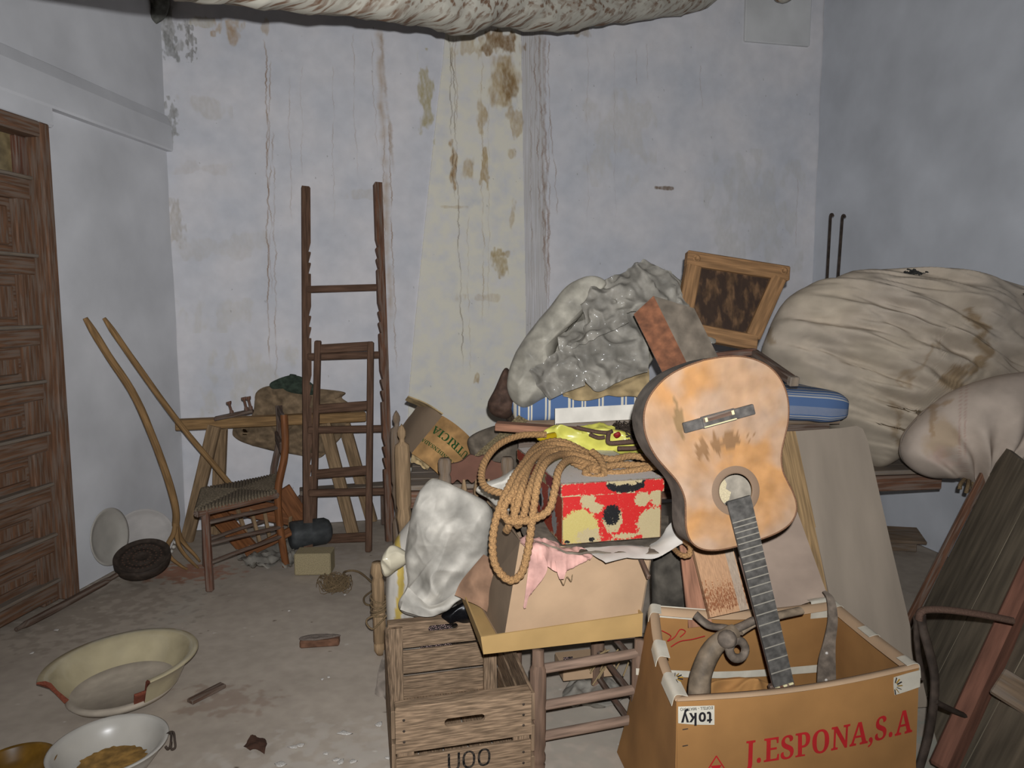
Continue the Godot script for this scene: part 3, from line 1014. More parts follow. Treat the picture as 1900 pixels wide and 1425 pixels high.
func make_left_side():
	var st
	# --- trestle ---
	var ta = at(326, 788, 4.22); var tb = at(678, 772, 4.58)
	var t = thing("trestle", "pale wooden trestle with splayed legs standing along the back wall", "trestle", ground(500, 985))
	st = S()
	bar(st, ta, tb, 0.085, 0.06, Vector3.UP, 0.006)
	part(t, "beam", st, M["wood_straw"])
	for q in [[at(398, 790, 4.25), ground(347, 1003)], [at(410, 795, 4.36), at(402, 968, 4.5)], [at(602, 785, 4.48), ground(655, 990)], [at(638, 785, 4.58), at(690, 960, 4.78)]]:
		st = S()
		var foot = q[1]; foot.y = 0.0
		bar(st, q[0], foot, 0.075, 0.035, Vector3.BACK, 0.004)
		part(t, "leg", st, M["wood_pale"])
	# --- bundle of sacking over the trestle, with a green beret on top ---
	st = S()
	var o = pz([[478, 725], [520, 715], [600, 722], [640, 728], [634, 738], [650, 755], [640, 800], [610, 835], [590, 850], [560, 845], [500, 835], [455, 822], [432, 808], [436, 790], [468, 770]], 4.58)
	pillow(st, o, at(545, 780, 4.58), Vector3(0.1, 0.15, 1).normalized(), 0.07, 0.04, func(p): return crumple(p, 1.0, 0.03) + folds(p, Vector3(0.8, -0.5, 0).normalized(), 1.3, 0.035), 96, 26)
	solo("sacking_bundle", "brown sacking bundled over the middle of the trestle", "sack", st, M["cloth_brown"], at(545, 835, 4.58))
	st = S()
	o = pz([[500, 714], [515, 704], [540, 697], [565, 702], [590, 722], [585, 732], [545, 730], [510, 724]], 4.55)
	pillow(st, o, at(545, 715, 4.55), Vector3(0, 0.5, 0.85).normalized(), 0.035, 0.03, func(p): return crumple(p, 1.0, 0.006), 40, 8)
	var beret = solo("beret", "dark green felt beret on top of the brown sacking bundle", "hat", st, M["felt_green"], at(545, 730, 4.55))
	st = S()
	turned(st, at(543, 702, 4.54), at(544, 695, 4.54), [[0, 0.02], [0.5, 0.026], [1, 0.02], [1.0, 0.0]])
	part(beret, "stalk", st, M["felt_green"])
	# --- dark strip with three pegs ---
	t = thing("peg_strip", "dark wooden strip with three upright pegs lying on the trestle", "pegs", at(435, 772, 4.2))
	st = S()
	bar(st, at(398, 777, 4.17), at(470, 762, 4.22), 0.05, 0.022, Vector3.UP, 0.004)
	part(t, "strip", st, M["wood_dark"])
	for q in [[431, 768, 424, 745], [458, 762, 452, 737], [466, 760, 460, 736], [472, 757, 467, 733]].slice(0, 3):
		st = S()
		turned(st, at(q[0], q[1], 4.2), at(q[2], q[3], 4.2), [[0, 0.012], [0.2, 0.013], [0.3, 0.008], [0.75, 0.008], [0.85, 0.016], [1, 0.017], [1, 0]], 8)
		part(t, "peg", st, M["wood_red"])
	# --- tall notched rack ---
	t = thing("notched_ladder", "tall brown ladder with saw-toothed inner edges leaning on the back wall", "ladder", ground(645, 1015))
	var rails = [[at(568, 345, 4.66), ground(572, 1022), 1.0], [at(699, 342, 4.78), ground(722, 1003), -1.0]]
	for r in rails:
		var top: Vector3 = r[0]; var bot: Vector3 = r[1]
		var down = (bot - top); var len = down.length(); down = down.normalized()
		var across = (rails[1][1] - rails[0][1]).normalized() * r[2]
		across = (across - down * across.dot(down)).normalized()
		var poly = PackedVector2Array([Vector2(0, -0.026), Vector2(0, 0.018), Vector2(0.01, 0.026)])
		for grp in [0.165, 0.345, 0.535, 0.72]:
			for k in 3:
				var s = (grp + k * 0.031) * len
				poly.append(Vector2(s - 0.008, 0.026)); poly.append(Vector2(s + 0.05, 0.012)); poly.append(Vector2(s + 0.052, 0.026))
		poly.append(Vector2(len, 0.026)); poly.append(Vector2(len, -0.026))
		st = S()
		prism(st, poly, 0.045, Transform3D(Basis(down, across, down.cross(across)), top))
		part(t, "rail", st, M["wood_ladder"] if r[2] > 0 else M["wood_rust"])
	for y in [[537, 533], [662, 658], [798, 795], [915, 911]]:
		st = S()
		var fa = (y[0] - 345.0) / 677.0; var fb = (y[1] - 342.0) / 661.0
		fa = frac(rails[0][0], rails[0][1], y[0]); fb = frac(rails[1][0], rails[1][1], y[1])
		bar(st, rails[0][0].lerp(rails[0][1], fa), rails[1][0].lerp(rails[1][1], fb), 0.04, 0.042, Vector3.UP, 0.008)
		part(t, "rung", st, M["wood_ladder"])
	# --- shorter frame leaning on it ---
	t = thing("short_ladder", "shorter brown ladder with four flat rungs in front of the tall notched one", "ladder", ground(635, 1020))
	var sr = [[at(590, 632, 4.33), ground(581, 1003)], [at(688, 634, 4.38), ground(684, 1024)]]
	for r in sr:
		st = S()
		bar(st, r[0], r[1], 0.036, 0.042, Vector3.BACK, 0.006)
		part(t, "rail", st, M["wood_ladder"])
	for y in [[648, 642], [759, 752], [880, 872], [1001, 996]]:
		st = S()
		bar(st, sr[0][0].lerp(sr[0][1], frac(sr[0][0], sr[0][1], y[0])), sr[1][0].lerp(sr[1][1], frac(sr[1][0], sr[1][1], y[1])), 0.025, 0.055, Vector3.UP, 0.006)
		part(t, "rung", st, M["wood_ladder"])
	# --- rush-seated chair, seen from the side ---
	t = thing("rush_chair", "old wooden chair with a worn rush seat, turned side-on near the trestle", "chair", ground(460, 1060))
	var f1 = ground(390, 1097); var r1 = ground(531, 1050)
	var back = Vector3(-0.15, 0, -0.36)
	var s_f1 = at(380, 930, -f1.z - 0.01); var s_r1 = at(516, 905, -r1.z - 0.03)
	var seat_y = 0.43
	var r_top = at(527, 770, -r1.z + 0.03)
	var legs = [[f1, Vector3(s_f1.x, seat_y, s_f1.z), "wood_red"], [f1 + back + Vector3(-0.02, 0, 0), Vector3(s_f1.x, seat_y, s_f1.z) + back, "wood_dark"]]
	for l in legs:
		st = S()
		bar(st, l[0], l[1], 0.036, 0.034, Vector3.BACK, 0.006)
		part(t, "leg", st, M[l[2]])
	var posts = []
	for e in [Vector3.ZERO, back + Vector3(0, 0, -0.02)]:
		st = S()
		var knee = Vector3(s_r1.x, seat_y + 0.02, s_r1.z) + e
		var p = curve([r1 + e, (r1 + e).lerp(knee, 0.55) + Vector3(-0.012, 0, 0), knee, knee.lerp(r_top + e, 0.5) + Vector3(0.022, 0, 0), r_top + e], 14)
		tube(st, p, 0.021, 8, {"flat": 1.15, "up": Vector3.BACK})
		posts.append([knee, r_top + e])
		part(t, "back_post", st, M["wood_orange"] if e == Vector3.ZERO else M["wood_dark"])
	for h in [0.93, 0.55]:
		st = S()
		bar(st, posts[0][0].lerp(posts[0][1], h), posts[1][0].lerp(posts[1][1], h), 0.018, 0.06, Vector3.UP, 0.005)
		part(t, "back_slat", st, M["wood_dark"])
	var c = [Vector3(s_f1.x - 0.025, seat_y, s_f1.z + 0.03), Vector3(s_r1.x - 0.005, seat_y, s_r1.z + 0.03), Vector3(s_r1.x - 0.14, seat_y, s_r1.z - 0.36), Vector3(s_f1.x - 0.17, seat_y, s_f1.z - 0.38)]
	for k in 4:
		st = S()
		stick(st, c[k] + Vector3(0, -0.012, 0), c[(k + 1) % 4] + Vector3(0, -0.012, 0), 0.02)
		part(t, "seat_rail", st, M["wood_dark"] if k != 0 else M["wood_rust"])
	# rush strands worked round the rails from the four sides
	st = S()
	var mid = (c[0] + c[1] + c[2] + c[3]) * 0.25 + Vector3(0, 0.008, 0)
	for k in 4:
		var A = c[k]; var B = c[(k + 1) % 4]
		for j in 24:
			var f = (j + 0.5) / 24.0
			var e = A.lerp(B, f) + Vector3(0, 0.014, 0)
			var g = A.lerp(mid, min(f, 1.0 - f) * 2.0) if f < 0.5 else B.lerp(mid, (1.0 - f) * 2.0)
			g += Vector3(0, 0.008, 0)
			tube(st, [e + (e - g).normalized() * 0.014 + Vector3(0, -0.02, 0), e + (e - g).normalized() * 0.006 + Vector3(0, -0.006, 0), e.lerp(g, 0.2), e.lerp(g, 0.6), g], 0.0085, 6)
	part(t, "rush_seat", st, M["rush"])
	for q in [[0.36, 0.33], [0.25, 0.22], [0.15, 0.17]]:
		st = S()
		stick(st, f1.lerp(legs[0][1], q[0] / seat_y), r1.lerp(posts[0][0], q[1] / seat_y), 0.012)
		part(t, "stretcher", st, M["wood_dark"])
		st = S()
		stick(st, legs[1][0].lerp(legs[1][1], q[0] / seat_y), (r1 + back).lerp(posts[1][0], q[1] / seat_y), 0.012)
		part(t, "stretcher", st, M["wood_dark"])
	st = S()
	stick(st, f1.lerp(legs[0][1], 0.5), legs[1][0].lerp(legs[1][1], 0.5), 0.012)
	part(t, "stretcher", st, M["wood_dark"])
	# --- wooden hay forks ---
	t = thing("hay_fork", "bent wooden hay fork with three curved tines leaning on the left wall", "fork", ground(350, 1055))
	st = S()
	var hp = curve(pts([[158, 590, 3.64], [200, 658, 3.69], [250, 735, 3.74], [287, 820, 3.8], [312, 890, 3.84], [326, 945, 3.87], [326, 975, 3.88]]), 30)
	var hr = []
	for i in 30: hr.append(0.019 if i > 2 else 0.012 + 0.003 * i)
	tube(st, hp, hr, 10, {"rough": 0.1})
	part(t, "handle", st, M["wood_straw"])
	for tn in [[[326, 965, 3.875], [322, 990, 3.86], [311, 1012, 3.83], [316, 1033, 3.84], [336, 1050, 3.88], [347, 1056, 3.86]], [[326, 965, 3.885], [328, 992, 3.9], [332, 1012, 3.9], [346, 1033, 3.92], [368, 1054, 3.88]], [[327, 965, 3.9], [334, 995, 3.95], [345, 1012, 3.97], [360, 1028, 3.98], [371, 1042, 3.96]]]:
		st = S()
		tube(st, curve(pts(tn), 18), [0.013, 0.013, 0.013, 0.013, 0.013, 0.013, 0.0125, 0.012, 0.0115, 0.011, 0.0105, 0.01, 0.0095, 0.009, 0.0085, 0.008, 0.007, 0.006], 8, {"rough": 0.1})
		part(t, "tine", st, M["wood_straw"])
	t = thing("winnowing_fork", "straight-handled wooden winnowing rake, its slatted head on the floor behind the chair", "rake", ground(480, 1020))
	st = S()
	hp = curve(pts([[193, 590, 3.78], [250, 672, 3.86], [330, 782, 3.98], [405, 872, 4.09], [445, 920, 4.15]]), 24)
	hr = []
	for i in 24: hr.append(0.016 if i > 2 else 0.009 + 0.003 * i)
	tube(st, hp, hr, 10, {"rough": 0.1})
	part(t, "handle", st, M["wood_straw"])
	for b in [[396, 945, 4.12, 466, 1024, 4.1], [522, 908, 4.25, 560, 966, 4.3], [425, 935, 4.15, 560, 962, 4.3], [455, 1028, 4.06, 540, 985, 4.16]]:
		st = S()
		bar(st, at(b[0], b[1], b[2]), at(b[3], b[4], b[5]), 0.025, 0.11 if b[0] < 430 or b[0] > 500 else 0.05, Vector3.UP, 0.004)
		part(t, "board", st, M["wood_orange"])
	for k in 5:
		st = S()
		var f = k / 5.0 + 0.1
		bar(st, at(425, 935, 4.15).lerp(at(552, 955, 4.3), f), at(458, 1025, 4.08).lerp(at(545, 990, 4.18), f), 0.02, 0.02, Vector3.UP, 0.003)
		part(t, "slat", st, M["wood_pale"])
	# --- pans by the wall ---
	st = S()
	var face = Vector3(0.52, 0.25, 0.86).normalized()
	lathe(st, [[0.0, 0.0], [0.12, 0.0], [0.135, 0.004], [0.148, 0.016], [0.158, 0.018], [0.158, 0.013], [0.138, -0.003], [0.12, -0.006], [0, -0.006]], upright(at(266, 997, 3.97), at(266, 997, 3.97) + face), 48)
	var pl = solo("enamel_plate", "white enamel plate leaning against the foot of the left wall", "plate", st, M["enamel_dusty"], ground(263, 1040))
	st = S()
	for k in 12:
		var a = -0.3 + k * 0.16
		var pp = upright(at(266, 997, 3.97), at(266, 997, 3.97) + face) * Vector3(cos(a) * 0.168, 0.014, sin(a) * 0.168)
		lathe(st, [[0.0, -0.004], [0.011, -0.003], [0.011, 0.003], [0, 0.004]], upright(pp, pp + face), 8)
	part(pl, "scalloped_edge", st, M["enamel"])
	st = S()
	var f2 = Vector3(0.993, 0.1, 0.115).normalized()
	var bc = on_plane(196, 996, corner_left + Vector3(0.03, 0, 0), Vector3(0.993, 0, 0.115))
	lathe(st, [[0.0, 0.0], [0.09, 0.0], [0.12, 0.01], [0.138, 0.026], [0.152, 0.029], [0.152, 0.025], [0.14, 0.021], [0.122, 0.005], [0.09, -0.005], [0, -0.005]], upright(bc, bc + f2), 48)
	solo("enamel_basin", "grey-white enamel basin standing on edge behind the plate by the left wall", "basin", st, M["enamel"], ground(196, 1048))
	t = thing("roasting_pan", "dark round perforated roasting pan with a long handle on the floor by the door", "pan", ground(263, 1062))
	var pn = Vector3(0.1, 0.93, 0.36).normalized()
	var pc = at(264, 1034, 3.72)
	st = S()
	lathe(st, [[0.0, 0.0], [0.03, 0.002], [0.032, 0.006], [0.055, 0.006], [0.057, 0.002], [0.08, 0.002], [0.082, 0.006], [0.105, 0.006], [0.108, 0.0], [0.125, 0.0], [0.131, 0.012], [0.138, 0.012], [0.138, -0.02], [0.13, -0.045], [0, -0.045]], upright(pc, pc + pn), 48)
	part(t, "pan", st, M["iron"])
	st = S()
	var px = upright(pc, pc + pn)
	for ring in [[0.043, 14], [0.068, 20], [0.093, 28]]:
		for k in ring[1]:
			var a = TAU * k / ring[1]
			var q = px * Vector3(cos(a) * ring[0], 0.007 if ring[0] != 0.068 else 0.003, sin(a) * ring[0])
			lathe(st, [[0.0055, 0.0], [0.0045, 0.0022], [0.0, 0.0024]], upright(q, q + pn), 6)
	var studs = part(t, "perforations", st, M["iron_rust"])
	studs.set_meta("kind", "stuff")
	st = S()
	var hh = curve([at(240, 1052, 3.68), ground(190, 1082, 0.05), ground(110, 1126, 0.025), ground(30, 1168, 0.02)], 20)
	var rr = []
	for i in 20: rr.append(0.012 if i < 6 else 0.018 if i < 18 else 0.011)
	tube(st, hh, rr, 8, {"rough": 0.15})
	part(t, "handle", st, M["wood_dark"])
	# --- dark things behind the ladders ---
	st = S()
	var pa = at(536, 985, 4.2); var pb = at(614, 972, 4.32)
	pa.y = 0.085; pb.y = 0.085
	turned(st, pa, pb, [[0, 0.0], [0, 0.05], [0.03, 0.08], [0.1, 0.085], [0.85, 0.08], [0.95, 0.065], [1.0, 0.04], [1.0, 0]], 24)
	solo("zinc_pot", "dark grey zinc pot lying on its side behind the ladders", "pot", st, M["zinc"], Vector3(pa.x, 0, pa.z))
	st = S()
	bar(st, at(556, 912, 4.55), at(725, 900, 4.72), 0.12, 0.03, Vector3.UP, 0.004)
	t = solo("low_plank", "grey plank raised low along the back wall behind the ladders", "plank", st, M["wood_grey"], ground(640, 990))
	for q in [[565, 915, 4.55], [718, 905, 4.72]]:
		st = S()
		var a = at(q[0], q[1], q[2])
		bar(st, Vector3(a.x, 0, a.z), a - Vector3(0, 0.012, 0), 0.08, 0.06, Vector3.BACK, 0.005)
		part(t, "foot", st, M["wood_dark"])

func frac(a: Vector3, b: Vector3, py) -> float:     # how far down the line a to b it crosses the photo's row py
	var lo = 0.0; var hi = 1.0
	for i in 24:
		var m = (lo + hi) * 0.5
		var c = view.inverse() * (a.lerp(b, m) - EYE)
		if 712.5 + F * c.y / c.z < py: lo = m
		else: hi = m
	return (lo + hi) * 0.5

# ---------- the old bed and what is heaped on it ----------
func rounded_block(st, xf: Transform3D, s: Vector3, sag, wr = null, nu = 40, nv = 16, uvs = 1.0):
	# a stuffed block: rings of a rounded rectangle swept along x and closed at the ends
	st.set_smooth_group(0)
	var rings = []
	for i in nu + 1:
		var t = float(i) / nu * 2.0 - 1.0
		var e = pow(max(1.0 - pow(abs(t), 9.0), 0.0), 0.33)
		var x = t * s.x * 0.5
		var ring = []
		for k in nv * 2:
			var a = TAU * k / (nv * 2)
			var cy = sign(sin(a)) * pow(abs(sin(a)), 0.45); var cz = sign(cos(a)) * pow(abs(cos(a)), 0.3)
			var p = Vector3(x, cy * s.y * 0.5 * e - sag * t * t, cz * s.z * 0.5 * lerp(e, 1.0, 0.6))
			var w = xf * p
			if wr != null: w += xf.basis * Vector3(0, cy, cz).normalized() * wr.call(w)
			ring.append([w, Vector2(x, float(k) / (nv * 2) * 2.0 * (s.y + s.z))])
		rings.append(ring)
	var n = nv * 2
	for i in nu:
		for k in n:
			var A = rings[i][k]; var B = rings[i][(k + 1) % n]; var C = rings[i + 1][(k + 1) % n]; var D = rings[i + 1][k]
			var c = xf * Vector3((float(i) + 0.5) / nu * s.x - s.x * 0.5, 0, 0)
			quad(st, A[0], B[0], C[0], D[0], (A[0] + C[0]) * 0.5 - c, A[1] * uvs, B[1] * uvs, C[1] * uvs, D[1] * uvs)

func ticking(key, across: bool) -> StandardMaterial3D:      # blue and white striped ticking
	var im = Image.create(256, 8, false, Image.FORMAT_RGB8)
	var white = Color(0.80, 0.77, 0.70); var blue = Color(0.33, 0.42, 0.57)
	im.fill(white)
	for b in [[0, 84], [96, 8], [112, 36], [156, 6], [170, 60], [238, 8]]:
		im.fill_rect(Rect2i(b[0], 0, b[1], 8), blue)
	if across:
		im.rotate_90(CLOCKWISE)
	var m = StandardMaterial3D.new()
	m.resource_name = key
	m.albedo_texture = image_tex(im)
	m.roughness = 0.95
	m.metallic_specular = 0.2
	m.cull_mode = BaseMaterial3D.CULL_DISABLED
	m.uv1_scale = Vector3(1, 6.0, 1) if across else Vector3(4.2, 1, 1)
	return m

func dyed(key, rough = 1.0) -> StandardMaterial3D:      # colour from the mesh itself
	var m = mat(key, Color.WHITE, "soft", Vector3(3, 3, 3), rough, {"spec": 0.2})
	m.vertex_color_use_as_albedo = true
	return m

func finial_post(st, a, b, r):
	turned(st, a, b, [[0, 0.0], [0, r * 0.8], [0.03, r], [0.22, r], [0.235, r * 0.75], [0.25, r * 1.05], [0.40, r * 1.05], [0.42, r * 0.75], [0.46, r * 0.6], [0.52, r * 0.8], [0.56, r * 1.05], [0.60, r * 0.85], [0.62, r * 1.0], [0.86, r * 1.0], [0.9, r * 0.9], [0.915, r * 0.35], [0.93, r * 0.35], [0.945, r * 0.55], [0.965, r * 0.55], [0.985, r * 0.3], [1.0, 0.0]], 16)

func make_bed_and_heap():
	var st
	# --- bed with turned posts ---
	var t = thing("turned_post_bed", "low bed base with turned wooden posts at its left end, buried under the heap", "bed", Vector3(0.8, 0, -3.6))
	var top = 0.64
	var n1 = at(747, 900, 3.12); var n2 = at(738, 860, 3.55)
	for q in [[n1, at(745, 786, 3.12)], [n2, at(735, 761, 3.55)]]:
		st = S()
		finial_post(st, Vector3(q[0].x + 0.01, 0, q[0].z), Vector3(q[1].x, q[1].y, q[1].z), 0.034)
		part(t, "post", st, M["wood_pale"] if q[0] == n1 else M["wood_plank"])
	for y in [0.42, 0.7]:
		st = S()
		bar(st, Vector3(n1.x, y, n1.z), Vector3(n2.x, y, n2.z), 0.03, 0.07, Vector3.UP, 0.004)
		part(t, "end_rail", st, M["wood_plank"])
	var far = Vector3(2.18, top, -3.72); var near_l = Vector3(n1.x + 0.02, top, -3.16); var far_l = Vector3(n2.x + 0.03, top, -3.95)
	var near_r = Vector3(2.1, top, -3.5); var far_r = Vector3(2.2, top, -4.25)
	for k in 6:
		st = S()
		var a = near_l.lerp(far_l, (k + 0.5) / 6.0); var b = near_r.lerp(far_r, (k + 0.5) / 6.0)
		bar(st, a, b, 0.125, 0.022, Vector3.UP, 0.003)
		part(t, "plank", st, M["wood_grey"])
	st = S()
	bar(st, near_l - Vector3(0, 0.05, 0), near_r - Vector3(0, 0.05, 0), 0.035, 0.075, Vector3.UP, 0.004)
	part(t, "side_rail", st, M["wood_rust"])
	st = S()
	bar(st, far_l - Vector3(0, 0.05, 0), far_r - Vector3(0, 0.05, 0), 0.035, 0.075, Vector3.UP, 0.004)
	part(t, "side_rail", st, M["wood_rust"])
	for q in [Vector3(1.7, 0, -3.49), Vector3(1.86, 0, -4.16)]:
		st = S()
		bar(st, q, q + Vector3(0, top - 0.015, 0), 0.05, 0.05, Vector3.BACK, 0.004)
		part(t, "leg", st, M["wood_dark"])
	# --- chest on the bed that carries the striped mattress ---
	t = thing("wooden_chest", "dark wooden chest on the bed, only its edge showing under the striped mattress", "chest", Vector3(0.75, top, -3.5))
	var ca = at(962, 815, 3.22); var cb = at(1562, 785, 3.3)
	st = S()
	var ct = 0.905
	hexa(st, [Vector3(ca.x, top + 0.012, -3.22), Vector3(cb.x - 0.03, top + 0.012, -3.36), Vector3(cb.x - 0.1, top + 0.012, -3.84), Vector3(ca.x - 0.06, top + 0.012, -3.74), Vector3(ca.x, ct, -3.22), Vector3(cb.x - 0.03, ct, -3.36), Vector3(cb.x - 0.1, ct, -3.84), Vector3(ca.x - 0.06, ct, -3.74)])
	part(t, "body", st, M["wood_dark"])
	st = S()
	hexa(st, [Vector3(ca.x - 0.02, ct, -3.19), Vector3(cb.x, ct, -3.32), Vector3(cb.x - 0.09, ct, -3.87), Vector3(ca.x - 0.09, ct, -3.77), Vector3(ca.x - 0.02, ct + 0.035, -3.19), Vector3(cb.x, ct + 0.035, -3.32), Vector3(cb.x - 0.09, ct + 0.035, -3.87), Vector3(ca.x - 0.09, ct + 0.035, -3.77)])
	part(t, "lid", st, M["wood_plank"])
	# --- striped mattress and pillow ---
	var lid = ct + 0.035
	st = S()
	var ma = at(950, 752, 3.42); var mb = at(1300, 752, 3.5)
	var wob = func(p): return 0.012 * noise.get_noise_3d(p.x * 60, p.y * 60, p.z * 60)
	var mx = aim(Vector3(ma.x - 0.03, lid + 0.075, -3.42), Vector3(mb.x + 0.05, lid + 0.075, -3.5))
	mx.origin.x -= 0.08
	rounded_block(st, mx, Vector3(0.82, 0.16, 0.5), 0.03, wob)
	solo("striped_mattress", "small mattress in blue and white striped ticking under the plastic sheeting", "mattress", st, ticking("ticking", false), Vector3(mx.origin.x, lid, mx.origin.z))
	st = S()
	mx = aim(Vector3(0.80, lid + 0.085, -3.44), Vector3(1.47, lid + 0.06, -3.46))
	rounded_block(st, mx, Vector3(0.78, 0.15, 0.52), 0.015, wob)
	solo("striped_pillow", "blue and white striped pillow whose corner sticks out right of the guitar", "pillow", st, ticking("ticking_across", true), Vector3(mx.origin.x, lid, mx.origin.z))
	# --- big stained wool mattress ---
	st = S()
	var o = pz([[1416, 660], [1428, 610], [1455, 560], [1492, 536], [1540, 521], [1585, 506], [1640, 508], [1700, 513], [1770, 518], [1840, 528], [1915, 548], [1918, 580], [1920, 650], [1915, 720], [1895, 735], [1880, 735], [1800, 760], [1730, 800], [1668, 850], [1632, 868], [1606, 856], [1570, 820], [1520, 770], [1460, 705]], 3.58)
	var fold = func(p: Vector3):
		var q = p - at(1400, 560, 3.58)
		var d = Vector3(0.93, -0.36, 0).normalized()
		var band = q.dot(Vector3(0.36, 0.93, 0)) + 0.05 * sin(q.x * 4.0)
		return 0.028 * sin(band * 46.0 + 1.5 * noise.get_noise_3d(q.x * 30, q.y * 30, 3)) * clamp(0.5 + 2.0 * noise.get_noise_3d(q.x * 22, q.y * 22, 9), 0.0, 1.0) + folds(p, d, 0.8, 0.085) + 0.05 * noise.get_noise_3d(q.x * 25, q.y * 25, 5)
	var marks = [[[[1795, 585], [1832, 610], [1815, 640], [1838, 655], [1800, 690], [1770, 690], [1778, 720], [1750, 705]], 9.0, 0.8], [[[1740, 640], [1715, 665], [1690, 690], [1672, 715]], 5.0, 0.45], [[[1655, 745], [1668, 770], [1660, 800], [1680, 840]], 6.0, 0.55], [[[1428, 610], [1434, 640]], 5.0, 0.6], [[[1690, 700], [1688, 715]], 6.0, 0.5]]
	paint = func(p):
		var q = pixel(p)
		q += Vector2(noise.get_noise_3d(p.x * 260, p.y * 260, 1), noise.get_noise_3d(p.x * 260, p.y * 260, 7)) * 16.0
		var c = Color(0.50, 0.42, 0.325)
		c = c.lerp(Color(0.45, 0.385, 0.315), clamp(0.5 + 1.6 * noise.get_noise_3d(p.x * 30, p.y * 30, 2), 0, 1))
		for mk in marks:
			c = c.lerp(Color(0.27, 0.185, 0.10), mk[2] * smoothstep(mk[1] * 1.5, mk[1] * 0.5, near_path(q, mk[0])))
		return c
	pillow(st, o, at(1690, 650, 3.6), Vector3(-0.1, 0.35, 1).normalized(), 0.34, 0.26, fold, 170, 80, 0.42)
	paint = null
	var mt = thing("wool_mattress", "big sagging beige wool mattress with brown water stains, heaped at the right", "mattress", at(1690, 850, 3.58))
	part(mt, "cover", st, dyed("mattress_stained"))
	# the brown water marks are patches in the ticking
	st = S()
	o = pz([[1672, 838], [1684, 800], [1712, 768], [1760, 730], [1810, 708], [1880, 692], [1950, 695], [1985, 780], [1950, 850], [1888, 862], [1850, 890], [1828, 906], [1808, 912], [1796, 895], [1776, 888], [1725, 886], [1690, 868]], 3.2)
	var gather = func(p: Vector3):
		var q = p - at(1795, 905, 3.2)
		var a = atan2(q.x, q.y)
		var l = Vector2(q.x, q.y).length()
		return 0.03 * sin(a * 17.0 + 2.0 * noise.get_noise_3d(a * 30, l * 20, 2)) * smoothstep(0.5, 0.08, l) + 0.05 * noise.get_noise_3d(p.x * 40, p.y * 40, 8)
	paint = func(p):
		var q = pixel(p) + Vector2(noise.get_noise_3d(p.x * 260, p.y * 260, 1), noise.get_noise_3d(p.x * 260, p.y * 260, 7)) * 22.0
		var c = Color(0.56, 0.46, 0.38)
		c = c.lerp(Color(0.46, 0.31, 0.16), 0.5 * smoothstep(46.0, 20.0, q.distance_to(Vector2(1748, 815))))
		c = c.lerp(Color(0.36, 0.23, 0.12), 0.6 * smoothstep(9.0, 4.0, near_path(q, [[1760, 745], [1735, 775], [1725, 800]])))
		for sx in [1780.0, 1790.0]:
			c = c.lerp(Color(0.42, 0.24, 0.20), 0.5 * smoothstep(2.2, 0.6, near_path(pixel(p), [[sx + 4, 700], [sx, 800], [sx + 2, 875]])))
		c = c.lerp(Color(0.60, 0.40, 0.33), 0.5 * smoothstep(30.0, 5.0, q.distance_to(Vector2(1750, 850))))
		return c
	pillow(st, o, at(1800, 800, 3.2), Vector3(-0.15, 0.1, 1).normalized(), 0.2, 0.14, gather, 140, 56, 0.45)
	paint = null
	var bs = thing("wool_sack", "stuffed pinkish-beige sack gathered and tied at the bottom, hanging below the big mattress", "sack", at(1800, 905, 3.2))
	part(bs, "body", st, dyed("sack_stained"))
	st = S()
	for q in [[[1790, 888, 3.16], [1782, 898, 3.12], [1780, 908, 3.11]], [[1798, 890, 3.15], [1796, 902, 3.1], [1792, 914, 3.1]], [[1806, 895, 3.15], [1808, 925, 3.1], [1816, 944, 3.1]]]:
		tube(st, curve(pts(q), 8), 0.009, 6, {"rough": 0.3})
	part(bs, "tie", st, M["twine"])
	# tuft of dark wool on top of the mattress
	st = S()
	for i in 70:
		var x = rng.randf_range(1682, 1734)
		var a = at(x, 512 + rng.randf_range(-3, 3), 3.4 + rng.randf_range(-0.03, 0.03))
		tube(st, [a, a + Vector3(rng.randf_range(-0.02, 0.02), rng.randf_range(0.0, 0.022), rng.randf_range(-0.02, 0.02)), a + Vector3(rng.randf_range(-0.04, 0.04), rng.randf_range(-0.005, 0.03), rng.randf_range(-0.02, 0.02))], 0.004, 4)
	solo("wool_tuft", "tuft of dark matted wool on top of the big mattress", "wool", st, mat("wool_dark", Color(0.24, 0.24, 0.23), "fine", Vector3(8, 8, 8), 1.0), at(1708, 515, 3.4))
	# --- two iron rods against the right wall ---
	for q in [[1541, 402, 4.72, 1528, 640, 4.55], [1563, 404, 4.66, 1546, 640, 4.5]]:
		st = S()
		var a = at(q[0], q[1], q[2]); var b = at(q[3], q[4], q[5])
		var foot = b + (b - a) * ((0.0 - b.y) / (b.y - a.y)) * -1.0
		foot = a + (b - a) * (a.y / (a.y - b.y))
		bar(st, foot, a, 0.01, 0.017, Vector3.RIGHT, 0.003)
		var hook = a + (a - b).normalized() * 0.0
		tube(st, curve([hook - (a - b).normalized() * 0.01, hook + Vector3(0.0, 0.012, 0), hook + Vector3(0.012, 0.014, 0.0), hook + Vector3(0.016, 0.0, 0)], 10), 0.008, 6)
		solo("iron_rod", "left thin iron rod standing in the right corner behind the big mattress" if q[0] < 1550 else "right thin iron rod standing in the right corner behind the big mattress", "rod", st, M["iron"], foot, "pair of iron rods")
	# --- upturned stool: trapezoid seat frame, sockets, one leg left ---
	t = thing("broken_stool", "broken square wooden stool tipped up, its stained seat panel facing out", "stool", at(1345, 648, 3.32))
	var c = [at(1277, 467, 3.30), at(1466, 497, 3.34), at(1399, 650, 3.22), at(1248, 622, 3.2)]
	var nn = (c[1] - c[0]).cross(c[3] - c[0]).normalized()
	if nn.z < 0: nn = -nn
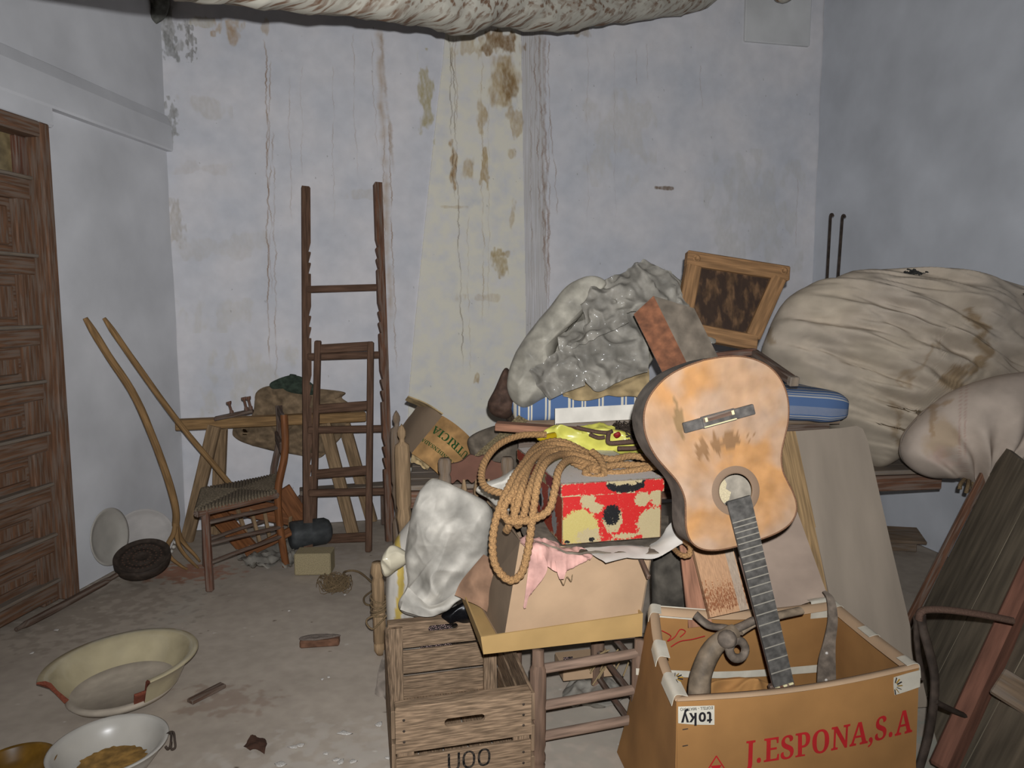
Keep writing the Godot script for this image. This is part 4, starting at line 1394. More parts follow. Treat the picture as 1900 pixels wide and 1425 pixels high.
	for k in 4:
		st = S()
		var a: Vector3 = c[k]; var b: Vector3 = c[(k + 1) % 4]
		var inner = ((c[0] + c[1] + c[2] + c[3]) * 0.25 - (a + b) * 0.5).normalized() * 0.034
		bar(st, a + inner + (b - a).normalized() * (0.0 if k % 2 == 0 else 0.06), b + inner - (b - a).normalized() * (0.0 if k % 2 == 0 else 0.06), 0.068, 0.045, nn, 0.005)
		part(t, "seat_rail", st, mat("stool_wood", Color(0.647, 0.488, 0.329), "grain", Vector3(0.7, 9, 1), 0.8, {"tri": false}) if k == 0 else M["stool_wood"])
	st = S()
	var cc = (c[0] + c[1] + c[2] + c[3]) * 0.25
	var inn = []
	for q in c: inn.append(cc + (q - cc) * 0.82 - nn * 0.0)
	plate(st, inn, nn, 0.012)
	var panel = mat("stool_panel", Color(0.48, 0.36, 0.252), "fibre", Vector3(2.2, 1.0, 2.2), 0.85)
	panel.detail_enabled = true
	panel.detail_blend_mode = BaseMaterial3D.BLEND_MODE_MIX
	var dk = Image.create(8, 8, false, Image.FORMAT_RGB8); dk.fill(Color(0.19, 0.14, 0.11))
	panel.detail_albedo = image_tex(dk); panel.detail_mask = T["mask_much"]
	part(t, "seat_panel", st, panel, "dark stained seat panel")
	for k in [0, 1]:
		st = S()
		var q = c[k] + (cc - c[k]).normalized() * 0.048 + nn * 0.022
		turned(st, q, q + nn * 0.004, [[0, 0.016], [1, 0.017], [1, 0.010], [0.2, 0.009], [0.2, 0]], 16)
		part(t, "leg_socket", st, M["stool_wood"])
	st = S()
	bar(st, at(1398, 655, 3.2), at(1470, 706, 2.86), 0.036, 0.036, Vector3.UP, 0.005)
	part(t, "leg", st, M["wood_dark"])
	st = S()
	bar(st, at(1475, 709, 2.84), at(1469, 705.5, 2.865), 0.038, 0.038, Vector3.UP, 0.003)
	part(t, "leg_end", st, M["wood_grey"])
	st = S()
	bar(st, at(1298, 664, 3.1), at(1400, 652, 3.2), 0.03, 0.03, Vector3.UP, 0.004)
	part(t, "stretcher", st, M["wood_red"])
	# --- cream cloth and heap of dusty plastic sheeting ---
	st = S()
	cloth(st, [[[1030, 700, 3.3], [1080, 690, 3.32], [1140, 680, 3.32], [1200, 670, 3.32]], [[1038, 722, 3.22], [1090, 716, 3.2], [1150, 708, 3.2], [1205, 700, 3.2]], [[1045, 735, 3.14], [1090, 740, 3.13], [1140, 734, 3.13], [1200, 740, 3.13]]], 24, 36, 0.004, func(p): return crumple(p, 1.2, 0.012))
	solo("cream_cloth", "cream cloth lying between the plastic sheeting and the striped mattress", "cloth", st, M["cloth_cream"], at(1120, 740, 3.14))
	t = thing("plastic_sheeting", "heap of crumpled dusty translucent plastic sheeting on the striped mattress", "plastic", at(1090, 750, 3.2))
	var crm = func(p): return crumple(p, 1.0, 0.06)
	st = S()
	o = pz([[1040, 715], [1010, 690], [985, 640], [1020, 580], [1060, 535], [1120, 520], [1180, 495], [1198, 485], [1240, 505], [1268, 527], [1270, 552], [1250, 575], [1215, 600], [1218, 650], [1190, 690], [1120, 710]], 3.36)
	pillow(st, o, at(1120, 610, 3.36), Vector3(-0.1, 0.3, 1).normalized(), 0.1, 0.12, crm, 110, 40)
	part(t, "heap", st, M["plastic"])
	# the thick roll folded over at the left, and the loose flap at the front
	st = S()
	o = pz([[941, 722], [944, 690], [958, 652], [985, 612], [1020, 570], [1050, 532], [1082, 514], [1112, 514], [1125, 528], [1100, 550], [1078, 585], [1045, 620], [1030, 655], [1028, 690], [1030, 722], [1005, 742], [975, 757], [952, 745]], 3.2)
	pillow(st, o, at(1012, 650, 3.2), Vector3(-0.1, 0.2, 1).normalized(), 0.09, 0.06, func(p): return crumple(p, 1.7, 0.03), 110, 30)
	part(t, "rolled_fold", st, M["plastic"])
	for q in [[[[1035, 622, 3.17], [1080, 592, 3.2], [1130, 575, 3.22], [1190, 560, 3.22]], [[1040, 660, 3.12], [1085, 640, 3.12], [1140, 630, 3.14], [1200, 620, 3.16]], [[1060, 690, 3.1], [1095, 690, 3.09], [1150, 680, 3.1], [1205, 670, 3.12]], [[1085, 712, 3.09], [1112, 727, 3.07], [1150, 706, 3.08], [1200, 692, 3.1]]], [[[1120, 520, 3.2], [1160, 500, 3.22], [1200, 488, 3.22], [1262, 520, 3.2]], [[1110, 545, 3.15], [1150, 540, 3.14], [1200, 530, 3.14], [1268, 545, 3.16]], [[1130, 560, 3.14], [1165, 580, 3.1], [1205, 570, 3.1], [1262, 560, 3.14]]], [[[985, 690, 3.12], [1020, 660, 3.1], [1060, 640, 3.1]], [[995, 715, 3.08], [1030, 695, 3.06], [1075, 680, 3.07]], [[1020, 742, 3.06], [1050, 728, 3.05], [1085, 715, 3.06]]], [[[1075, 560, 3.16], [1105, 530, 3.18], [1140, 520, 3.2]], [[1085, 600, 3.12], [1120, 575, 3.1], [1160, 560, 3.12]], [[1060, 650, 3.09], [1110, 625, 3.06], [1165, 600, 3.09]]], [[[1262, 545, 3.06], [1290, 580, 3.02], [1310, 625, 3.0]], [[1250, 570, 3.04], [1270, 605, 3.0], [1326, 638, 2.98]], [[1245, 600, 3.04], [1265, 630, 3.02], [1300, 632, 2.99]]]]:
		st = S()
		cloth(st, q, 30, 40, 0.002, func(p): return crumple(p, 0.9, 0.03))
		part(t, "flap", st, M["plastic_clear"])
	# --- brown leather bag left of the sheeting, and grey sacking ---
	st = S()
	o = pz([[936, 684], [948, 692], [955, 720], [958, 750], [945, 775], [925, 775], [910, 765], [905, 748], [918, 722]], 3.3)
	pillow(st, o, at(935, 735, 3.3), Vector3(-0.1, 0.1, 1).normalized(), 0.07, 0.06, func(p): return crumple(p, 0.8, 0.014), 48, 14)
	solo("leather_bag", "brown leather bag squeezed in left of the plastic sheeting", "bag", st, mat("bag_brown", Color(0.36, 0.27, 0.22), "blotch", Vector3(6, 6, 6), 0.8), at(935, 775, 3.3))
	st = S()
	o = pz([[868, 815], [890, 800], [918, 790], [945, 782], [975, 790], [985, 830], [960, 868], [915, 872], [880, 850], [870, 835]], 3.3)
	pillow(st, o, at(925, 830, 3.3), Vector3(-0.1, 0.3, 1).normalized(), 0.1, 0.1, func(p): return crumple(p, 1.4, 0.025), 60, 18)
	solo("grey_sacking", "grey dusty sacking bunched on the bed behind the rope", "sack", st, M["cloth_grey"], at(925, 872, 3.3))
	# strip of pale hide hanging from it
	st = S()
	cloth(st, [[[962, 770, 3.12], [980, 780, 3.12]], [[925, 805, 3.1], [940, 815, 3.1]], [[885, 840, 3.09], [900, 855, 3.08]], [[876, 852, 3.08], [884, 862, 3.07]]], 18, 6, 0.003, func(p): return crumple(p, 0.8, 0.006))
	solo("webbing_strip", "dull khaki webbing strip hanging slantwise behind the rope", "strap", st, mat("khaki", Color(0.537, 0.475, 0.35), "fibre", Vector3(6, 6, 6), 1.0), at(885, 850, 3.09))
	# --- condensed milk carton, bent round, lying upside down ---
	t = thing("milk_carton", "bent milk carton with green upside-down lettering on the bed", "box", at(815, 866, 3.36))
	make_milk_carton(t)
	# --- carved chair whose back faces the room ---
	t = thing("carved_chair", "carved chair back with turned finials behind the white sack", "chair", Vector3(-0.15, 0, -2.95))
	var pl = at(825, 850, 2.9); var pr = at(941, 848, 2.98)
	for q in [pl, pr]:
		st = S()
		turned(st, Vector3(q.x, 0, q.z), q, [[0, 0.0], [0, 0.022], [0.1, 0.025], [0.7, 0.026], [0.72, 0.021], [0.74, 0.026], [0.9, 0.026], [0.92, 0.021], [0.94, 0.027], [0.985, 0.027], [1.0, 0.02], [1.0, 0]], 16)
		part(t, "back_post", st, M["wood_plank"])
	st = S()
	var xa = (pr - pl).normalized()
	var w = (pr - pl).length()
	var poly = PackedVector2Array()
	for i in 41:
		var f = i / 40.0
		poly.append(Vector2(f * w, -0.03 + 0.028 * exp(-pow((f - 0.42) * 9.0, 2)) + 0.026 * exp(-pow((f - 0.64) * 10.0, 2)) + 0.014 * sin(f * PI)))
	for i in 41:
		var f = 1.0 - i / 40.0
		poly.append(Vector2(f * w, -0.098 + 0.008 * sin(f * 40.0)))
	prism(st, poly, 0.018, Transform3D(Basis(xa, Vector3.UP, xa.cross(Vector3.UP)), pl))
	part(t, "crest_rail", st, mat("crest_brown", Color(0.42, 0.28, 0.22), "soft", Vector3(4, 4, 4), 0.7))
	st = S()
	bar(st, pl - Vector3(0, 0.26, 0), pr - Vector3(0, 0.26, 0), 0.02, 0.04, Vector3.UP, 0.004)
	part(t, "lower_rail", st, M["wood_red"])
	for f in [0.3, 0.5, 0.7]:
		st = S()
		var a = pl.lerp(pr, f)
		turned(st, a - Vector3(0, 0.25, 0), a - Vector3(0, 0.09, 0), [[0, 0.006], [0.25, 0.014], [0.5, 0.006], [0.6, 0.012], [0.75, 0.013], [1, 0.005]], 10)
		part(t, "spindle", st, M["wood_pale"])
	st = S()
	hexa(st, [Vector3(pl.x - 0.02, 0.40, pl.z), Vector3(pr.x + 0.02, 0.40, pr.z), Vector3(pr.x + 0.02, 0.40, pr.z + 0.1), Vector3(pl.x - 0.02, 0.40, pl.z + 0.1), Vector3(pl.x - 0.02, 0.43, pl.z), Vector3(pr.x + 0.02, 0.43, pr.z), Vector3(pr.x + 0.02, 0.43, pr.z + 0.1), Vector3(pl.x - 0.02, 0.43, pl.z + 0.1)])
	part(t, "seat", st, M["wood_plank"])

func make_milk_carton(t):
	# a carton wall bent into an arc: u along the arc, w across it
	var st = S()
	var axis_a = at(770, 845, 3.3); var axis_b = at(833, 768, 3.42)
	var ax = (axis_b - axis_a).normalized()                    # along the lettering's up
	var run = (at(870, 862, 3.42) - at(765, 836, 3.3))
	run = (run - ax * run.dot(ax)).normalized()
	var out = ax.cross(run)
	if out.z < 0: out = -out
	var P = func(u, w, d):     # u 0..1 along the bend, w 0..1 across
		var a = (u - 0.5) * 1.7
		return axis_a + ax * (w * 0.235 - 0.0) + run * (0.115 + 0.17 * sin(a)) + out * (0.17 * cos(a) - 0.13 + d)
	var g = []
	for i in 25:
		var row = []
		for j in 9: row.append(P.call(i / 24.0, j / 8.0, 0.0))
		g.append(row)
	sheet(st, g, 0.005)
	part(t, "front_wall", st, mat("milk_card", Color(0.74, 0.57, 0.36), "blotch", Vector3(3, 3, 3), 0.85))
	# the grey side and flap, the far wall
	st = S()
	var tl = P.call(0.0, 1.0, 0); var bl = P.call(0.0, 0.0, 0)
	var q = [bl, tl, at(778, 752, 3.62), at(738, 800, 3.62)]
	cloth_pts(st, [[q[0], q[1]], [q[0].lerp(q[3], 0.5) + Vector3(0, 0.01, 0.03), q[1].lerp(q[2], 0.5) + Vector3(0, 0.02, 0.03)], [q[3], q[2]]], 14, 14, 0.005, func(p): return 0.01 * noise.get_noise_3d(p.x * 90, p.y * 90, 4))
	part(t, "side_wall", st, M["card_dull"])
	st = S()
	cloth_pts(st, [[at(757, 735, 3.5), at(752, 742, 3.56)], [at(790, 748, 3.46), at(785, 756, 3.58)], [at(822, 768, 3.4), at(812, 772, 3.58)]], 12, 8, 0.006)
	part(t, "flap", st, M["cloth_cream"])
	st = S()
	cloth_pts(st, [[P.call(1.0, 0.0, 0), P.call(1.0, 1.0, 0)], [P.call(1.0, 0.0, 0) + Vector3(-0.05, 0, -0.2), P.call(1.0, 1.0, 0) + Vector3(-0.05, 0, -0.2)]], 4, 4, 0.005)
	part(t, "far_wall", st, M["card_dull"])
	st = S()
	cloth_pts(st, [[at(765, 840, 3.33), at(800, 862, 3.33)], [at(762, 856, 3.35), at(793, 872, 3.35)]], 10, 24, 0.004, func(p): return crumple(p, 0.35, 0.012))
	part(t, "torn_edge", st, M["cloth_cream"])
	# lettering, upside down
	var put_at = func(u0, w0):
		return func(x, y, z): return P.call(u0 - x / 0.30, w0 - y / 0.235, z + 0.0035)
	words(t, "lettering", "LECHE CONDENSADA", "Droid Serif", 0.026, M["green_print"], put_at.call(0.93, 0.42), 700)
	words(t, "lettering", "NUTRICIA", "Droid Serif", 0.054, M["green_print"], put_at.call(0.93, 0.80), 700)

func cloth_pts(st, rows, nu, nv, th = 0.002, wr = null):
	sheet(st, smooth_grid(rows, nu, nv), th, wr)

# ---------- the heap in front: chair, tray, carton, red box, rope, sacks ----------
func open_box(t, lower, upper, th, m, called = "side"):     # four walls and a bottom; corners run front-left, front-right, back-right, back-left
	var mid = Vector3.ZERO
	for q in lower: mid += q / 4.0
	for k in 4:
		var st = S()
		var a = lower[k]; var b = lower[(k + 1) % 4]; var c = upper[(k + 1) % 4]; var d = upper[k]
		var n = (b - a).cross(d - a).normalized()
		if n.dot((a + b) * 0.5 - mid) < 0: n = -n
		plate(st, [a, b, c, d], n, th)
		part(t, called, st, m[k] if m is Array else m)
	var st2 = S()
	hexa(st2, [lower[0], lower[1], lower[2], lower[3], lower[0] + Vector3(0, th, 0), lower[1] + Vector3(0, th, 0), lower[2] + Vector3(0, th, 0), lower[3] + Vector3(0, th, 0)])
	part(t, "bottom", st2, m[0] if m is Array else m)

func peeled(w, h, spots, seed_z, base: Color) -> ImageTexture:
	# lacquered red paper, scuffed through to bare board; spots: [x, y, rx, ry, colour, ragged]
	var im = Image.create(w, h, false, Image.FORMAT_RGB8)
	for y in h:
		for x in w:
			var c = base
			var n = noise.get_noise_3d(x * 1.3, y * 1.3, seed_z)
			var n2 = noise.get_noise_3d(x * 5.0, y * 5.0, seed_z + 9)
			for s in spots:
				var q = 1.0 - Vector2((x - s[0] * w) / (s[2] * w), (y - s[1] * h) / (s[3] * h)).length() + s[5] * (n + 0.5 * n2)
				if q > 0.0: c = s[4]
			var edge = min(min(x, w - 1 - x), min(y, h - 1 - y))
			if edge < 9.0 * (n + 0.6 * n2) + 0.6 or n + n2 > 0.88:
				c = Color(0.66, 0.60, 0.46)
			im.set_pixel(x, y, Color(c.r + n2 * 0.04, c.g + n2 * 0.04, c.b + n2 * 0.04))
	return image_tex(im)

func face_mat(key, tex) -> StandardMaterial3D:
	var m = StandardMaterial3D.new()
	m.resource_name = key
	m.albedo_texture = tex
	m.roughness = 0.55
	m.metallic_specular = 0.4
	m.cull_mode = BaseMaterial3D.CULL_DISABLED
	return m

func panel(st, a, b, c, d, n, th):       # a flat piece of card with its picture on the front: a top left, b top right, c bottom right, d bottom left
	st.set_smooth_group(-1)
	quad(st, a, b, c, d, n, Vector2(0, 0), Vector2(1, 0), Vector2(1, 1), Vector2(0, 1))
	var e = [a - n * th, b - n * th, c - n * th, d - n * th]
	quad(st, e[0], e[1], e[2], e[3], -n, Vector2(0, 0), Vector2(1, 0), Vector2(1, 1), Vector2(0, 1))
	var f = [a, b, c, d]
	for k in 4:
		var k2 = (k + 1) % 4
		quad(st, f[k], f[k2], e[k2], e[k], (f[k] + f[k2]) * 0.5 - (a + c) * 0.5, Vector2(0.01, 0.01), Vector2(0.02, 0.01), Vector2(0.02, 0.02), Vector2(0.01, 0.02))

func rope_line(st, list, r = 0.0112):
	var q = pts(list)
	var l = 0.0
	for i in q.size() - 1: l += (q[i + 1] - q[i]).length()
	var p = curve(q, int(max(40, l / 0.0042)))
	tube(st, p, r, 12, {"lobes": 3, "twist": 19.0})

func make_heap_front():
	var st
	var t
	# --- low chair that carries the cartons ---
	t = thing("turned_leg_chair", "low chair with turned legs and three rungs, standing under the cardboard tray", "chair", Vector3(0.25, 0, -2.3))
	var fl = at(998, 1330, 2.13); var fr = at(1186, 1280, 2.2)
	fl.y = 0; fr.y = 0
	var dp = Vector3(-0.07, 0, -0.36)
	var sy = 0.405
	for q in [[fl, 0], [fr, 0], [fl + dp, 1], [fr + dp + Vector3(-0.02, 0, 0), 1]]:
		st = S()
		turned(st, q[0], q[0] + Vector3(0, sy - 0.005, 0), [[0, 0.0], [0, 0.021], [0.06, 0.024], [0.075, 0.019], [0.1, 0.025], [0.14, 0.025], [0.17, 0.021], [0.22, 0.025], [0.85, 0.026], [0.88, 0.019], [1.0, 0.018], [1.0, 0]], 16)
		part(t, "leg", st, mat("chair_leg_brown", Color(0.50, 0.40, 0.33), "grain", Vector3(0.7, 9, 1), 0.8, {"tri": false}) if not M.has("chair_leg_brown") else M["chair_leg_brown"])
	for y in [0.355, 0.235, 0.135]:
		st = S()
		stick(st, fl + Vector3(0, y - 0.02, 0), fr + Vector3(0, y, 0), 0.0155, -1, 10)
		part(t, "rung", st, mat("rung_dusty", Color(0.60, 0.50, 0.43), "grain", Vector3(0.7, 9, 1), 0.9, {"tri": false}) if not M.has("rung_dusty") else M["rung_dusty"])
		st = S()
		stick(st, fr + Vector3(0, y - 0.05, 0), fr + dp + Vector3(-0.02, y - 0.05, 0), 0.011)
		part(t, "rung", st, M["wood_dark"])
	st = S()
	hexa(st, [fl + Vector3(-0.02, sy - 0.015, -0.03), fr + Vector3(0.0, sy - 0.015, -0.03), fr + dp + Vector3(0.0, sy - 0.015, -0.02), fl + dp + Vector3(-0.02, sy - 0.015, -0.02), fl + Vector3(-0.02, sy, -0.03), fr + Vector3(0.0, sy, -0.03), fr + dp + Vector3(0, sy, -0.02), fl + dp + Vector3(-0.02, sy, -0.02)])
	part(t, "seat", st, M["wood_dark"])
	# --- shallow tray ---
	t = thing("cardboard_tray", "shallow tan cardboard tray standing on the low chair", "box", Vector3(0.2, sy, -2.2))
	var l0 = at(897, 1233, 2.08); var l1 = at(1191, 1190, 2.2)
	l0.y = sy + 0.004; l1.y = sy + 0.004
	var depth = Vector3(-0.09, 0, -0.40)
	var u0 = at(892, 1182, 2.075); var u1 = at(1193, 1138, 2.195)
	open_box(t, [l0, l1, l1 + depth, l0 + depth], [u0, u1, u1 + depth + Vector3(0, 0.0, 0), u0 + depth], 0.005, M["card_tan"])
	# --- tall carton inside it ---
	t = thing("brown_carton", "plain brown open carton standing in the shallow tray", "box", Vector3(0.25, sy + 0.01, -2.25))
	var b0 = at(933, 1190, 2.12); var b1 = at(1186, 1146, 2.215)
	b0.y = sy + 0.012; b1.y = sy + 0.012
	var c0 = at(965, 1004, 2.155); var c1 = at(1209, 1034, 2.25)
	var d2 = Vector3(-0.1, 0, -0.36)
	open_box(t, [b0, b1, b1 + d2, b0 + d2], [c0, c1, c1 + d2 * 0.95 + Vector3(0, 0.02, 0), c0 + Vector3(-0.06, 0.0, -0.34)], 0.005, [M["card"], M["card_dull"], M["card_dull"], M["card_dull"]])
	st = S()      # left flap, sticking up
	var f0 = c0; var f1 = c0 + Vector3(-0.06, 0, -0.34)
	plate(st, [f0, f1, f1 + Vector3(-0.05, 0.05, 0.06), f0 + Vector3(-0.05, 0.045, -0.1)], Vector3(-0.9, 0.3, 0.3).normalized(), 0.004)
	part(t, "flap", st, M["card_dull"])
	# --- dull brown cloth over the carton, under the red box ---
	st = S()
	cloth(st, [[[958, 930, 2.5], [1040, 940, 2.5], [1140, 950, 2.5], [1240, 960, 2.5]], [[968, 985, 2.24], [1040, 1006, 2.22], [1130, 1015, 2.22], [1240, 1005, 2.26]], [[985, 1000, 2.14], [1050, 1022, 2.12], [1120, 1028, 2.12], [1230, 1030, 2.16]]], 16, 36, 0.006, func(p): return folds(p, Vector3(0.2, 0, 1).normalized(), 0.8, 0.012))
	solo("brown_cloth", "brown cloth spread over the carton under the red box", "cloth", st, M["cloth_grey"], at(1100, 1020, 2.2))
	# --- red box ---
	var y0 = 0.722
	var o = Vector3(0.152, y0, -2.155)
	var yaw = deg_to_rad(13.0)
	var ex = Vector3(cos(yaw), 0, -sin(yaw)); var ez = Vector3(-sin(yaw), 0, -cos(yaw))
	t = thing("red_box", "scuffed red shoe box with black and bare patches, rope lying on its lid", "box", o)
	var W = 0.325; var D = 0.56; var H = 0.188
	var red = Color(0.68, 0.12, 0.11); var bare = Color(0.63, 0.57, 0.43); var black = Color(0.07, 0.07, 0.075); var pale = Color(0.66, 0.60, 0.36)
	var front = [[0.25, 0.28, 0.075, 0.15, bare, 0.4], [0.33, 0.42, 0.075, 0.09, bare, 0.5], [0.80, 0.32, 0.08, 0.12, bare, 0.35], [0.97, 0.24, 0.1, 0.22, bare, 0.35], [0.92, 0.76, 0.17, 0.29, bare, 0.25], [0.17, 0.76, 0.19, 0.33, pale, 0.2], [0.27, 0.9, 0.12, 0.14, bare, 0.5], [0.50, 0.64, 0.10, 0.22, bare, 0.3], [0.49, 0.56, 0.085, 0.17, black, 0.3], [0.62, 0.93, 0.13, 0.05, bare, 0.8], [0.29, 0.95, 0.028, 0.04, black, 0.5], [0.05, 0.96, 0.025, 0.03, black, 0.5]]
	var sideS = [[0.25, 0.3, 0.05, 0.16, Color(0.55, 0.54, 0.53), 0.5], [0.25, 0.32, 0.03, 0.1, black, 0.2], [0.55, 0.55, 0.06, 0.2, Color(0.55, 0.54, 0.53), 0.5], [0.55, 0.6, 0.035, 0.12, black, 0.2], [0.78, 0.4, 0.07, 0.25, Color(0.55, 0.54, 0.53), 0.8], [0.85, 0.75, 0.05, 0.2, Color(0.5, 0.49, 0.48), 0.6]]
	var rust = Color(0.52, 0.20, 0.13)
	var P = func(a, y, b): return o + ex * a + Vector3.UP * y + ez * b
	st = S()
	panel(st, P.call(0, H, 0), P.call(W, H, 0), P.call(W, 0, 0), P.call(0, 0, 0), -ez, 0.003)
	part(t, "front", st, face_mat("red_front", peeled(460, 250, front, 3.0, red)))
	st = S()
	panel(st, P.call(0, H, D), P.call(0, H, 0), P.call(0, 0, 0), P.call(0, 0, D), -ex, 0.003)
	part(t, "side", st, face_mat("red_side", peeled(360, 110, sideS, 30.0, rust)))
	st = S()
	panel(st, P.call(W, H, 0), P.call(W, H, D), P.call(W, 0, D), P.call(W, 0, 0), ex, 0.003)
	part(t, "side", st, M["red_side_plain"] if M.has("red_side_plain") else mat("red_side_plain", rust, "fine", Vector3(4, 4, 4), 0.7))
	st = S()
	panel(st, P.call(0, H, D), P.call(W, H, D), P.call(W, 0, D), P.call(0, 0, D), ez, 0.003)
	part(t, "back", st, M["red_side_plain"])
	st = S()
	panel(st, P.call(0, 0.002, 0), P.call(W, 0.002, 0), P.call(W, 0.002, D), P.call(0, 0.002, D), Vector3.UP, 0.002)
	part(t, "bottom", st, M["card_dull"])
	var g = 0.006; var LH = 0.042
	var lid_top = [[0.5, 0.5, 0.75, 0.75, Color(0.80, 0.77, 0.74), 0.35]]
	st = S()
	panel(st, P.call(-g, H + 0.004, D + g), P.call(W + g, H + 0.004, D + g), P.call(W + g, H + 0.004, -g), P.call(-g, H + 0.004, -g), Vector3.UP, 0.003)
	var lid = part(t, "lid", st, face_mat("red_lid_top", peeled(256, 320, lid_top, 50.0, Color(0.76, 0.66, 0.66))), "grey dusty lid")
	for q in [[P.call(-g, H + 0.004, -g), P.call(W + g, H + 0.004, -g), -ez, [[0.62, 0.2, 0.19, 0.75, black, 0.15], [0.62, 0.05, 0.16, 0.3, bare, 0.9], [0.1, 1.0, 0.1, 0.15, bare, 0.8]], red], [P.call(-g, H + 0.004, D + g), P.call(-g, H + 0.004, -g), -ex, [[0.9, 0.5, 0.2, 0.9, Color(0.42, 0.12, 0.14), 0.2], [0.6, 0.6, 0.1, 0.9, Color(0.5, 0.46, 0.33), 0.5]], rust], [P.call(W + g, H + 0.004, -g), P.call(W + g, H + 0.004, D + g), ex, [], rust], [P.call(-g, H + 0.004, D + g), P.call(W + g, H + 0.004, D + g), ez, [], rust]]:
		st = S()
		panel(st, q[0], q[1], q[1] - Vector3(0, LH, 0), q[0] - Vector3(0, LH, 0), q[2], 0.002)
		part(lid, "skirt", st, face_mat("lid_skirt", peeled(300, 40, q[3], 70.0 + q[0].x * 20.0, q[4])))
	# --- white paper slipped under the red box ---
	st = S()
	cloth(st, [[[1085, 1014, 2.16], [1150, 1012, 2.2], [1215, 1006, 2.24], [1250, 962, 2.3]], [[1105, 1030, 2.1], [1155, 1026, 2.13], [1215, 1022, 2.17], [1264, 985, 2.24]], [[1124, 1045, 2.06], [1160, 1035, 2.1], [1220, 1033, 2.14], [1276, 1003, 2.2]]], 14, 26, 0.0012, func(p): return crumple(p, 1.3, 0.006))
	solo("white_paper", "crumpled white paper poking out under the red box beside the guitar", "paper", st, mat("paper", Color(0.837, 0.81, 0.769), "soft", Vector3(3, 3, 3), 0.8), at(1180, 1030, 2.12))
	# --- pink cloth hanging out of the carton ---
	st = S()
	cloth(st, [[[962, 998, 2.22], [1000, 1004, 2.17], [1045, 1012, 2.16], [1100, 1030, 2.18]], [[968, 1006, 2.12], [1005, 1012, 2.115], [1048, 1022, 2.12], [1096, 1036, 2.14]], [[984, 1030, 2.11], [1010, 1035, 2.1], [1040, 1045, 2.11], [1078, 1046, 2.13]], [[990, 1046, 2.105], [1010, 1048, 2.095], [1036, 1062, 2.1], [1056, 1058, 2.12]]], 26, 44, 0.003, func(p): return folds(p, Vector3(0.1, 1, 0).normalized(), 0.5, 0.02))
	cloth(st, [[[984, 1022, 2.11], [1008, 1026, 2.10]], [[980, 1060, 2.09], [1016, 1052, 2.085]], [[976, 1092, 2.085], [1006, 1076, 2.08]], [[973, 1118, 2.082], [984, 1100, 2.08]], [[972, 1128, 2.08], [976, 1128, 2.08]]], 24, 12, 0.003, func(p): return folds(p, Vector3(0.1, 1, 0).normalized(), 0.4, 0.01))
	cloth(st, [[[1030, 1040, 2.1], [1044, 1040, 2.1]], [[1034, 1062, 2.085], [1050, 1058, 2.085]], [[1038, 1074, 2.085], [1046, 1074, 2.085]]], 12, 8, 0.004)
	solo("pink_cloth", "pale pink cloth hanging over the front of the brown carton", "cloth", st, M["cloth_pink"], at(1020, 1060, 2.1))
	st = S()
	tube(st, curve(pts([[1040, 1075, 2.09], [1046, 1085, 2.07], [1052, 1070, 2.08], [1060, 1078, 2.075], [1062, 1066, 2.08]]), 26), 0.0012, 5)
	solo("loose_thread", "thin dark thread dangling below the pink cloth", "thread", st, M["twine"], at(1046, 1085, 2.08))
	# --- wooden slat in the carton ---
	st = S()
	bar(st, at(1182, 1022, 2.24), at(1204, 1072, 2.14), 0.012, 0.018, Vector3.UP, 0.003)
	solo("wooden_peg", "short dark stick poking from the brown carton's right corner", "stick", st, M["wood_dark"], at(1204, 1072, 2.14))
	# --- rope ---
	t = thing("braided_rope", "coil of tan braided rope looped over the red box and hanging to its left", "rope", at(950, 1078, 2.05))
	var zt = 2.3
	var lines = [
		[[1012, 806, 2.55], [965, 808, 2.5], [925, 825, 2.42], [900, 855, 2.32], [893, 885, 2.24], [902, 905, 2.18], [930, 915, 2.13], [955, 916, 2.14]],
		[[1120, 862, 2.36], [1075, 845, 2.42], [1025, 832, 2.42], [990, 842, 2.34], [960, 875, 2.2], [936, 920, 2.1], [920, 965, 2.06], [914, 1010, 2.045], [920, 1050, 2.04], [944, 1076, 2.035], [966, 1066, 2.035], [978, 1030, 2.04], [985, 985, 2.05], [992, 930, 2.06], [1000, 885, 2.1], [1016, 855, 2.2], [1050, 842, 2.38], [1100, 852, 2.4]],
		[[1115, 868, 2.34], [1060, 850, 2.38], [1010, 838, 2.36], [975, 870, 2.2], [950, 915, 2.09], [934, 945, 2.07], [945, 966, 2.06], [985, 964, 2.055], [1018, 946, 2.055], [1030, 905, 2.08], [1038, 870, 2.15], [1060, 852, 2.28], [1095, 862, 2.33]],
		[[1105, 850, 2.42], [1050, 826, 2.48], [1010, 828, 2.44], [985, 860, 2.26], [968, 905, 2.1], [958, 945, 2.07], [945, 975, 2.09], [940, 984, 2.12]],
		[[1100, 846, 2.44], [1045, 820, 2.5], [1005, 824, 2.46], [978, 850, 2.3], [960, 900, 2.12], [954, 940, 2.08], [956, 965, 2.06], [962, 975, 2.09]],
		[[1110, 858, 2.4], [1060, 836, 2.44], [1018, 840, 2.36], [998, 870, 2.2], [980, 915, 2.085], [972, 955, 2.075], [958, 970, 2.08]],
		[[1085, 840, 2.45], [1130, 852, 2.37], [1175, 846, 2.4], [1232, 860, 2.36]],
		[[1120, 866, 2.33], [1160, 862, 2.35], [1215, 866, 2.33]],
		[[1060, 856, 2.36], [1095, 872, 2.3], [1140, 878, 2.28], [1180, 872, 2.3], [1225, 864, 2.34]],
		[[1098, 838, 2.37], [1112, 850, 2.33], [1120, 868, 2.28], [1118, 882, 2.25], [1098, 886, 2.25], [1086, 876, 2.27], [1100, 868, 2.3], [1116, 872, 2.28]]]
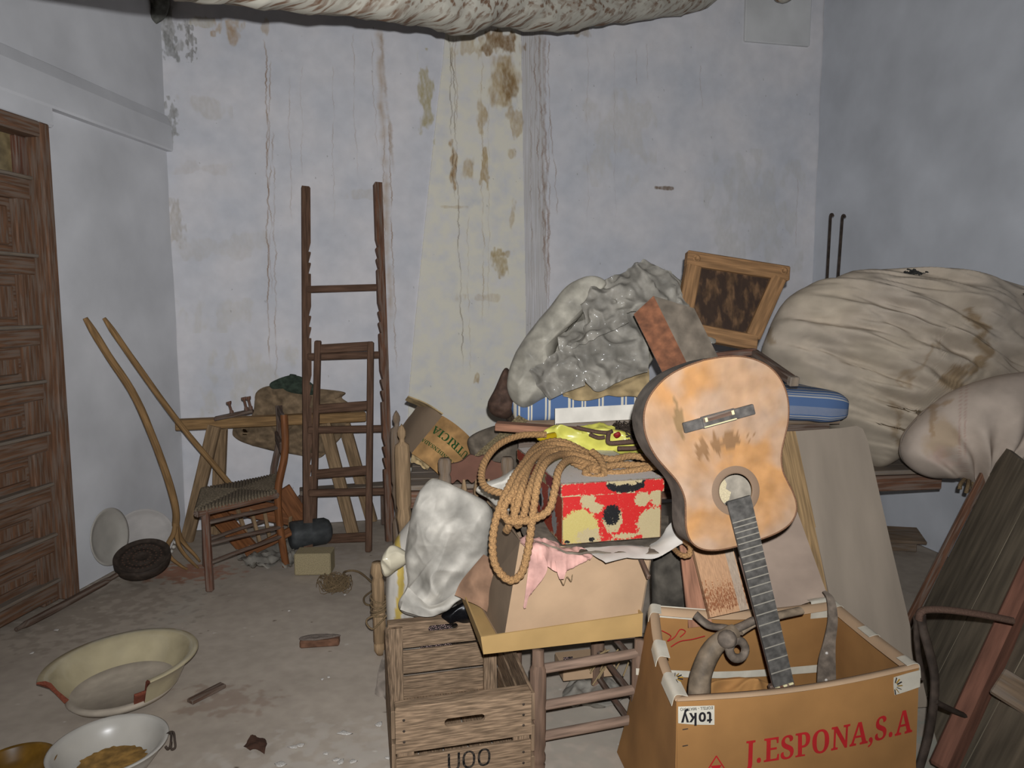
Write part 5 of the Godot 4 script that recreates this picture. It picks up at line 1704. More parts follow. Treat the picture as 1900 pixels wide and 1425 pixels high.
	for l in lines:
		st = S()
		rope_line(st, l)
		part(t, "strand", st, M["rope"])
	st = S()
	rope_line(st, [[1252, 1020, 2.2], [1264, 1030, 2.14], [1278, 1030, 2.12], [1280, 1015, 2.14], [1270, 1005, 2.2]], 0.008)
	solo("rope_loop", "small rope loop hanging below the white paper beside the guitar", "rope", st, M["rope"], at(1268, 1030, 2.14))
	# --- on the boards behind the red box: planks, yellow bag, irons ---
	st = S()
	bar(st, at(920, 790, 2.86), at(1420, 827, 2.76), 0.07, 0.03, Vector3.UP, 0.003)
	solo("pink_plank", "dusty pinkish plank laid across behind the red box", "plank", st, mat("wood_pinkish", Color(0.65, 0.463, 0.362), "grain", Vector3(0.7, 9, 1), 0.9, {"tri": false}), at(1060, 805, 2.83))
	st = S()
	plate(st, [at(1030, 788, 3.02), at(1240, 777, 3.04), at(1240, 747, 3.06), at(1030, 758, 3.04)], Vector3(0, 0.15, 1).normalized(), 0.03)
	solo("white_board", "white painted board on edge in front of the striped mattress", "board", st, M["white_paint"], at(1105, 788, 3.03))
	st = S()
	plate(st, [at(1032, 806, 2.98), at(1190, 798, 3.0), at(1190, 778, 3.01), at(1032, 787, 2.99)], Vector3(0, 0.1, 1).normalized(), 0.04)
	solo("grey_board", "grey board lying just below the white painted board", "board", st, M["wood_grey"], at(1105, 806, 2.99))
	st = S()
	var ol = pz([[1004, 812], [1012, 797], [1030, 790], [1050, 793], [1080, 800], [1110, 797], [1150, 800], [1185, 815], [1200, 838], [1160, 842], [1130, 842], [1100, 838], [1060, 834], [1030, 822]], 2.66)
	pillow(st, ol, at(1095, 817, 2.66), Vector3(0, 0.6, 0.8).normalized(), 0.035, 0.04, func(p): return crumple(p, 0.9, 0.02), 80, 20)
	cloth(st, [[[1076, 794, 2.68], [1110, 786, 2.72], [1140, 796, 2.7]], [[1080, 806, 2.64], [1110, 802, 2.64], [1142, 806, 2.64]]], 12, 20, 0.003, func(p): return crumple(p, 0.5, 0.01))
	t = solo("yellow_bag", "crumpled bright yellow-green plastic bag on the boards behind the red box", "bag", st, M["plastic_yellow"], at(1095, 840, 2.66))
	st = S()
	tube(st, curve(pts([[1030, 808, 2.6], [1010, 812, 2.58], [998, 811, 2.57]]), 10), [0.013, 0.014, 0.014, 0.014, 0.014, 0.014, 0.014, 0.013, 0.012, 0.01], 8)
	part(t, "twisted_end", st, mat("plastic_gold", Color(0.62, 0.52, 0.06), "", Vector3.ONE, 0.4, {"coat": 0.4}))
	st = S()
	pillow(st, pz([[1138, 806], [1148, 801], [1152, 808], [1144, 813]], 2.6), at(1145, 807, 2.6), Vector3(0, 0.4, 0.9), 0.012, 0.01, null, 16, 6)
	solo("red_scrap", "small red scrap lying on the yellow bag", "scrap", st, mat("scrap_red", Color(0.5, 0.10, 0.08), "", Vector3.ONE, 0.6), at(1145, 810, 2.6))
	t = thing("iron_hobble", "rusty iron hobble lying on the yellow bag", "iron", at(1130, 825, 2.58))
	for l in [[[1070, 793, 2.62], [1100, 800, 2.6], [1125, 803, 2.59], [1136, 800, 2.58]], [[1095, 806, 2.6], [1110, 812, 2.58], [1122, 811, 2.58]], [[1130, 803, 2.58], [1128, 815, 2.56], [1132, 822, 2.55], [1160, 820, 2.55], [1182, 819, 2.56], [1186, 825, 2.55], [1180, 831, 2.54], [1146, 832, 2.54]]]:
		st = S()
		tube(st, curve(pts(l), 26), 0.009, 8, {"flat": 0.8, "rough": 0.2})
		part(t, "bar", st, M["iron_rust"])
	st = S()
	for i in 26:
		var x = rng.randf_range(1138, 1172)
		tube(st, curve(pts([[x, rng.randf_range(780, 790), 2.74], [x + rng.randf_range(-4, 16), rng.randf_range(788, 800), 2.7], [1170 + rng.randf_range(-14, 14), rng.randf_range(800, 812), 2.64], [1186 + rng.randf_range(-10, 10), rng.randf_range(808, 824), 2.62]]), 12), 0.0022, 4)
	solo("wire_bundle", "small bundle of dark tangled wire beside the guitar's edge", "wire", st, M["iron"], at(1165, 812, 2.66))
	# --- sacks on the left ---
	st = S()
	var strip = func(p):
		var q = pixel(p)
		var c = Color(0.55, 0.51, 0.45)
		var x = q.x - 736 - 8.0 * sin((q.y - 1000) * 0.02)
		if abs(x) < 6.0: c = Color(0.52, 0.38, 0.10)
		return c
	paint = strip
	pillow(st, pz([[752, 975], [770, 958], [800, 950], [830, 985], [850, 1060], [845, 1140], [820, 1230], [760, 1235], [728, 1190], [719, 1110], [722, 1040], [735, 1000]], 2.88), at(785, 1090, 2.88), Vector3(-0.1, 0.1, 1).normalized(), 0.15, 0.15, func(p): return folds(p, Vector3(0.1, 1, 0).normalized(), 1.0, 0.03), 80, 26, 0.5)
	paint = null
	solo("striped_sack", "upright off-white sack with a yellow stripe behind the crate", "sack", st, dyed("sack_striped", 0.8), Vector3(at(785, 1090, 2.88).x, 0, -2.88))
	st = S()
	var wo = [[797, 892], [812, 889], [850, 905], [905, 935], [913, 970], [910, 1020], [888, 1065], [858, 1102], [830, 1122], [792, 1145], [752, 1137], [742, 1118], [757, 1085], [752, 1040], [756, 1000], [764, 960], [776, 920]]
	pillow(st, pz(wo, 2.62), at(832, 1010, 2.62), Vector3(-0.1, 0.25, 1).normalized(), 0.12, 0.09, func(p): return crumple(p, 2.6, 0.055) + folds(p, Vector3(0.6, 0.8, 0).normalized(), 1.3, 0.03) + crumple(p, 0.9, 0.008), 150, 56, 0.5)
	solo("white_sack", "crumpled white woven-plastic sack slumped between the crate and the rope", "sack", st, M["cloth_white"], at(832, 1140, 2.62))
	st = S()
	cloth(st, [[[757, 1090, 2.52], [800, 1120, 2.5], [860, 1090, 2.5], [906, 1030, 2.52]], [[748, 1112, 2.5], [800, 1132, 2.47], [850, 1112, 2.48], [895, 1062, 2.5]], [[742, 1132, 2.5], [792, 1147, 2.48], [835, 1124, 2.49], [870, 1092, 2.5]]], 16, 40, 0.003, func(p): return crumple(p, 1.4, 0.012))
	solo("sack_mouth", "turned-back hem of white woven-plastic sack above the crate", "sack", st, M["cloth_white"], at(800, 1140, 2.48))
	st = S()
	pillow(st, pz([[706, 1050], [712, 1030], [725, 1012], [742, 1018], [756, 1030], [752, 1045], [735, 1058], [718, 1070], [708, 1062]], 2.66), at(730, 1040, 2.66), Vector3(-0.2, 0.3, 1).normalized(), 0.05, 0.04, func(p): return crumple(p, 0.8, 0.025), 60, 18)
	solo("clear_bag", "small crumpled clear plastic bag stuck on the left side of the sacks", "bag", st, mat("bag_clear", Color(0.825, 0.787, 0.688), "soft", Vector3(4, 4, 4), 0.5, {"coat": 0.4, "coat_rough": 0.12}), at(730, 1068, 2.66))
	st = S()
	pillow(st, pz([[884, 912], [895, 898], [930, 885], [960, 870], [968, 890], [965, 930], [945, 955], [925, 945], [905, 925]], 2.6), at(928, 912, 2.6), Vector3(-0.1, 0.4, 1).normalized(), 0.07, 0.06, func(p): return crumple(p, 1.6, 0.03), 60, 18)
	solo("white_bundle", "small white cloth bundle tucked behind the hanging rope", "bundle", st, M["cloth_white"], at(928, 952, 2.6))
	# --- torn cardboard and black plastic between the sack and the carton ---
	st = S()
	cloth(st, [[[900, 1030, 2.42], [930, 1050, 2.34], [945, 1090, 2.3]], [[860, 1075, 2.42], [895, 1085, 2.36], [920, 1115, 2.32]], [[845, 1105, 2.4], [880, 1120, 2.36], [925, 1150, 2.3]]], 14, 14, 0.004, func(p): return crumple(p, 1.5, 0.012))
	solo("torn_card", "torn pinkish piece of cardboard left of the brown carton", "cardboard", st, mat("card_pink", Color(0.65, 0.507, 0.403), "blotch", Vector3(3, 3, 3), 0.95), at(890, 1110, 2.36))
	st = S()
	pillow(st, pz([[820, 1140], [850, 1122], [885, 1108], [898, 1118], [895, 1150], [850, 1160], [815, 1158]], 2.6), at(860, 1138, 2.6), Vector3(0, 0.4, 1).normalized(), 0.05, 0.05, func(p): return crumple(p, 0.7, 0.02), 50, 16)
	solo("black_plastic", "scrunched black plastic showing above the crate's back panel", "plastic", st, M["plastic_black"], at(860, 1158, 2.6))
	# --- turned leg with string tied round it, left of the crate ---
	t = thing("turned_baluster", "loose turned wooden baluster bound with twine, standing left of the crate", "baluster", ground(706, 1215))
	var la = ground(706, 1213); var lb = at(700, 1044, 2.86)
	st = S()
	turned(st, la, lb, [[0, 0.0], [0, 0.016], [0.05, 0.026], [0.12, 0.026], [0.13, 0.02], [0.15, 0.027], [0.5, 0.026], [0.52, 0.02], [0.55, 0.026], [0.8, 0.026], [0.85, 0.02], [0.9, 0.03], [1.0, 0.022], [1.0, 0]], 16)
	part(t, "shaft", st, M["wood_pale"])
	st = S()
	for k in 5:
		var c = la.lerp(lb, 0.42 + 0.05 * k)
		var ring = []
		for i in 15:
			var a = TAU * i / 14.0
			ring.append(c + Vector3(cos(a) * 0.032, 0.012 * sin(a + k), sin(a) * 0.032))
		tube(st, ring, 0.004, 5)
	tube(st, curve([la.lerp(lb, 0.5) + Vector3(0.03, 0, 0.02), la.lerp(lb, 0.44) + Vector3(-0.045, -0.01, 0.03), la.lerp(lb, 0.32) + Vector3(-0.02, 0, 0.035), la.lerp(lb, 0.42) + Vector3(0.04, 0.02, 0.03)], 20), 0.004, 5)
	part(t, "twine", st, M["twine"])

# ---------- guitar and the boards behind it ----------
func make_guitar_and_boards():
	var st
	var t
	# --- boards leaning behind the guitar ---
	var lean = Vector3(0.05, 0.25, 1).normalized()
	var board = func(called, label, c, th, m, zoff = 0.0):
		var s = S()
		var q = []
		for e in c: q.append(at(e[0], e[1], e[2]))
		var n = (q[1] - q[0]).cross(q[3] - q[0]).normalized()
		if n.z < 0: n = -n
		# uv must run along the board: order the corners so that 0-1 is the long side
		plate(s, q, n, th)
		var low = q[0]
		for e in q:
			if e.y < low.y: low = e
		return solo(called, label, "board", s, m, low)
	# wide board on the right, its top corner rounded
	st = S()
	var bc = [[1474, 800, 2.78], [1560, 794, 2.79], [1590, 790, 2.8], [1600, 796, 2.8], [1607, 818, 2.79], [1626, 905, 2.72], [1652, 1020, 2.63], [1694, 1215, 2.5], [1716, 1310, 2.43], [1586, 1320, 2.4], [1540, 1110, 2.54]]
	var o = at(1474, 800, 2.78)
	var exx = (at(1590, 790, 2.8) - o).normalized()
	var n = exx.cross(at(1540, 1110, 2.54) - o).normalized()
	if n.z < 0: n = -n
	var eyy = n.cross(exx)
	var poly = PackedVector2Array()
	for e in bc:
		var q = at(e[0], e[1], e[2]) - o
		poly.append(Vector2(q.dot(exx), q.dot(eyy)))
	prism(st, poly, 0.018, Transform3D(Basis(exx, eyy, n), o))
	var dusty_board = mat("board_dusty", Color(0.59, 0.54, 0.48), "soft", Vector3(2.5, 0.5, 2.5), 0.95)
	solo("leaning_board", "wide dusty board with a rounded top corner leaning right of the guitar", "board", st, dusty_board, at(1650, 1320, 2.42))
	board.call("leaning_board", "narrow tan board leaning between the guitar and the wide dusty board", [[1545, 1125, 2.54], [1476, 800, 2.765], [1436, 801, 2.76], [1455, 1130, 2.52]], 0.016, mat("board_tan", Color(0.665, 0.545, 0.386), "grain", Vector3(0.6, 7.0, 1.0), 0.9, {"tri": false}))
	board.call("leaning_board", "grey board with a slanting edge leaning right behind the guitar neck", [[1395, 1152, 2.34], [1325, 840, 2.56], [1440, 840, 2.56], [1536, 1106, 2.37]], 0.02, mat("board_grey", Color(0.612, 0.539, 0.479), "soft", Vector3(2.0, 3.0, 1.0), 0.95, {}))
	board.call("leaning_board", "plank with flaking brown paint at its end below the guitar body", [[1318, 1146, 2.14], [1272, 960, 2.3], [1345, 960, 2.3], [1390, 1130, 2.16]], 0.022, flaked())
	board.call("leaning_board", "thin pinkish plank left of the flaking plank under the guitar", [[1278, 1165, 2.2], [1258, 985, 2.34], [1290, 985, 2.34], [1322, 1160, 2.2]], 0.018, M["wood_pinkish"])
	st = S()
	pillow(st, pz([[1212, 1040], [1240, 1010], [1275, 1010], [1292, 1090], [1300, 1220], [1290, 1322], [1220, 1322], [1212, 1200]], 2.5), at(1252, 1160, 2.5), Vector3(0, 0.2, 1).normalized(), 0.06, 0.06, func(p): return crumple(p, 1.5, 0.03), 50, 18)
	solo("grey_rag", "dark grey rag stuffed between the brown carton and the planks", "rag", st, mat("rag_dark", Color(0.36, 0.336, 0.3), "blotch", Vector3(4, 4, 4), 1.0), ground(1252, 1322))
	# upright plank behind the guitar with an orange-brown face
	t = thing("veneered_plank", "squared veneered plank, orange-brown on one face, standing behind the guitar", "plank", at(1330, 800, 2.75))
	var a0 = at(1213, 549, 2.80); var a1 = at(1176, 583, 2.84); var a2 = at(1288, 572, 2.9)
	var down = (at(1262, 740, 2.46) - at(1216, 575, 2.54))
	down = (at(1290, 705, 2.76) - a0) * 1.62
	st = S()
	plate(st, [a1, a0, a0 + down, a1 + down], Vector3(-0.2, 0.2, 1).normalized(), 0.006)
	part(t, "veneer", st, mat("veneer", Color(0.58, 0.37, 0.25), "blotch", Vector3(6, 6, 6), 0.7), "orange-brown veneered face")
	st = S()
	plate(st, [a0, a2, a2 + down, a0 + down], Vector3(0.4, 0.2, 1).normalized(), 0.006)
	part(t, "grey_face", st, mat("plank_dusty", Color(0.621, 0.567, 0.499), "blotch", Vector3(3, 3, 3), 0.95), "dust-covered grey face")
	st = S()
	hexa(st, [a1 + Vector3(0, 0, -0.01), a0 + Vector3(0, 0, -0.012), a2 + Vector3(0, 0, -0.01), (a1 + a2) * 0.5 + Vector3(0, 0.01, -0.05), a1 + down + Vector3(0, 0, -0.01), a0 + down + Vector3(0, 0, -0.012), a2 + down + Vector3(0, 0, -0.01), (a1 + a2) * 0.5 + down + Vector3(0, 0, -0.05)])
	part(t, "core", st, M["wood_dark"])
	make_guitar()

func flaked() -> StandardMaterial3D:
	var im = Image.create(256, 96, false, Image.FORMAT_RGB8)
	for y in 96:
		for x in 256:
			var k = noise.get_noise_2d(x * 0.6, y * 5.0)
			var c = Color(0.70, 0.54, 0.40)
			var lim = 0.30 + 0.22 * k + 0.1 * noise.get_noise_2d(x * 3.0, y * 3.0)
			var u = x / 256.0
			if u > 0.06 + 0.08 * k and u < lim and noise.get_noise_2d(x * 1.2, y * 6.0 + 99) > -0.12: c = Color(0.52, 0.32, 0.19)
			if y > 74: c = c.lerp(Color(0.62, 0.57, 0.51), 0.8)
			im.set_pixel(x, y, c * (0.94 + 0.12 * k))
	var m = StandardMaterial3D.new()
	m.resource_name = "flaked_paint"
	m.albedo_texture = image_tex(im)
	m.roughness = 0.85
	m.cull_mode = BaseMaterial3D.CULL_DISABLED
	m.uv1_scale = Vector3(3.6, 8.0, 1)
	return m

func make_guitar():
	var top = at(1306, 668, 1.93); var nut = at(1452, 1268, 1.865)
	var ax = (nut - top)
	var unit = ax.length() / 0.83        # the guitar's own measures, scaled to its place
	ax = ax.normalized()
	var n = Vector3(0.13, 0.08, 1)
	n = (n - ax * n.dot(ax)).normalized()
	var side = ax.cross(n)
	if side.x < 0: side = -side
	var P = func(s, w, d): return top + ax * (s * unit) + side * (w * unit) + n * (d * unit)
	var t = thing("guitar", "dusty stringless classical guitar standing head-down in the big carton", "guitar", P.call(0.98, 0, -0.03))
	# half widths along the body, on both sides alike
	var prof = [[0.0, 0.0], [0.004, 0.05], [0.014, 0.095], [0.032, 0.133], [0.06, 0.167], [0.095, 0.188], [0.135, 0.197], [0.175, 0.195], [0.215, 0.184], [0.25, 0.167], [0.285, 0.149], [0.315, 0.140], [0.345, 0.138], [0.375, 0.144], [0.405, 0.151], [0.435, 0.153], [0.46, 0.146], [0.48, 0.128], [0.493, 0.100], [0.50, 0.06], [0.502, 0.0]]
	var right = []
	for q in prof: right.append(Vector3(q[0] * 0.93, q[1] * 0.955, 0))
	var rs = curve(right, 90)
	var hole = Vector2(0.333, 0.0); var hr = 0.043
	# resample by direction seen from the sound hole, so that the top can be ringed round it
	var outline = []
	for q in rs: outline.append(Vector2(q.x, q.y))
	for i in range(rs.size() - 2, 0, -1): outline.append(Vector2(rs[i].x, -rs[i].y))
	var th = 0.003
	var depth = 0.095
	# top plate with the hole, colour worn to the bare wood and dusted
	var worn = func(p: Vector3):
		var q = p - top
		var s = q.dot(ax) / unit; var w = q.dot(side) / unit
		var c = Color(0.36, 0.222, 0.13)
		var k1 = noise.get_noise_3d(s * 130, w * 130, 1)
		c = c.lerp(Color(0.42, 0.205, 0.07), clamp(0.25 + 1.7 * noise.get_noise_3d(s * 75, w * 60 - 9, 5) - w * 1.6, 0.0, 0.75))
		c = c.lerp(Color(0.35, 0.255, 0.19), clamp(0.15 + 1.5 * k1, 0.0, 0.6))
		c = c * (1.0 + 0.22 * noise.get_noise_3d(s * 420, w * 420, 12))
		# bare scraped fibres round the bridge
		var b1 = Vector2((s - 0.21) / 0.02, (w + 0.01) / 0.075).length()
		var fib = noise.get_noise_3d(s * 60, w * 900, 3)
		if b1 + fib * 1.6 < 0.8: c = Color(0.22, 0.125, 0.06)
		var b2 = Vector2((s - 0.135) / 0.055, (w + 0.092) / 0.02).length()
		if b2 + fib * 1.6 < 0.75: c = Color(0.22, 0.14, 0.07)
		return c
	var st = S()
	paint = worn
	st.set_smooth_group(-1)
	var N = outline.size()
	var rings = 26
	for k in N:
		var e0 = outline[k]; var e1 = outline[(k + 1) % N]
		var h0 = hole + (e0 - hole).normalized() * hr; var h1 = hole + (e1 - hole).normalized() * hr
		for r in rings:
			var f0 = float(r) / rings; var f1 = float(r + 1) / rings
			var q = [h0.lerp(e0, f0), h1.lerp(e1, f0), h1.lerp(e1, f1), h0.lerp(e0, f1)]
			quad(st, P.call(q[0].x, q[0].y, 0), P.call(q[1].x, q[1].y, 0), P.call(q[2].x, q[2].y, 0), P.call(q[3].x, q[3].y, 0), n)
			if r == 0 or r == rings - 1 or true:
				quad(st, P.call(q[0].x, q[0].y, -th), P.call(q[1].x, q[1].y, -th), P.call(q[2].x, q[2].y, -th), P.call(q[3].x, q[3].y, -th), -n)
		quad(st, P.call(h0.x, h0.y, 0), P.call(h1.x, h1.y, 0), P.call(h1.x, h1.y, -th), P.call(h0.x, h0.y, -th), P.call(hole.x, hole.y, 0) - P.call(h0.x, h0.y, 0))
	paint = null
	var body = part(t, "top", st, dyed("guitar_top", 0.75), "worn orange-brown top")
	# ribs and back
	st = S()
	for k in N:
		var e0 = outline[k]; var e1 = outline[(k + 1) % N]
		st.set_smooth_group(2)
		var out = P.call((e0.x + e1.x) * 0.5, (e0.y + e1.y) * 0.5, 0) - P.call(0.3, 0, 0)
		quad(st, P.call(e0.x, e0.y, -0.0005), P.call(e1.x, e1.y, -0.0005), P.call(e1.x, e1.y, -depth), P.call(e0.x, e0.y, -depth), out, Vector2(e0.x, 0), Vector2(e1.x, 0), Vector2(e1.x, 0.1), Vector2(e0.x, 0.1))
	part(t, "ribs", st, mat("guitar_ribs", Color(0.468, 0.429, 0.39), "blotch", Vector3(4, 4, 4), 0.85))
	st = S()
	st.set_smooth_group(-1)
	for k in N:
		var e0 = outline[k]; var e1 = outline[(k + 1) % N]
		for r in 6:
			var q = [hole.lerp(e0, r / 6.0), hole.lerp(e1, r / 6.0), hole.lerp(e1, (r + 1) / 6.0), hole.lerp(e0, (r + 1) / 6.0)]
			quad(st, P.call(q[0].x, q[0].y, -depth), P.call(q[1].x, q[1].y, -depth), P.call(q[2].x, q[2].y, -depth), P.call(q[3].x, q[3].y, -depth), n)
	var back = part(t, "back", st, mat("guitar_back", Color(0.624, 0.588, 0.528), "blotch", Vector3(4, 4, 4), 0.9))
	st = S()
	var lab = PackedVector2Array([Vector2(-0.055, -0.03), Vector2(-0.045, 0.02), Vector2(-0.02, 0.045), Vector2(0.0, 0.03), Vector2(0.004, 0.012), Vector2(-0.002, 0.0), Vector2(0.01, -0.012), Vector2(0.0, -0.03), Vector2(-0.03, -0.04)])
	prism(st, lab, 0.0006, Transform3D(Basis(side * unit, -ax * unit, n), P.call(0.345, 0.014, -depth + 0.0015)))
	part(back, "maker_label", st, mat("label_paper", Color(0.80, 0.74, 0.60), "fine", Vector3(9, 9, 9), 0.9), "torn yellowed paper label inside the sound hole")
	# binding, rosette, bridge
	st = S()
	var ringp = []
	for q in outline: ringp.append(P.call(q.x, q.y * 0.994, 0.0))
	ringp.append(ringp[0])
	tube(st, ringp, 0.0022 * unit, 6)
	part(t, "binding", st, mat("binding", Color(0.456, 0.324, 0.228), "fine", Vector3(6, 6, 6), 0.7))
	st = S()
	lathe(st, [[0.043 * unit, -0.001], [0.043 * unit, 0.0009], [0.047 * unit, 0.0012], [0.060 * unit, 0.0012], [0.062 * unit, 0.0003]], upright(P.call(hole.x, 0, 0), P.call(hole.x, 0, 1)), 48)
	part(t, "rosette", st, mat("rosette", Color(0.528, 0.432, 0.348), "fine", Vector3(30, 30, 30), 0.8), "grey-brown ring round the sound hole")
	var B = Basis(side, -ax, n)
	var bs = 0.148
	st = S()
	for q in [[-0.068, 0.05, 0.026, 0.010], [0.068, 0.05, 0.026, 0.010], [0.0, 0.09, 0.030, 0.007]]:
		box(st, Transform3D(B, P.call(bs, q[0], q[3] * 0.5)), Vector3(q[1], q[2], q[3]) * unit, 0.002)
	var bridge = part(t, "bridge", st, mat("ebony", Color(0.377, 0.358, 0.338), "blotch", Vector3(9, 9, 9), 0.85))
	st = S()
	box(st, Transform3D(B, P.call(bs + 0.011, 0, 0.009)), Vector3(0.085, 0.003, 0.006) * unit, 0.001)
	part(bridge, "saddle", st, mat("bone", Color(0.78, 0.74, 0.58), "", Vector3.ONE, 0.5))
	st = S()
	box(st, Transform3D(B, P.call(bs - 0.006, 0, 0.008)), Vector3(0.082, 0.012, 0.006) * unit, 0.001)
	part(bridge, "tie_block", st, M["wood_dark"])
	for w in [-0.034, 0.036]:
		st = S()
		box(st, Transform3D(B, P.call(bs - 0.006, w, 0.0105)), Vector3(0.007, 0.011, 0.005) * unit, 0.001)
		part(bridge, "inlay", st, M["bone"])
	# neck, fingerboard with frets, head
	st = S()
	var s0 = 0.372; var s1 = 0.83
	hexa(st, [P.call(s0, -0.031, 0.0), P.call(s0, 0.031, 0.0), P.call(s1, 0.026, 0.0), P.call(s1, -0.026, 0.0), P.call(s0, -0.031, 0.008), P.call(s0, 0.031, 0.008), P.call(s1, 0.026, 0.008), P.call(s1, -0.026, 0.008)])
	hexa(st, [P.call(0.352, -0.031, 0.0), P.call(0.352, 0.031, 0.0), P.call(s0, 0.031, 0.0), P.call(s0, -0.031, 0.0), P.call(0.352, -0.031, 0.008), P.call(0.352, 0.031, 0.008), P.call(s0, 0.031, 0.008), P.call(s0, -0.031, 0.008)])
	var fb = part(t, "fingerboard", st, mat("fingerboard", Color(0.351, 0.338, 0.319), "blotch", Vector3(10, 10, 10), 0.9))
	for k in range(1, 20):
		var s = s1 - 0.65 * (1.0 - pow(2.0, -k / 12.0)) * 0.98
		if s < 0.375: continue
		st = S()
		var hw = lerp(0.026, 0.031, (s1 - s) / (s1 - s0))
		box(st, Transform3D(B, P.call(s, 0, 0.0088)), Vector3(hw * 2.0, 0.0028, 0.0022) * unit, 0.0006)
		part(fb, "fret", st, mat("fret", Color(0.598, 0.572, 0.52), "fine", Vector3(20, 20, 20), 0.7) if not M.has("fret") else M["fret"])
	st = S()
	for q in [[-0.018, 0.012], [0.002, 0.01], [0.018, 0.012]]:
		box(st, Transform3D(B, P.call(s1 + 0.003, q[0], 0.008)), Vector3(q[1], 0.005, 0.006) * unit, 0.001)
	part(t, "nut", st, M["bone"])
	st = S()
	tube(st, [P.call(0.50, 0, -0.012), P.call(0.6, 0, -0.009), P.call(0.7, 0, -0.008), P.call(0.84, 0, -0.008)], [0.029 * unit, 0.027 * unit, 0.026 * unit, 0.025 * unit], 12, {"flat": 0.55, "up": n})
	part(t, "neck", st, M["wood_red"])
	st = S()
	box(st, Transform3D(B, P.call(0.905, 0, -0.012)), Vector3(0.064, 0.15, 0.018) * unit, 0.003)
	part(t, "head", st, M["wood_dark"])

# ---------- crate, big carton, boards and irons in the foreground ----------
func make_front_boxes():
	make_crate()
	make_big_carton()
	make_right_boards()

func slot_slat(st, a: Vector3, b: Vector3, up: Vector3, n: Vector3, high, th, slot):
	# a board from a to b (bottom edge) with an optional hand hole: slot = [centre share, half length, centre height, half height]
	var l = (b - a).length()
	var ex = (b - a).normalized()
	var xf = Transform3D(Basis(ex, up, n), a)
	if slot == null:
		box(st, Transform3D(Basis(ex, up, n), a + ex * l * 0.5 + up * high * 0.5 - n * th * 0.5), Vector3(l, high, th), 0.002)
		return
	var c = Vector2(l * slot[0], slot[2])
	var hole = []
	for i in 24:
		var t = TAU * i / 24.0
		hole.append(c + Vector2((slot[1] - slot[3]) * sign(cos(t)) * (1.0 if abs(cos(t)) > 0.01 else 0.0) + slot[3] * cos(t), slot[3] * sin(t)))
	# ring the hole with the outline of the board
	st.set_smooth_group(-1)
	var outer = []
	for i in 24:
		var h = hole[i] - c
		var sx = 1e9; var sy = 1e9
		if abs(h.x) > 1e-6: sx = ((l - c.x) if h.x > 0 else c.x) / abs(h.x)
		if abs(h.y) > 1e-6: sy = ((high - c.y) if h.y > 0 else c.y) / abs(h.y)
		outer.append(c + h * min(sx, sy))
	var corners = [Vector2(l, high), Vector2(0, high), Vector2(0, 0), Vector2(l, 0)]
	for i in 24:
		var i2 = (i + 1) % 24
		for z in [0.0, -th]:
			var out = n * (1.0 if z == 0.0 else -1.0)
			quad(st, xf * Vector3(hole[i].x, hole[i].y, z), xf * Vector3(hole[i2].x, hole[i2].y, z), xf * Vector3(outer[i2].x, outer[i2].y, z), xf * Vector3(outer[i].x, outer[i].y, z), out, hole[i], hole[i2], outer[i2], outer[i])
			for q in corners:
				var e = 1e-5
				var on_a = abs(outer[i].x - q.x) < e or abs(outer[i].y - q.y) < e
				var on_b = abs(outer[i2].x - q.x) < e or abs(outer[i2].y - q.y) < e
				if on_a and on_b and outer[i].distance_to(q) > e and outer[i2].distance_to(q) > e and not (abs(outer[i].x - outer[i2].x) < e or abs(outer[i].y - outer[i2].y) < e):
					tri(st, xf * Vector3(outer[i].x, outer[i].y, z), xf * Vector3(q.x, q.y, z), xf * Vector3(outer[i2].x, outer[i2].y, z), out, outer[i], q, outer[i2])
		quad(st, xf * Vector3(hole[i].x, hole[i].y, 0), xf * Vector3(hole[i2].x, hole[i2].y, 0), xf * Vector3(hole[i2].x, hole[i2].y, -th), xf * Vector3(hole[i].x, hole[i].y, -th), xf.basis * Vector3(c.x - hole[i].x, c.y - hole[i].y, 0))
	for k in 4:
		var a2 = corners[k]; var b2 = corners[(k + 1) % 4]
		quad(st, xf * Vector3(a2.x, a2.y, 0), xf * Vector3(b2.x, b2.y, 0), xf * Vector3(b2.x, b2.y, -th), xf * Vector3(a2.x, a2.y, -th), xf.basis * Vector3((a2.x + b2.x) * 0.5 - l * 0.5, (a2.y + b2.y) * 0.5 - high * 0.5, 0), a2, b2, b2, a2)

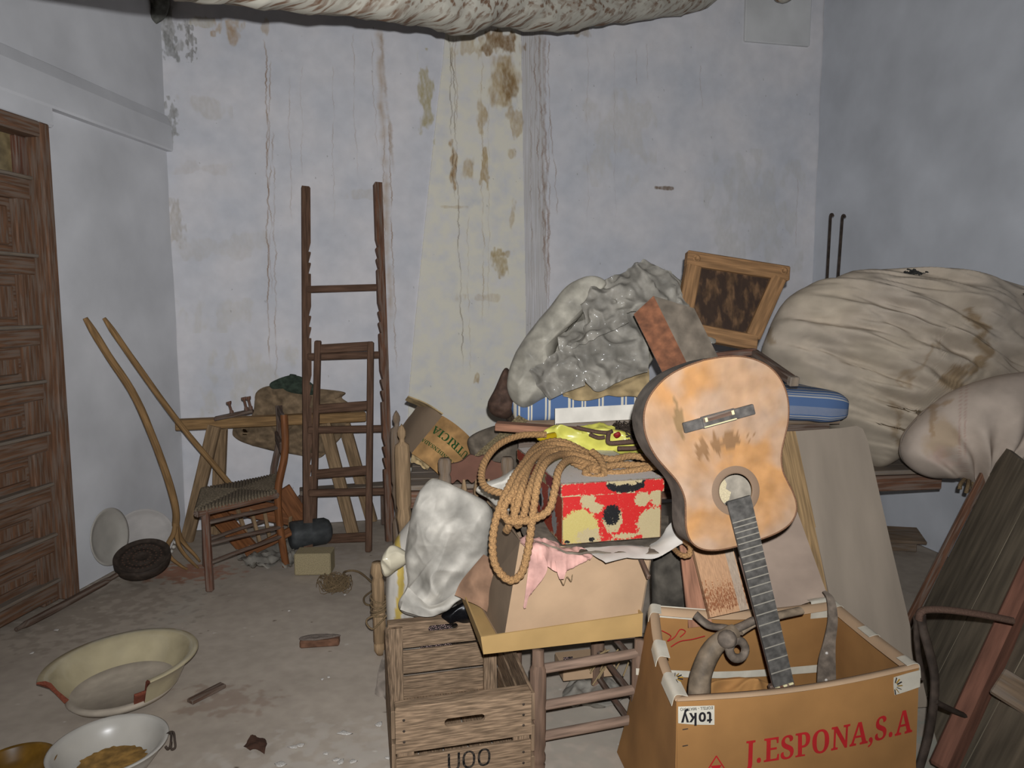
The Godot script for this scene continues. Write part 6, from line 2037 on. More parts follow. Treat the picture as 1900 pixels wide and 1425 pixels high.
func make_crate():
	var t = thing("fruit_crate", "slatted wooden fruit crate with hand holes in front of the white sack", "crate", Vector3(-0.2, 0, -2.35))
	var H = 0.305
	var f0 = ground(733, 1316, H); var f1 = ground(986, 1283, H)
	var r0 = ground(719, 1160, H)
	var ex = (f1 - f0).normalized(); var W = (f1 - f0).length()
	var ez = (r0 - f0); var D = ez.length(); ez = ez.normalized()
	var n_front = -ez
	f0.y = 0; f1.y = 0; r0.y = 0
	var r1 = f1 + ez * D
	var th = 0.012
	var hts = [[0.212, 0.088], [0.112, 0.088], [0.012, 0.088]]
	var fh = [[0.169, 0.132], [0.012, 0.14]]
	for k in 3:
		var st = S()
		if k < 2:
			slot_slat(st, f0 + Vector3(0, fh[k][0], 0), f1 + Vector3(0, fh[k][0], 0), Vector3.UP, n_front, fh[k][1], th, [0.5, 0.06, 0.074, 0.0125] if k == 0 else null)
			part(t, "front_slat", st, M["wood_crate"])
		st = S()
		slot_slat(st, r0 + Vector3(0, hts[k][0], 0), r1 + Vector3(0, hts[k][0], 0), Vector3.UP, n_front, hts[k][1], th, [0.5, 0.055, 0.062, 0.013] if k == 0 else null)
		part(t, "back_slat", st, M["wood_crate"])
	for q in [[f0, -1.0], [f1, 1.0]]:
		var outw = ex * q[1]
		for k in 3:
			var st = S()
			var a = q[0] + Vector3(0, hts[k][0] + hts[k][1] * 0.5, 0) + ez * 0.0 + outw * 0.006
			bar(st, a, a + ez * D, 0.011, hts[k][1] - 0.003, Vector3.UP, 0.002)
			part(t, "side_slat", st, M["wood_crate"])
	# corner battens inside and the top battens
	for q in [[f0, 1.0, 1.0], [f1, -1.0, 1.0], [r0, 1.0, -1.0], [r1, -1.0, -1.0]]:
		var st = S()
		var c = q[0] + ex * (q[1] * 0.028) + ez * (q[2] * 0.02)
		box(st, Transform3D(Basis(Vector3.UP, ez, ex), c + Vector3(0, 0.15, 0) + (ez * th if q[2] < 0 else Vector3.ZERO)), Vector3(0.29, 0.02, 0.05), 0.002)
		part(t, "corner_batten", st, M["wood_crate"])
	for q in [[f0, f1, 1.0], [r0, r1, 1.0]]:
		var st = S()
		bar(st, q[0] + Vector3(0, H - 0.006, 0) + ez * 0.022 * q[2], q[1] + Vector3(0, H - 0.006, 0) + ez * 0.022 * q[2], 0.045, 0.014, Vector3.UP, 0.003)
		part(t, "top_batten", st, M["wood_crate"])
	for k in 5:
		var st = S()
		var a = f0.lerp(f1, (k + 0.5) / 5.0) + Vector3(0, 0.016, 0)
		bar(st, a, a + ez * D, 0.075, 0.008, Vector3.UP, 0.001)
		part(t, "bottom_slat", st, M["wood_crate"])
	# nail heads and a stencilled word, its lower half out of the picture
	for k in 2:
		for s in [0.06, 0.94]:
			for dy in [0.25, 0.5, 0.75]:
				var st = S()
				var p = f0.lerp(f1, s) + Vector3(0, fh[k][0] + fh[k][1] * dy, 0) + n_front * 0.0005
				lathe(st, [[0.0042, 0.0], [0.0036, 0.0012], [0, 0.0015]], upright(p, p + n_front), 8)
				part(t, "nail", st, M["iron"])
	words(t, "stencil", "UOO", "Droid Sans Mono", 0.075, mat("stencil", Color(0.25, 0.22, 0.19), "mask_much", Vector3(8, 8, 8), 0.95), func(x, y, z): return f0 + ex * (W * 0.36 + x) + Vector3(0, 0.074 + y, 0) + n_front * (z + 0.0004), 700)
	# printed paper stuck behind the back panel
	var st = S()
	plate(st, [r0 + ex * 0.12 + Vector3(0, 0.19, 0) + ez * 0.016, r0 + ex * 0.235 + Vector3(0, 0.19, 0) + ez * 0.016, r0 + ex * 0.235 + Vector3(0, 0.29, 0) + ez * 0.016, r0 + ex * 0.12 + Vector3(0, 0.29, 0) + ez * 0.016], n_front, 0.001)
	solo("printed_paper", "red and white printed paper seen through the crate's back hand hole", "paper", st, mat("print_red_white", Color(0.72, 0.60, 0.58), "mask_some", Vector3(30, 30, 30), 0.8), r0 + ex * 0.18 + Vector3(0, 0.19, 0) + ez * 0.016)

func make_big_carton():
	var t = thing("big_carton", "big brown open carton with red J.ESPONA lettering in the right foreground", "box", Vector3(0.75, 0, -2.0))
	var u = [at(1256, 1300, 1.72), at(1704, 1238, 1.85), at(1546, 1116, 2.36), at(1208, 1126, 2.2)]
	var H = (u[0].y + u[1].y + u[2].y + u[3].y) * 0.25
	var l = [Vector3(u[0].x + 0.01, 0.0, u[0].z + 0.0), Vector3(u[1].x + 0.015, 0.0, u[1].z), Vector3(u[2].x, 0, u[2].z - 0.02), Vector3(u[3].x - 0.09, 0, u[3].z - 0.03)]
	var wall = func(k, sagf, m):
		var a = l[k]; var b = l[(k + 1) % 4]; var c = u[(k + 1) % 4]; var d = u[k]
		var mid = (u[0] + u[2]) * 0.5
		var st = S()
		var g = []
		for i in 15:
			var row = []
			var f = i / 14.0
			for j in 12:
				var e = j / 11.0
				var p = a.lerp(b, f).lerp(d.lerp(c, f), e)
				var outw = (a + b) * 0.5 - (l[0] + l[2]) * 0.5
				outw.y = 0
				p += outw.normalized() * sagf * sin(f * PI) * (0.4 + 0.6 * e) + Vector3(0, -0.012 * sin(f * PI) * e, 0) + outw.normalized() * 0.005 * noise.get_noise_3d(p.x * 70, p.y * 70, p.z * 70)
				row.append(p)
			g.append(row)
		sheet(st, g, 0.006)
		return part(t, "wall", st, m)
	wall.call(0, 0.012, M["card_warm"])
	wall.call(1, 0.01, M["card_warm"])
	wall.call(2, -0.03, M["card_warm"])
	wall.call(3, 0.015, M["card_warm"])
	var st = S()
	hexa(st, [l[0], l[1], l[2], l[3], l[0] + Vector3(0, 0.006, 0), l[1] + Vector3(0, 0.006, 0), l[2] + Vector3(0, 0.006, 0), l[3] + Vector3(0, 0.006, 0)])
	part(t, "bottom", st, M["card_warm"])
	# rim folded over
	for k in 4:
		st = S()
		var a = u[k]; var b = u[(k + 1) % 4]
		var inw = ((u[0] + u[2]) * 0.5 - (a + b) * 0.5); inw.y = 0; inw = inw.normalized()
		var sag = [0.012, 0.01, -0.03, 0.015][k]
		var g = []
		for i in 15:
			var f = i / 14.0
			var p = a.lerp(b, f) - inw * sag * sin(f * PI) + Vector3(0, -0.012 * sin(f * PI), 0)
			g.append([p - inw * 0.004, p + Vector3(0, 0.004, 0), p + inw * 0.018 + Vector3(0, 0.002, 0), p + inw * 0.026 + Vector3(0, -0.015, 0)])
		sheet(st, g, 0.004)
		part(t, "rim", st, M["card"])
	# lettering on the front
	var fx = (l[1] - l[0]).normalized(); var W = (l[1] - l[0]).length()
	var fn = fx.cross(Vector3.UP)
	if fn.z < 0: fn = -fn
	var face = func(x, y, z):      # x along, y up the front
		var f = x / W; var e = y / H
		var p = l[0].lerp(l[1], f).lerp(u[0].lerp(u[1], f), e)
		return p + fn * (0.012 * sin(f * PI) * (0.4 + 0.6 * e) + 0.0075 + z) + Vector3(0, -0.012 * sin(f * PI) * e, 0) + fn * 0.005 * noise.get_noise_3d(p.x * 70, p.y * 70, p.z * 70)
	var base = on_plane(1382, 1416, (l[0] + u[0]) * 0.5, fn)
	var x0 = (base - l[0]).dot(fx)
	var x1 = (on_plane(1694, 1368, (l[0] + u[0]) * 0.5, fn) - l[0]).dot(fx)
	var y1 = on_plane(1694, 1368, (l[0] + u[0]) * 0.5, fn).y
	var width_units = 6.72
	var hgt = (x1 - x0) / width_units
	words(t, "lettering", "J.ESPONA,S.A", "Droid Serif", 1.0, M["red_print"], func(x, y, z): return face.call(x0 + x * hgt + 0.0, base.y + 0.016 + (y1 - base.y) * x / width_units + (y - 0.25) * 0.092, z), 700, width_units)
	var lx = (on_plane(1330, 1390, (l[0] + u[0]) * 0.5, fn) - l[0]).dot(fx); var ly = on_plane(1330, 1390, (l[0] + u[0]) * 0.5, fn).y
	st = S()
	var q = [[0, 0], [0.036, -0.06], [-0.036, -0.06]]
	for k in 3:
		var A = face.call(lx + q[k][0], ly + q[k][1], 0.0004); var B = face.call(lx + q[(k + 1) % 3][0], ly + q[(k + 1) % 3][1], 0.0004)
		bar(st, A, B, 0.0012, 0.003, fn.cross(B - A).normalized(), 0.0)
	st.set_smooth_group(-1)
	tri(st, face.call(lx - 0.015, ly - 0.026, 0.001), face.call(lx + 0.015, ly - 0.026, 0.001), face.call(lx, ly - 0.05, 0.001), fn)
	part(t, "emblem", st, M["red_print"], "red triangle emblem")
	# printed tape round the front left corner, along the left rim and at the other corners
	var tape = func(c4, lab = ""):
		var s = S()
		cloth_pts(s, c4, 10, 10, 0.0012)
		return part(t, "tape", s, M["tape"], lab)
	var tl = []
	for row in [[0.0, 0.105], [0.0, 0.105]]: pass
	var H0 = H
	var F = func(x, y): return face.call(x, y, 0.0018)
	tl = [[F.call(0.0, H0 - 0.012), F.call(0.045, H0 - 0.012), F.call(0.095, H0 - 0.014)], [F.call(0.0, H0 - 0.035), F.call(0.045, H0 - 0.036), F.call(0.095, H0 - 0.04)], [F.call(0.0, H0 - 0.056), F.call(0.045, H0 - 0.062), F.call(0.095, H0 - 0.066)]]
	tape.call(tl, "white printed tape reading toky upside down")
	words(t, "tape_print", "toky", "Droid Sans", 0.048, M["black_print"], func(x, y, z): return face.call(0.089 - x, H0 - 0.018 - y * 0.95, z + 0.0028), 900, 0.082)
	words(t, "tape_print", "EOFILL - MATARO", "Droid Sans", 0.0105, M["black_print"], func(x, y, z): return face.call(0.091 - x, H0 - 0.0125 - y, z + 0.0028), 400, 0.086)
	var left_in = Vector3(0.014, 0.006, 0)
	var e = func(f, dx, dy): return u[0].lerp(u[3], f) + Vector3(dx, dy - 0.012 * sin(f * PI), 0) + Vector3(-0.015 * sin(f * PI), 0, 0)
	for seg in [[0.02, 0.25], [0.42, 0.6], [0.9, 1.0]]:
		tape.call([[e.call(seg[0], -0.01, -0.02), e.call(seg[1], -0.01, -0.02)], [e.call(seg[0], 0.0, 0.009), e.call(seg[1], 0.0, 0.009)], [e.call(seg[0], 0.03, 0.006), e.call(seg[1], 0.03, 0.006)]])
	# sun emblems on the tape: fans of short dark and yellow rays
	var sun = func(c: Vector3, ex: Vector3, ey: Vector3, r):
		for k in 7:
			var a = PI * (k + 0.5) / 7.0
			var s = S()
			var d = ex * cos(a) + ey * sin(a)
			bar(s, c + d * r * 0.4, c + d * r, 0.0012, r * 0.14, ex.cross(ey), 0.0)
			part(t, "tape_print", s, M["black_print"] if k % 2 == 0 else mat("sun_yellow", Color(0.55, 0.42, 0.12), "", Vector3.ONE, 0.7))
	sun.call(e.call(0.19, 0.018, 0.0105), (u[3] - u[0]).normalized(), Vector3(0.95, 0.1, 0).normalized(), 0.022)
	# back rim tape and corners
	var eb = func(f, dz, dy): return u[3].lerp(u[2], f) + Vector3(0, dy - 0.012 * sin(f * PI), dz) + Vector3(0, 0, 0.03 * sin(f * PI))
	tape.call([[eb.call(0.0, 0.004, -0.03), eb.call(0.28, 0.006, -0.03)], [eb.call(0.0, 0.004, 0.008), eb.call(0.28, 0.004, 0.008)]])
	words(t, "tape_print", "EOFILL - MATA", "Droid Sans", 0.016, M["black_print"], func(x, y, z): return eb.call(0.08, 0.0, 0) + (u[2] - u[3]).normalized() * x + Vector3(0, y - 0.022, 0.014 + z), 400)
	tape.call([[eb.call(0.86, 0.004, -0.045), eb.call(1.0, 0.008, -0.05)], [eb.call(0.86, 0.004, 0.008), eb.call(1.0, 0.004, 0.01)], [eb.call(0.86, -0.03, 0.006), eb.call(1.0, -0.03, 0.01)]])
	var er = func(f, dx, dy): return u[2].lerp(u[1], f) + Vector3(dx, dy - 0.012 * sin(f * PI), 0) + Vector3(0.01 * sin(f * PI), 0, 0)
	for seg in [[0.0, 0.12], [0.42, 0.56], [0.88, 1.0]]:
		tape.call([[er.call(seg[0], -0.03, 0.004), er.call(seg[1], -0.03, 0.004)], [er.call(seg[0], 0.0, 0.009), er.call(seg[1], 0.0, 0.009)], [er.call(seg[0], 0.008, -0.03), er.call(seg[1], 0.008, -0.03)]])
	tape.call([[F.call(W - 0.085, H0 - 0.006), F.call(W - 0.04, H0 - 0.004), F.call(W, H0 - 0.004)], [F.call(W - 0.085, H0 - 0.03), F.call(W - 0.04, H0 - 0.03), F.call(W, H0 - 0.03)], [F.call(W - 0.08, H0 - 0.056), F.call(W - 0.04, H0 - 0.054), F.call(W, H0 - 0.05)]])
	sun.call(F.call(W - 0.084, H0 - 0.03) + fn * 0.0015, Vector3.UP, fx, 0.024)
	# long printed tape low on the inside of the back wall
	var bx = (l[2] - l[3]).normalized()
	tape.call([[at(1180, 1240, 2.17), at(1350, 1246, 2.24), at(1535, 1232, 2.34)], [at(1180, 1252, 2.17), at(1350, 1258, 2.24), at(1535, 1246, 2.34)]])
	# staple slots at the front left edge
	for y in [0.075, 0.12]:
		st = S()
		bar(st, face.call(0.012, H - y, 0.0005), face.call(0.026, H - y + 0.002, 0.0005), 0.0015, 0.002, Vector3.UP, 0.0)
		part(t, "staple", st, M["iron"])
	# red crayon scrawl on the inside of the back wall
	st = S()
	for q2 in [[[1228, 1170], [1245, 1180], [1238, 1190], [1252, 1182], [1262, 1168], [1272, 1172], [1262, 1182]], [[1245, 1200], [1262, 1190], [1285, 1186], [1308, 1180]]]:
		var p = []
		for e2 in q2: p.append(on_plane(e2[0], e2[1], u[3] + Vector3(0, -0.05, 0.018), Vector3(0.1, 0, 1).normalized()))
		tube(st, curve(p, 24), 0.0016, 5)
	part(t, "scrawl", st, M["red_print"])
	# --- leather and wood inside ---
	t = thing("harness_yoke", "grey leather-covered harness yoke with a knobbed end inside the big carton", "harness", at(1300, 1290, 1.95))
	st = S()
	var y = curve(pts([[1296, 1330, 1.92], [1298, 1270, 1.94], [1306, 1235, 1.95], [1325, 1200, 1.96], [1350, 1180, 1.96], [1362, 1172, 1.97]]), 22)
	var yr = []
	for i in 22: yr.append(lerp(0.032, 0.022, i / 21.0))
	tube(st, y, yr, 14, {"rough": 0.15})
	part(t, "arm", st, mat("yoke_leather", Color(0.52, 0.455, 0.377), "blotch", Vector3(6, 6, 6), 0.7))
	st = S()
	turned(st, at(1353, 1186, 1.955), at(1345, 1186, 1.925), [[0, 0.022], [0.3, 0.026], [0.8, 0.024], [1, 0.016], [1, 0]], 16)
	part(t, "knob", st, M["leather"])
	st = S()
	tube(st, curve(pts([[1290, 1140, 2.05], [1315, 1160, 2.03], [1345, 1165, 1.99], [1368, 1172, 1.97]]), 28), 0.017, 10, {"flat": 0.6, "rough": 0.2})
	var loop = []
	for i in 21:
		var a = TAU * i / 20.0
		loop.append(at(1368 + 15 * cos(a), 1205 + 17 * sin(a), 1.955 + 0.015 * cos(a)))
	tube(st, loop, 0.0125, 10, {"rough": 0.2})
	tube(st, curve(pts([[1360, 1168, 1.97], [1380, 1160, 1.98], [1400, 1150, 2.0]]), 12), 0.015, 10, {"flat": 0.6, "rough": 0.2})
	part(t, "strap", st, M["leather"])
	st = S()
	var pole = pts([[1372, 1172, 1.99], [1400, 1155, 2.02], [1440, 1143, 2.05], [1486, 1133, 2.09]])
	tube(st, curve(pole, 16), 0.015, 8, {"flat": 0.7})
	part(t, "pole", st, mat("pole_dusty", Color(0.624, 0.546, 0.455), "blotch", Vector3(5, 5, 5), 0.9))
	st = S()
	cloth(st, [[[1526, 1098, 2.28], [1532, 1096, 2.28]], [[1534, 1112, 2.26], [1548, 1112, 2.26]], [[1536, 1150, 2.24], [1554, 1150, 2.24]], [[1528, 1190, 2.22], [1550, 1192, 2.22]], [[1518, 1230, 2.2], [1550, 1235, 2.2]], [[1516, 1290, 2.18], [1552, 1290, 2.18]]], 30, 6, 0.005)
	t = solo("leather_strap", "broad grey leather strap hanging over the big carton's back corner", "strap", st, M["leather"], at(1535, 1290, 2.18))
	for q2 in [[1534, 1212, 2.19], [1533, 1262, 2.17]]:
		st = S()
		var p = at(q2[0], q2[1], q2[2])
		lathe(st, [[0.005, 0.0], [0.004, 0.002], [0, 0.0025]], upright(p, p + Vector3(0, 0.1, 1)), 8)
		part(t, "rivet", st, M["chalk"])
	st = S()
	pillow(st, pz([[1300, 1290], [1330, 1262], [1390, 1258], [1440, 1275], [1470, 1300], [1440, 1330], [1340, 1330]], 2.02), at(1380, 1295, 2.02), Vector3(0, 0.7, 0.7).normalized(), 0.05, 0.05, func(p): return crumple(p, 0.9, 0.03), 50, 16)
	solo("brown_rag", "crumpled brown paper at the bottom of the big carton", "paper", st, M["card_warm"], at(1380, 1325, 2.02))

func make_right_boards():
	# planks leaning to the right, side by side towards the camera
	var up = (at(1838, 895, 3.0) - ground(1690, 1190))
	up = up.normalized() * 0.92
	var feet = [[1686, 1180], [1716, 1300], [1766, 1470], [1840, 1700]]
	var names = ["farthest of the old planks leaning in the right foreground", "middle one of the old planks leaning in the right foreground", "nearest of the old planks leaning in the right foreground"]
	for k in 3:
		var a = ground(feet[k][0], feet[k][1]); var b = ground(feet[k + 1][0], feet[k + 1][1])
		var gap = (b - a).normalized() * 0.003
		var n = (b - a).cross(up).normalized()
		if n.x > 0: n = -n
		var st = S()
		plate(st, [a + gap, a + gap + up * (1.0 - 0.04 * (k % 2)), b - gap + up * (1.0 - 0.04 * (k % 2)), b - gap], n, 0.022)
		solo("old_plank", names[k], "plank", st, mat("plank_mossy", Color(0.57, 0.52, 0.44), "grain", Vector3(0.4, 2.2, 1), 0.95, {"tri": false}) if k == 0 else M["plank_mossy"], a, "planks leaning at the right")
	# a thin reddish lath along the far edge and a thick reddish timber in front
	var st = S()
	var a = ground(1690, 1176)
	bar(st, a + Vector3(-0.012, 0.02, -0.02), a + up * 0.98 + Vector3(-0.012, 0, -0.02), 0.02, 0.035, Vector3(-1, 0.5, 0).normalized(), 0.003)
	solo("red_lath", "thin reddish lath along the far edge of the leaning planks", "lath", st, M["wood_rust"], a)
	st = S()
	var c0 = at(1765, 1390, 2.02); var c1 = at(1905, 1085, 2.16)
	bar(st, c0 + (c0 - c1) * 0.12, c1 + (c1 - c0) * 0.3, 0.05, 0.075, Vector3(-0.8, 0.5, 0.4).normalized(), 0.008)
	solo("red_timber", "thick reddish timber leaning in front of the old planks at the right edge", "timber", st, mat("timber_red", Color(0.53, 0.36, 0.29), "grain", Vector3(0.5, 5, 1), 0.9, {"tri": false}), c0 + (c0 - c1) * 0.12)
	st = S()
	bar(st, at(1850, 1262, 1.95), at(1960, 1330, 1.85), 0.09, 0.02, Vector3(-0.3, 0.8, 0.4).normalized(), 0.004)
	solo("slate_board", "grey-brown board end lying across at the right edge", "board", st, M["wood_plank"], at(1900, 1290, 1.9))
	# iron hook
	var t = thing("iron_hook", "bent flat iron bar with a horizontal arm standing right of the big carton", "iron", at(1712, 1425, 1.95))
	st = S()
	tube(st, curve(pts([[1706, 1425, 1.96], [1722, 1370, 1.97], [1732, 1310, 1.97], [1734, 1255, 1.98], [1722, 1200, 1.99], [1712, 1165, 2.0], [1710, 1142, 2.0]]), 26), 0.0135, 8, {"flat": 0.6, "up": Vector3.BACK})
	var foot = at(1706, 1425, 1.96)
	tube(st, [foot, Vector3(foot.x - 0.05, 0.0, foot.z + 0.03)], 0.0135, 8, {"flat": 0.6, "up": Vector3.BACK})
	part(t, "upright", st, M["iron"])
	st = S()
	tube(st, curve(pts([[1705, 1150, 2.0], [1708, 1137, 2.0], [1722, 1131, 2.0], [1760, 1132, 1.99], [1820, 1140, 1.97], [1880, 1152, 1.95]]), 26), 0.013, 8, {"flat": 0.75})
	part(t, "arm", st, M["iron_rust"])
	st = S()
	tube(st, curve(pts([[1733, 1300, 1.97], [1755, 1312, 1.99], [1790, 1328, 2.03]]), 12), 0.0135, 8, {"flat": 0.6})
	part(t, "spur", st, M["iron"])
	st = S()
	tube(st, curve(pts([[1700, 1145, 2.02], [1702, 1200, 2.03], [1712, 1260, 2.03]]), 14), 0.009, 8, {"flat": 0.6, "up": Vector3.BACK})
	part(t, "brace", st, M["iron"])
	# board on the floor under the bed
	st = S()
	var f = ground(1668, 1022)
	bar(st, Vector3(f.x - 0.5, 0.09, f.z - 0.12), Vector3(f.x + 0.13, 0.09, f.z + 0.0), 0.18, 0.02, Vector3(0, 1, 0.2).normalized(), 0.003)
	bar(st, Vector3(f.x - 0.45, 0.04, f.z - 0.14), Vector3(f.x + 0.1, 0.04, f.z - 0.02), 0.1, 0.08, Vector3.UP, 0.003)
	solo("floor_board", "grey board lying low under the bed near the right wall", "board", st, M["wood_plank"], Vector3(f.x - 0.2, 0, f.z))

# ---------- on the floor ----------
func make_floor_things():
	var st
	var t
	# --- broken glazed basin ---
	var c = ground(232, 1290)
	t = thing("broken_basin", "big broken glazed earthenware basin lying in the left foreground", "basin", c)
	var prof = [[0.0, 0.03], [0.155, 0.03], [0.175, 0.045], [0.205, 0.09], [0.222, 0.125], [0.238, 0.138], [0.262, 0.142], [0.266, 0.136], [0.24, 0.124], [0.216, 0.085], [0.19, 0.035], [0.17, 0.012], [0.0, 0.012]]
	st = S()
	var xf = Transform3D(Basis(Vector3(0, 0, 1), 0.05), c)
	lathe(st, [prof[2], prof[3], prof[4], prof[5], prof[6], prof[7], prof[8], prof[9], prof[10]], xf, 60, deg_to_rad(146), deg_to_rad(402))
	part(t, "wall", st, M["glaze"])
	st = S()
	lathe(st, [prof[0], prof[1], prof[2], prof[10], prof[11], prof[12]], xf, 48)
	part(t, "bottom", st, mat("basin_dust", Color(0.72, 0.67, 0.60), "soft", Vector3(4, 4, 4), 0.95), "dust-covered bottom")
	for ang in [146.0, 402.0]:       # red clay where the wall broke
		st = S()
		var a = deg_to_rad(ang)
		var ring = []
		for k in range(2, 11): ring.append(xf * Vector3(cos(a) * prof[k][0], prof[k][1], sin(a) * prof[k][0]))
		var mid = Vector3.ZERO
		for q in ring: mid += q / ring.size()
		st.set_smooth_group(-1)
		for k in ring.size():
			tri(st, mid, ring[k], ring[(k + 1) % ring.size()], (xf.basis * Vector3(-sin(a), 0, cos(a))) * (1 if ang > 300 else -1))
		part(t, "broken_edge", st, M["clay"], "bare red clay along the break")
	st = S()
	lathe(st, [[0.17, 0.02], [0.2, 0.07], [0.214, 0.085], [0.208, 0.09], [0.19, 0.06], [0.168, 0.03]], xf, 10, deg_to_rad(34), deg_to_rad(52))
	part(t, "shard", st, M["clay"])
	# --- white enamel basin with ochre silt ---
	c = ground(205, 1432)
	t = thing("white_basin", "white enamel wash basin with ochre silt in the left foreground", "basin", c)
	st = S()
	lathe(st, [[0.0, 0.006], [0.085, 0.006], [0.11, 0.02], [0.14, 0.062], [0.152, 0.088], [0.166, 0.095], [0.171, 0.093], [0.169, 0.088], [0.156, 0.082], [0.144, 0.056], [0.114, 0.014], [0.088, 0.0], [0.0, 0.0]], Transform3D(Basis(), c), 64)
	part(t, "bowl", st, M["enamel"])
	st = S()
	st.set_smooth_group(0)
	for k in 60:
		for r in 8:
			var q = []
			for e in [[0, 0], [1, 0], [1, 1], [0, 1]]:
				var a = TAU * (k + e[0]) / 60.0
				var rr = (r + e[1]) / 8.0
				var R = 0.105 + 0.016 * noise.get_noise_2d(cos(a) * 70, sin(a) * 70)
				q.append(c + Vector3(cos(a) * R * rr, 0.0085 + 0.0075 * (1.0 - rr * 0.9) + 0.012 * rr * rr + 0.004 * noise.get_noise_3d(cos(a) * rr * 130, sin(a) * rr * 130, 4), sin(a) * R * rr))
			quad(st, q[0], q[1], q[2], q[3], Vector3.UP)
	part(t, "silt", st, M["ochre"], "ochre silt dried in the basin")
	st = S()
	var h = c + Vector3(0.152, 0.088, -0.06)
	for q in [[[0, 0, 0], [0.03, 0.01, 0.0], [0.045, -0.02, 0.02], [0.05, -0.045, 0.03], [0.035, -0.05, 0.035], [0.03, -0.025, 0.02]], [[0, 0.0, 0.01], [0.025, 0.015, 0.01], [0.03, -0.03, 0.03], [0.02, -0.05, 0.035], [0.006, -0.04, 0.03]]]:
		var p = []
		for e in q: p.append(h + Vector3(e[0], e[1], e[2]) * 0.7)
		tube(st, curve(p, 20), 0.0035, 6)
	part(t, "wire_handle", st, M["iron"])
	# --- ochre bowl at the very corner ---
	c = ground(28, 1462)
	st = S()
	lathe(st, [[0.0, 0.012], [0.06, 0.014], [0.09, 0.04], [0.105, 0.072], [0.11, 0.078], [0.114, 0.076], [0.11, 0.066], [0.094, 0.034], [0.062, 0.0], [0.0, 0.0]], Transform3D(Basis(), c), 48)
	solo("ochre_bowl", "ochre earthenware bowl cut off by the bottom left corner", "bowl", st, mat("ochre_glaze", Color(0.50, 0.36, 0.12), "blotch", Vector3(4, 4, 4), 0.35), c)
	# --- cut block ---
	c = ground(579, 1068)
	st = S()
	box(st, Transform3D(Basis(Vector3.UP, 0.05), c + Vector3(0, 0.06, -0.06)), Vector3(0.195, 0.12, 0.12), 0.006)
	solo("stone_block", "yellowish cut stone block on the floor in front of the ladders", "block", st, M["stone"], c)
	# --- frayed twine ---
	c = ground(622, 1098)
	st = S()
	for i in 70:
		var p = []
		var a = rng.randf_range(0, TAU); var r = rng.randf_range(0.02, 0.075)
		var o = c + Vector3(rng.randf_range(-0.03, 0.03), 0.01, rng.randf_range(-0.03, 0.03))
		for k in 6:
			a += rng.randf_range(0.2, 1.1)
			p.append(o + Vector3(cos(a) * r, rng.randf_range(0.0, 0.075), sin(a) * r * 0.8))
		tube(st, curve(p, 14), 0.0016, 4)
	t = solo("frayed_twine", "tangle of frayed straw-coloured twine on the floor beside the stone block", "twine", st, M["twine"], c)
	st = S()
	tube(st, curve([c + Vector3(-0.03, 0.03, 0.06), c + Vector3(0.03, 0.05, 0.02), ground(640, 1068) + Vector3(0, 0.02, 0), ground(665, 1066) + Vector3(0, 0.015, 0), ground(692, 1085) + Vector3(0, 0.008, 0)], 30), 0.006, 6, {"lobes": 2, "twist": 20.0})
	part(t, "cord", st, M["twine"])
	st = S()
	tube(st, curve([ground(690, 1100) + Vector3(0, 0.01, 0), ground(676, 1112) + Vector3(0, 0.01, 0), ground(678, 1124) + Vector3(0, 0.01, 0), ground(694, 1128) + Vector3(0, 0.01, 0)], 16), 0.005, 6)
	solo("twine_loop", "small loop of twine on the floor left of the bound leg", "twine", st, M["twine"], ground(678, 1118))
	# --- brick piece, splinters, leaf ---
	c = ground(591, 1202)
	st = S()
	box(st, Transform3D(Basis(Vector3.UP, 0.14), c + Vector3(0, 0.016, -0.025)), Vector3(0.165, 0.032, 0.05), 0.006)
	t = solo("brick_piece", "flat broken piece of mortared brick alone on the floor", "brick", st, mat("brick", Color(0.50, 0.36, 0.28), "blotch", Vector3(5, 5, 5), 1.0), c)
	st = S()
	pillow(st, [c + Vector3(-0.085, 0.034, -0.01), c + Vector3(-0.02, 0.036, 0.006), c + Vector3(0.05, 0.036, -0.02), c + Vector3(0.085, 0.034, -0.045), c + Vector3(0.03, 0.034, -0.055), c + Vector3(-0.06, 0.034, -0.045)], c + Vector3(0, 0.034, -0.025), Vector3.UP, 0.008, 0.004, func(p): return crumple(p, 0.3, 0.004), 30, 8)
	part(t, "mortar", st, mat("mortar", Color(0.52, 0.47, 0.43), "fine", Vector3(6, 6, 6), 1.0))
	st = S()
	bar(st, ground(352, 1308) + Vector3(0, 0.012, 0), ground(415, 1276) + Vector3(0, 0.012, 0), 0.035, 0.016, Vector3.UP, 0.003)
	solo("wood_splinter", "dark splinter of wood on the floor beside the broken basin", "wood", st, M["wood_dark"], ground(380, 1295))
	st = S()
	cloth_pts(st, [[ground(453, 1388) + Vector3(0, 0.004, 0), ground(470, 1376) + Vector3(0, 0.03, 0), ground(494, 1380) + Vector3(0, 0.012, 0)], [ground(456, 1392) + Vector3(0, 0.01, 0), ground(474, 1388) + Vector3(0, 0.02, 0), ground(496, 1390) + Vector3(0, 0.02, 0)], [ground(465, 1392) + Vector3(0, 0.004, 0), ground(478, 1396) + Vector3(0, 0.01, 0), ground(490, 1400) + Vector3(0, 0.004, 0)]], 14, 14, 0.001, func(p): return crumple(p, 0.3, 0.006))
	solo("dry_leaf", "curled dry brown leaf on the floor near the bottom edge", "leaf", st, mat("leaf_dry", Color(0.30, 0.20, 0.15), "fine", Vector3(9, 9, 9), 0.9), ground(475, 1395))
	# --- crumpled clear sheet by the chair ---
	st = S()
	var cs = []
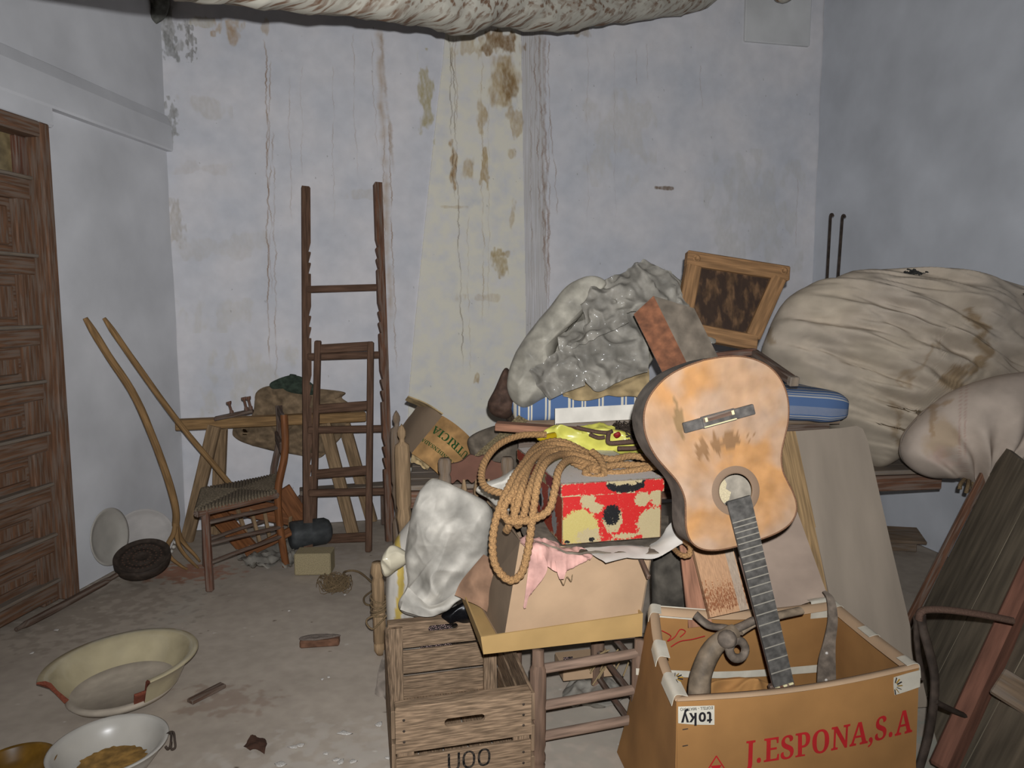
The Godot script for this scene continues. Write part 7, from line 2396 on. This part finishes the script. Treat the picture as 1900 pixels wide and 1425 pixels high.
	for r in [[[440, 1022], [480, 1015], [530, 1012], [545, 1020]], [[442, 1040], [480, 1035], [525, 1032], [548, 1040]], [[470, 1056], [500, 1056], [525, 1056], [540, 1060]]]:
		var row = []
		for q in r: row.append(ground(q[0], q[1]) + Vector3(0, 0.03, 0))
		cs.append(row)
	sheet(st, smooth_grid(cs, 24, 36), 0.0015, func(p): return crumple(p, 0.8, 0.035) - 0.005)
	solo("clear_sheet", "crumpled dusty clear plastic on the floor behind the chair leg", "plastic", st, M["plastic_clear"], ground(500, 1045))
	# --- flakes of plaster ---
	var flakes = [[545, 1388, 0.03], [558, 1384, 0.025], [702, 1346, 0.034], [640, 1362, 0.036], [625, 1412, 0.022], [632, 1416, 0.03], [718, 1408, 0.02], [605, 1400, 0.018], [655, 1415, 0.02], [610, 1258, 0.014], [598, 1262, 0.012], [640, 1105, 0.01], [536, 1135, 0.01], [60, 1213, 0.02], [75, 1262, 0.016], [130, 1108, 0.04], [105, 1170, 0.02], [520, 1420, 0.03]]
	var places = ["near the bottom edge", "near the bottom edge", "beside the crate", "near the bottom edge", "near the bottom edge", "near the bottom edge", "beside the crate", "near the bottom edge", "near the bottom edge", "in the middle of the floor", "in the middle of the floor", "near the twine", "near the stone block", "by the door", "by the door", "on the pan handle", "by the door", "near the bottom edge"]
	for i in flakes.size():
		var q = flakes[i]
		var p = ground(q[0], q[1])
		st = S()
		var poly = []
		for k in 6:
			var a = TAU * k / 6.0 + rng.randf_range(-0.3, 0.3)
			poly.append(p + Vector3(cos(a) * q[2] * rng.randf_range(0.25, 0.85), 0.004, sin(a) * q[2] * rng.randf_range(0.2, 0.7)))
		pillow(st, poly, p + Vector3(0, 0.004, 0), Vector3.UP, 0.003, 0.003, null, 6, 3, 0.3, true)
		solo("plaster_flake", "white flake of fallen plaster " + places[i], "plaster", st, M["chalk"], p, "plaster flakes " + places[i])
	# --- straws and scraps under the low chair ---
	for i in 16:
		var x = rng.randf_range(1120, 1185); var y = rng.randf_range(1200, 1225)
		st = S()
		var a = at(x, y, 2.45 + rng.randf_range(0, 0.1)); var b = a + Vector3(rng.randf_range(-0.09, -0.02), rng.randf_range(-0.09, -0.02), rng.randf_range(-0.03, 0.03))
		tube(st, [a, a.lerp(b, 0.5) + Vector3(0, 0.01, 0), b], 0.003, 5)
		solo("straw", "pale straw sticking out below the cardboard tray", "straw", st, mat("straw", Color(0.55, 0.47, 0.34), "", Vector3.ONE, 0.9) if i == 0 else M["straw"], b, "straws under the tray")
	c = ground(1095, 1300)
	st = S()
	pillow(st, [c + Vector3(-0.1, 0.02, 0.03), c + Vector3(0.0, 0.03, 0.08), c + Vector3(0.12, 0.02, 0.02), c + Vector3(0.1, 0.02, -0.08), c + Vector3(-0.06, 0.02, -0.1)], c + Vector3(0, 0.02, 0), Vector3.UP, 0.04, 0.015, func(p): return crumple(p, 0.7, 0.02), 40, 14)
	solo("clear_wrap", "crumpled clear plastic lying on the floor under the low chair", "plastic", st, M["plastic_clear"], c)
	st = S()
	var bx = ground(1075, 1290)
	box(st, Transform3D(Basis(Vector3.UP, 0.2), at(1085, 1232, 2.6)), Vector3(0.2, 0.055, 0.12), 0.003)
	var cb = solo("small_carton", "small carton with red print hanging low behind the chair rungs", "box", st, M["card"], at(1085, 1245, 2.6))
	st = S()
	box(st, Transform3D(Basis(Vector3.UP, 0.2), at(1054, 1232, 2.535)), Vector3(0.035, 0.054, 0.004), 0.001)
	part(cb, "print", st, M["print_red_white"])
	# paper scraps left of the crate
	st = S()
	cloth_pts(st, [[ground(712, 1246) + Vector3(0, 0.09, 0), ground(722, 1246) + Vector3(0, 0.1, 0)], [ground(702, 1272) + Vector3(0, 0.04, 0), ground(720, 1276) + Vector3(0, 0.05, 0)], [ground(696, 1290) + Vector3(0, 0.004, 0), ground(716, 1300) + Vector3(0, 0.006, 0)]], 14, 8, 0.001, func(p): return crumple(p, 0.5, 0.012))
	solo("paper_scrap", "crumpled pale paper scrap against the crate's left side", "paper", st, mat("scrap_pale", Color(0.62, 0.57, 0.52), "blotch", Vector3(5, 5, 5), 0.9), ground(706, 1290))
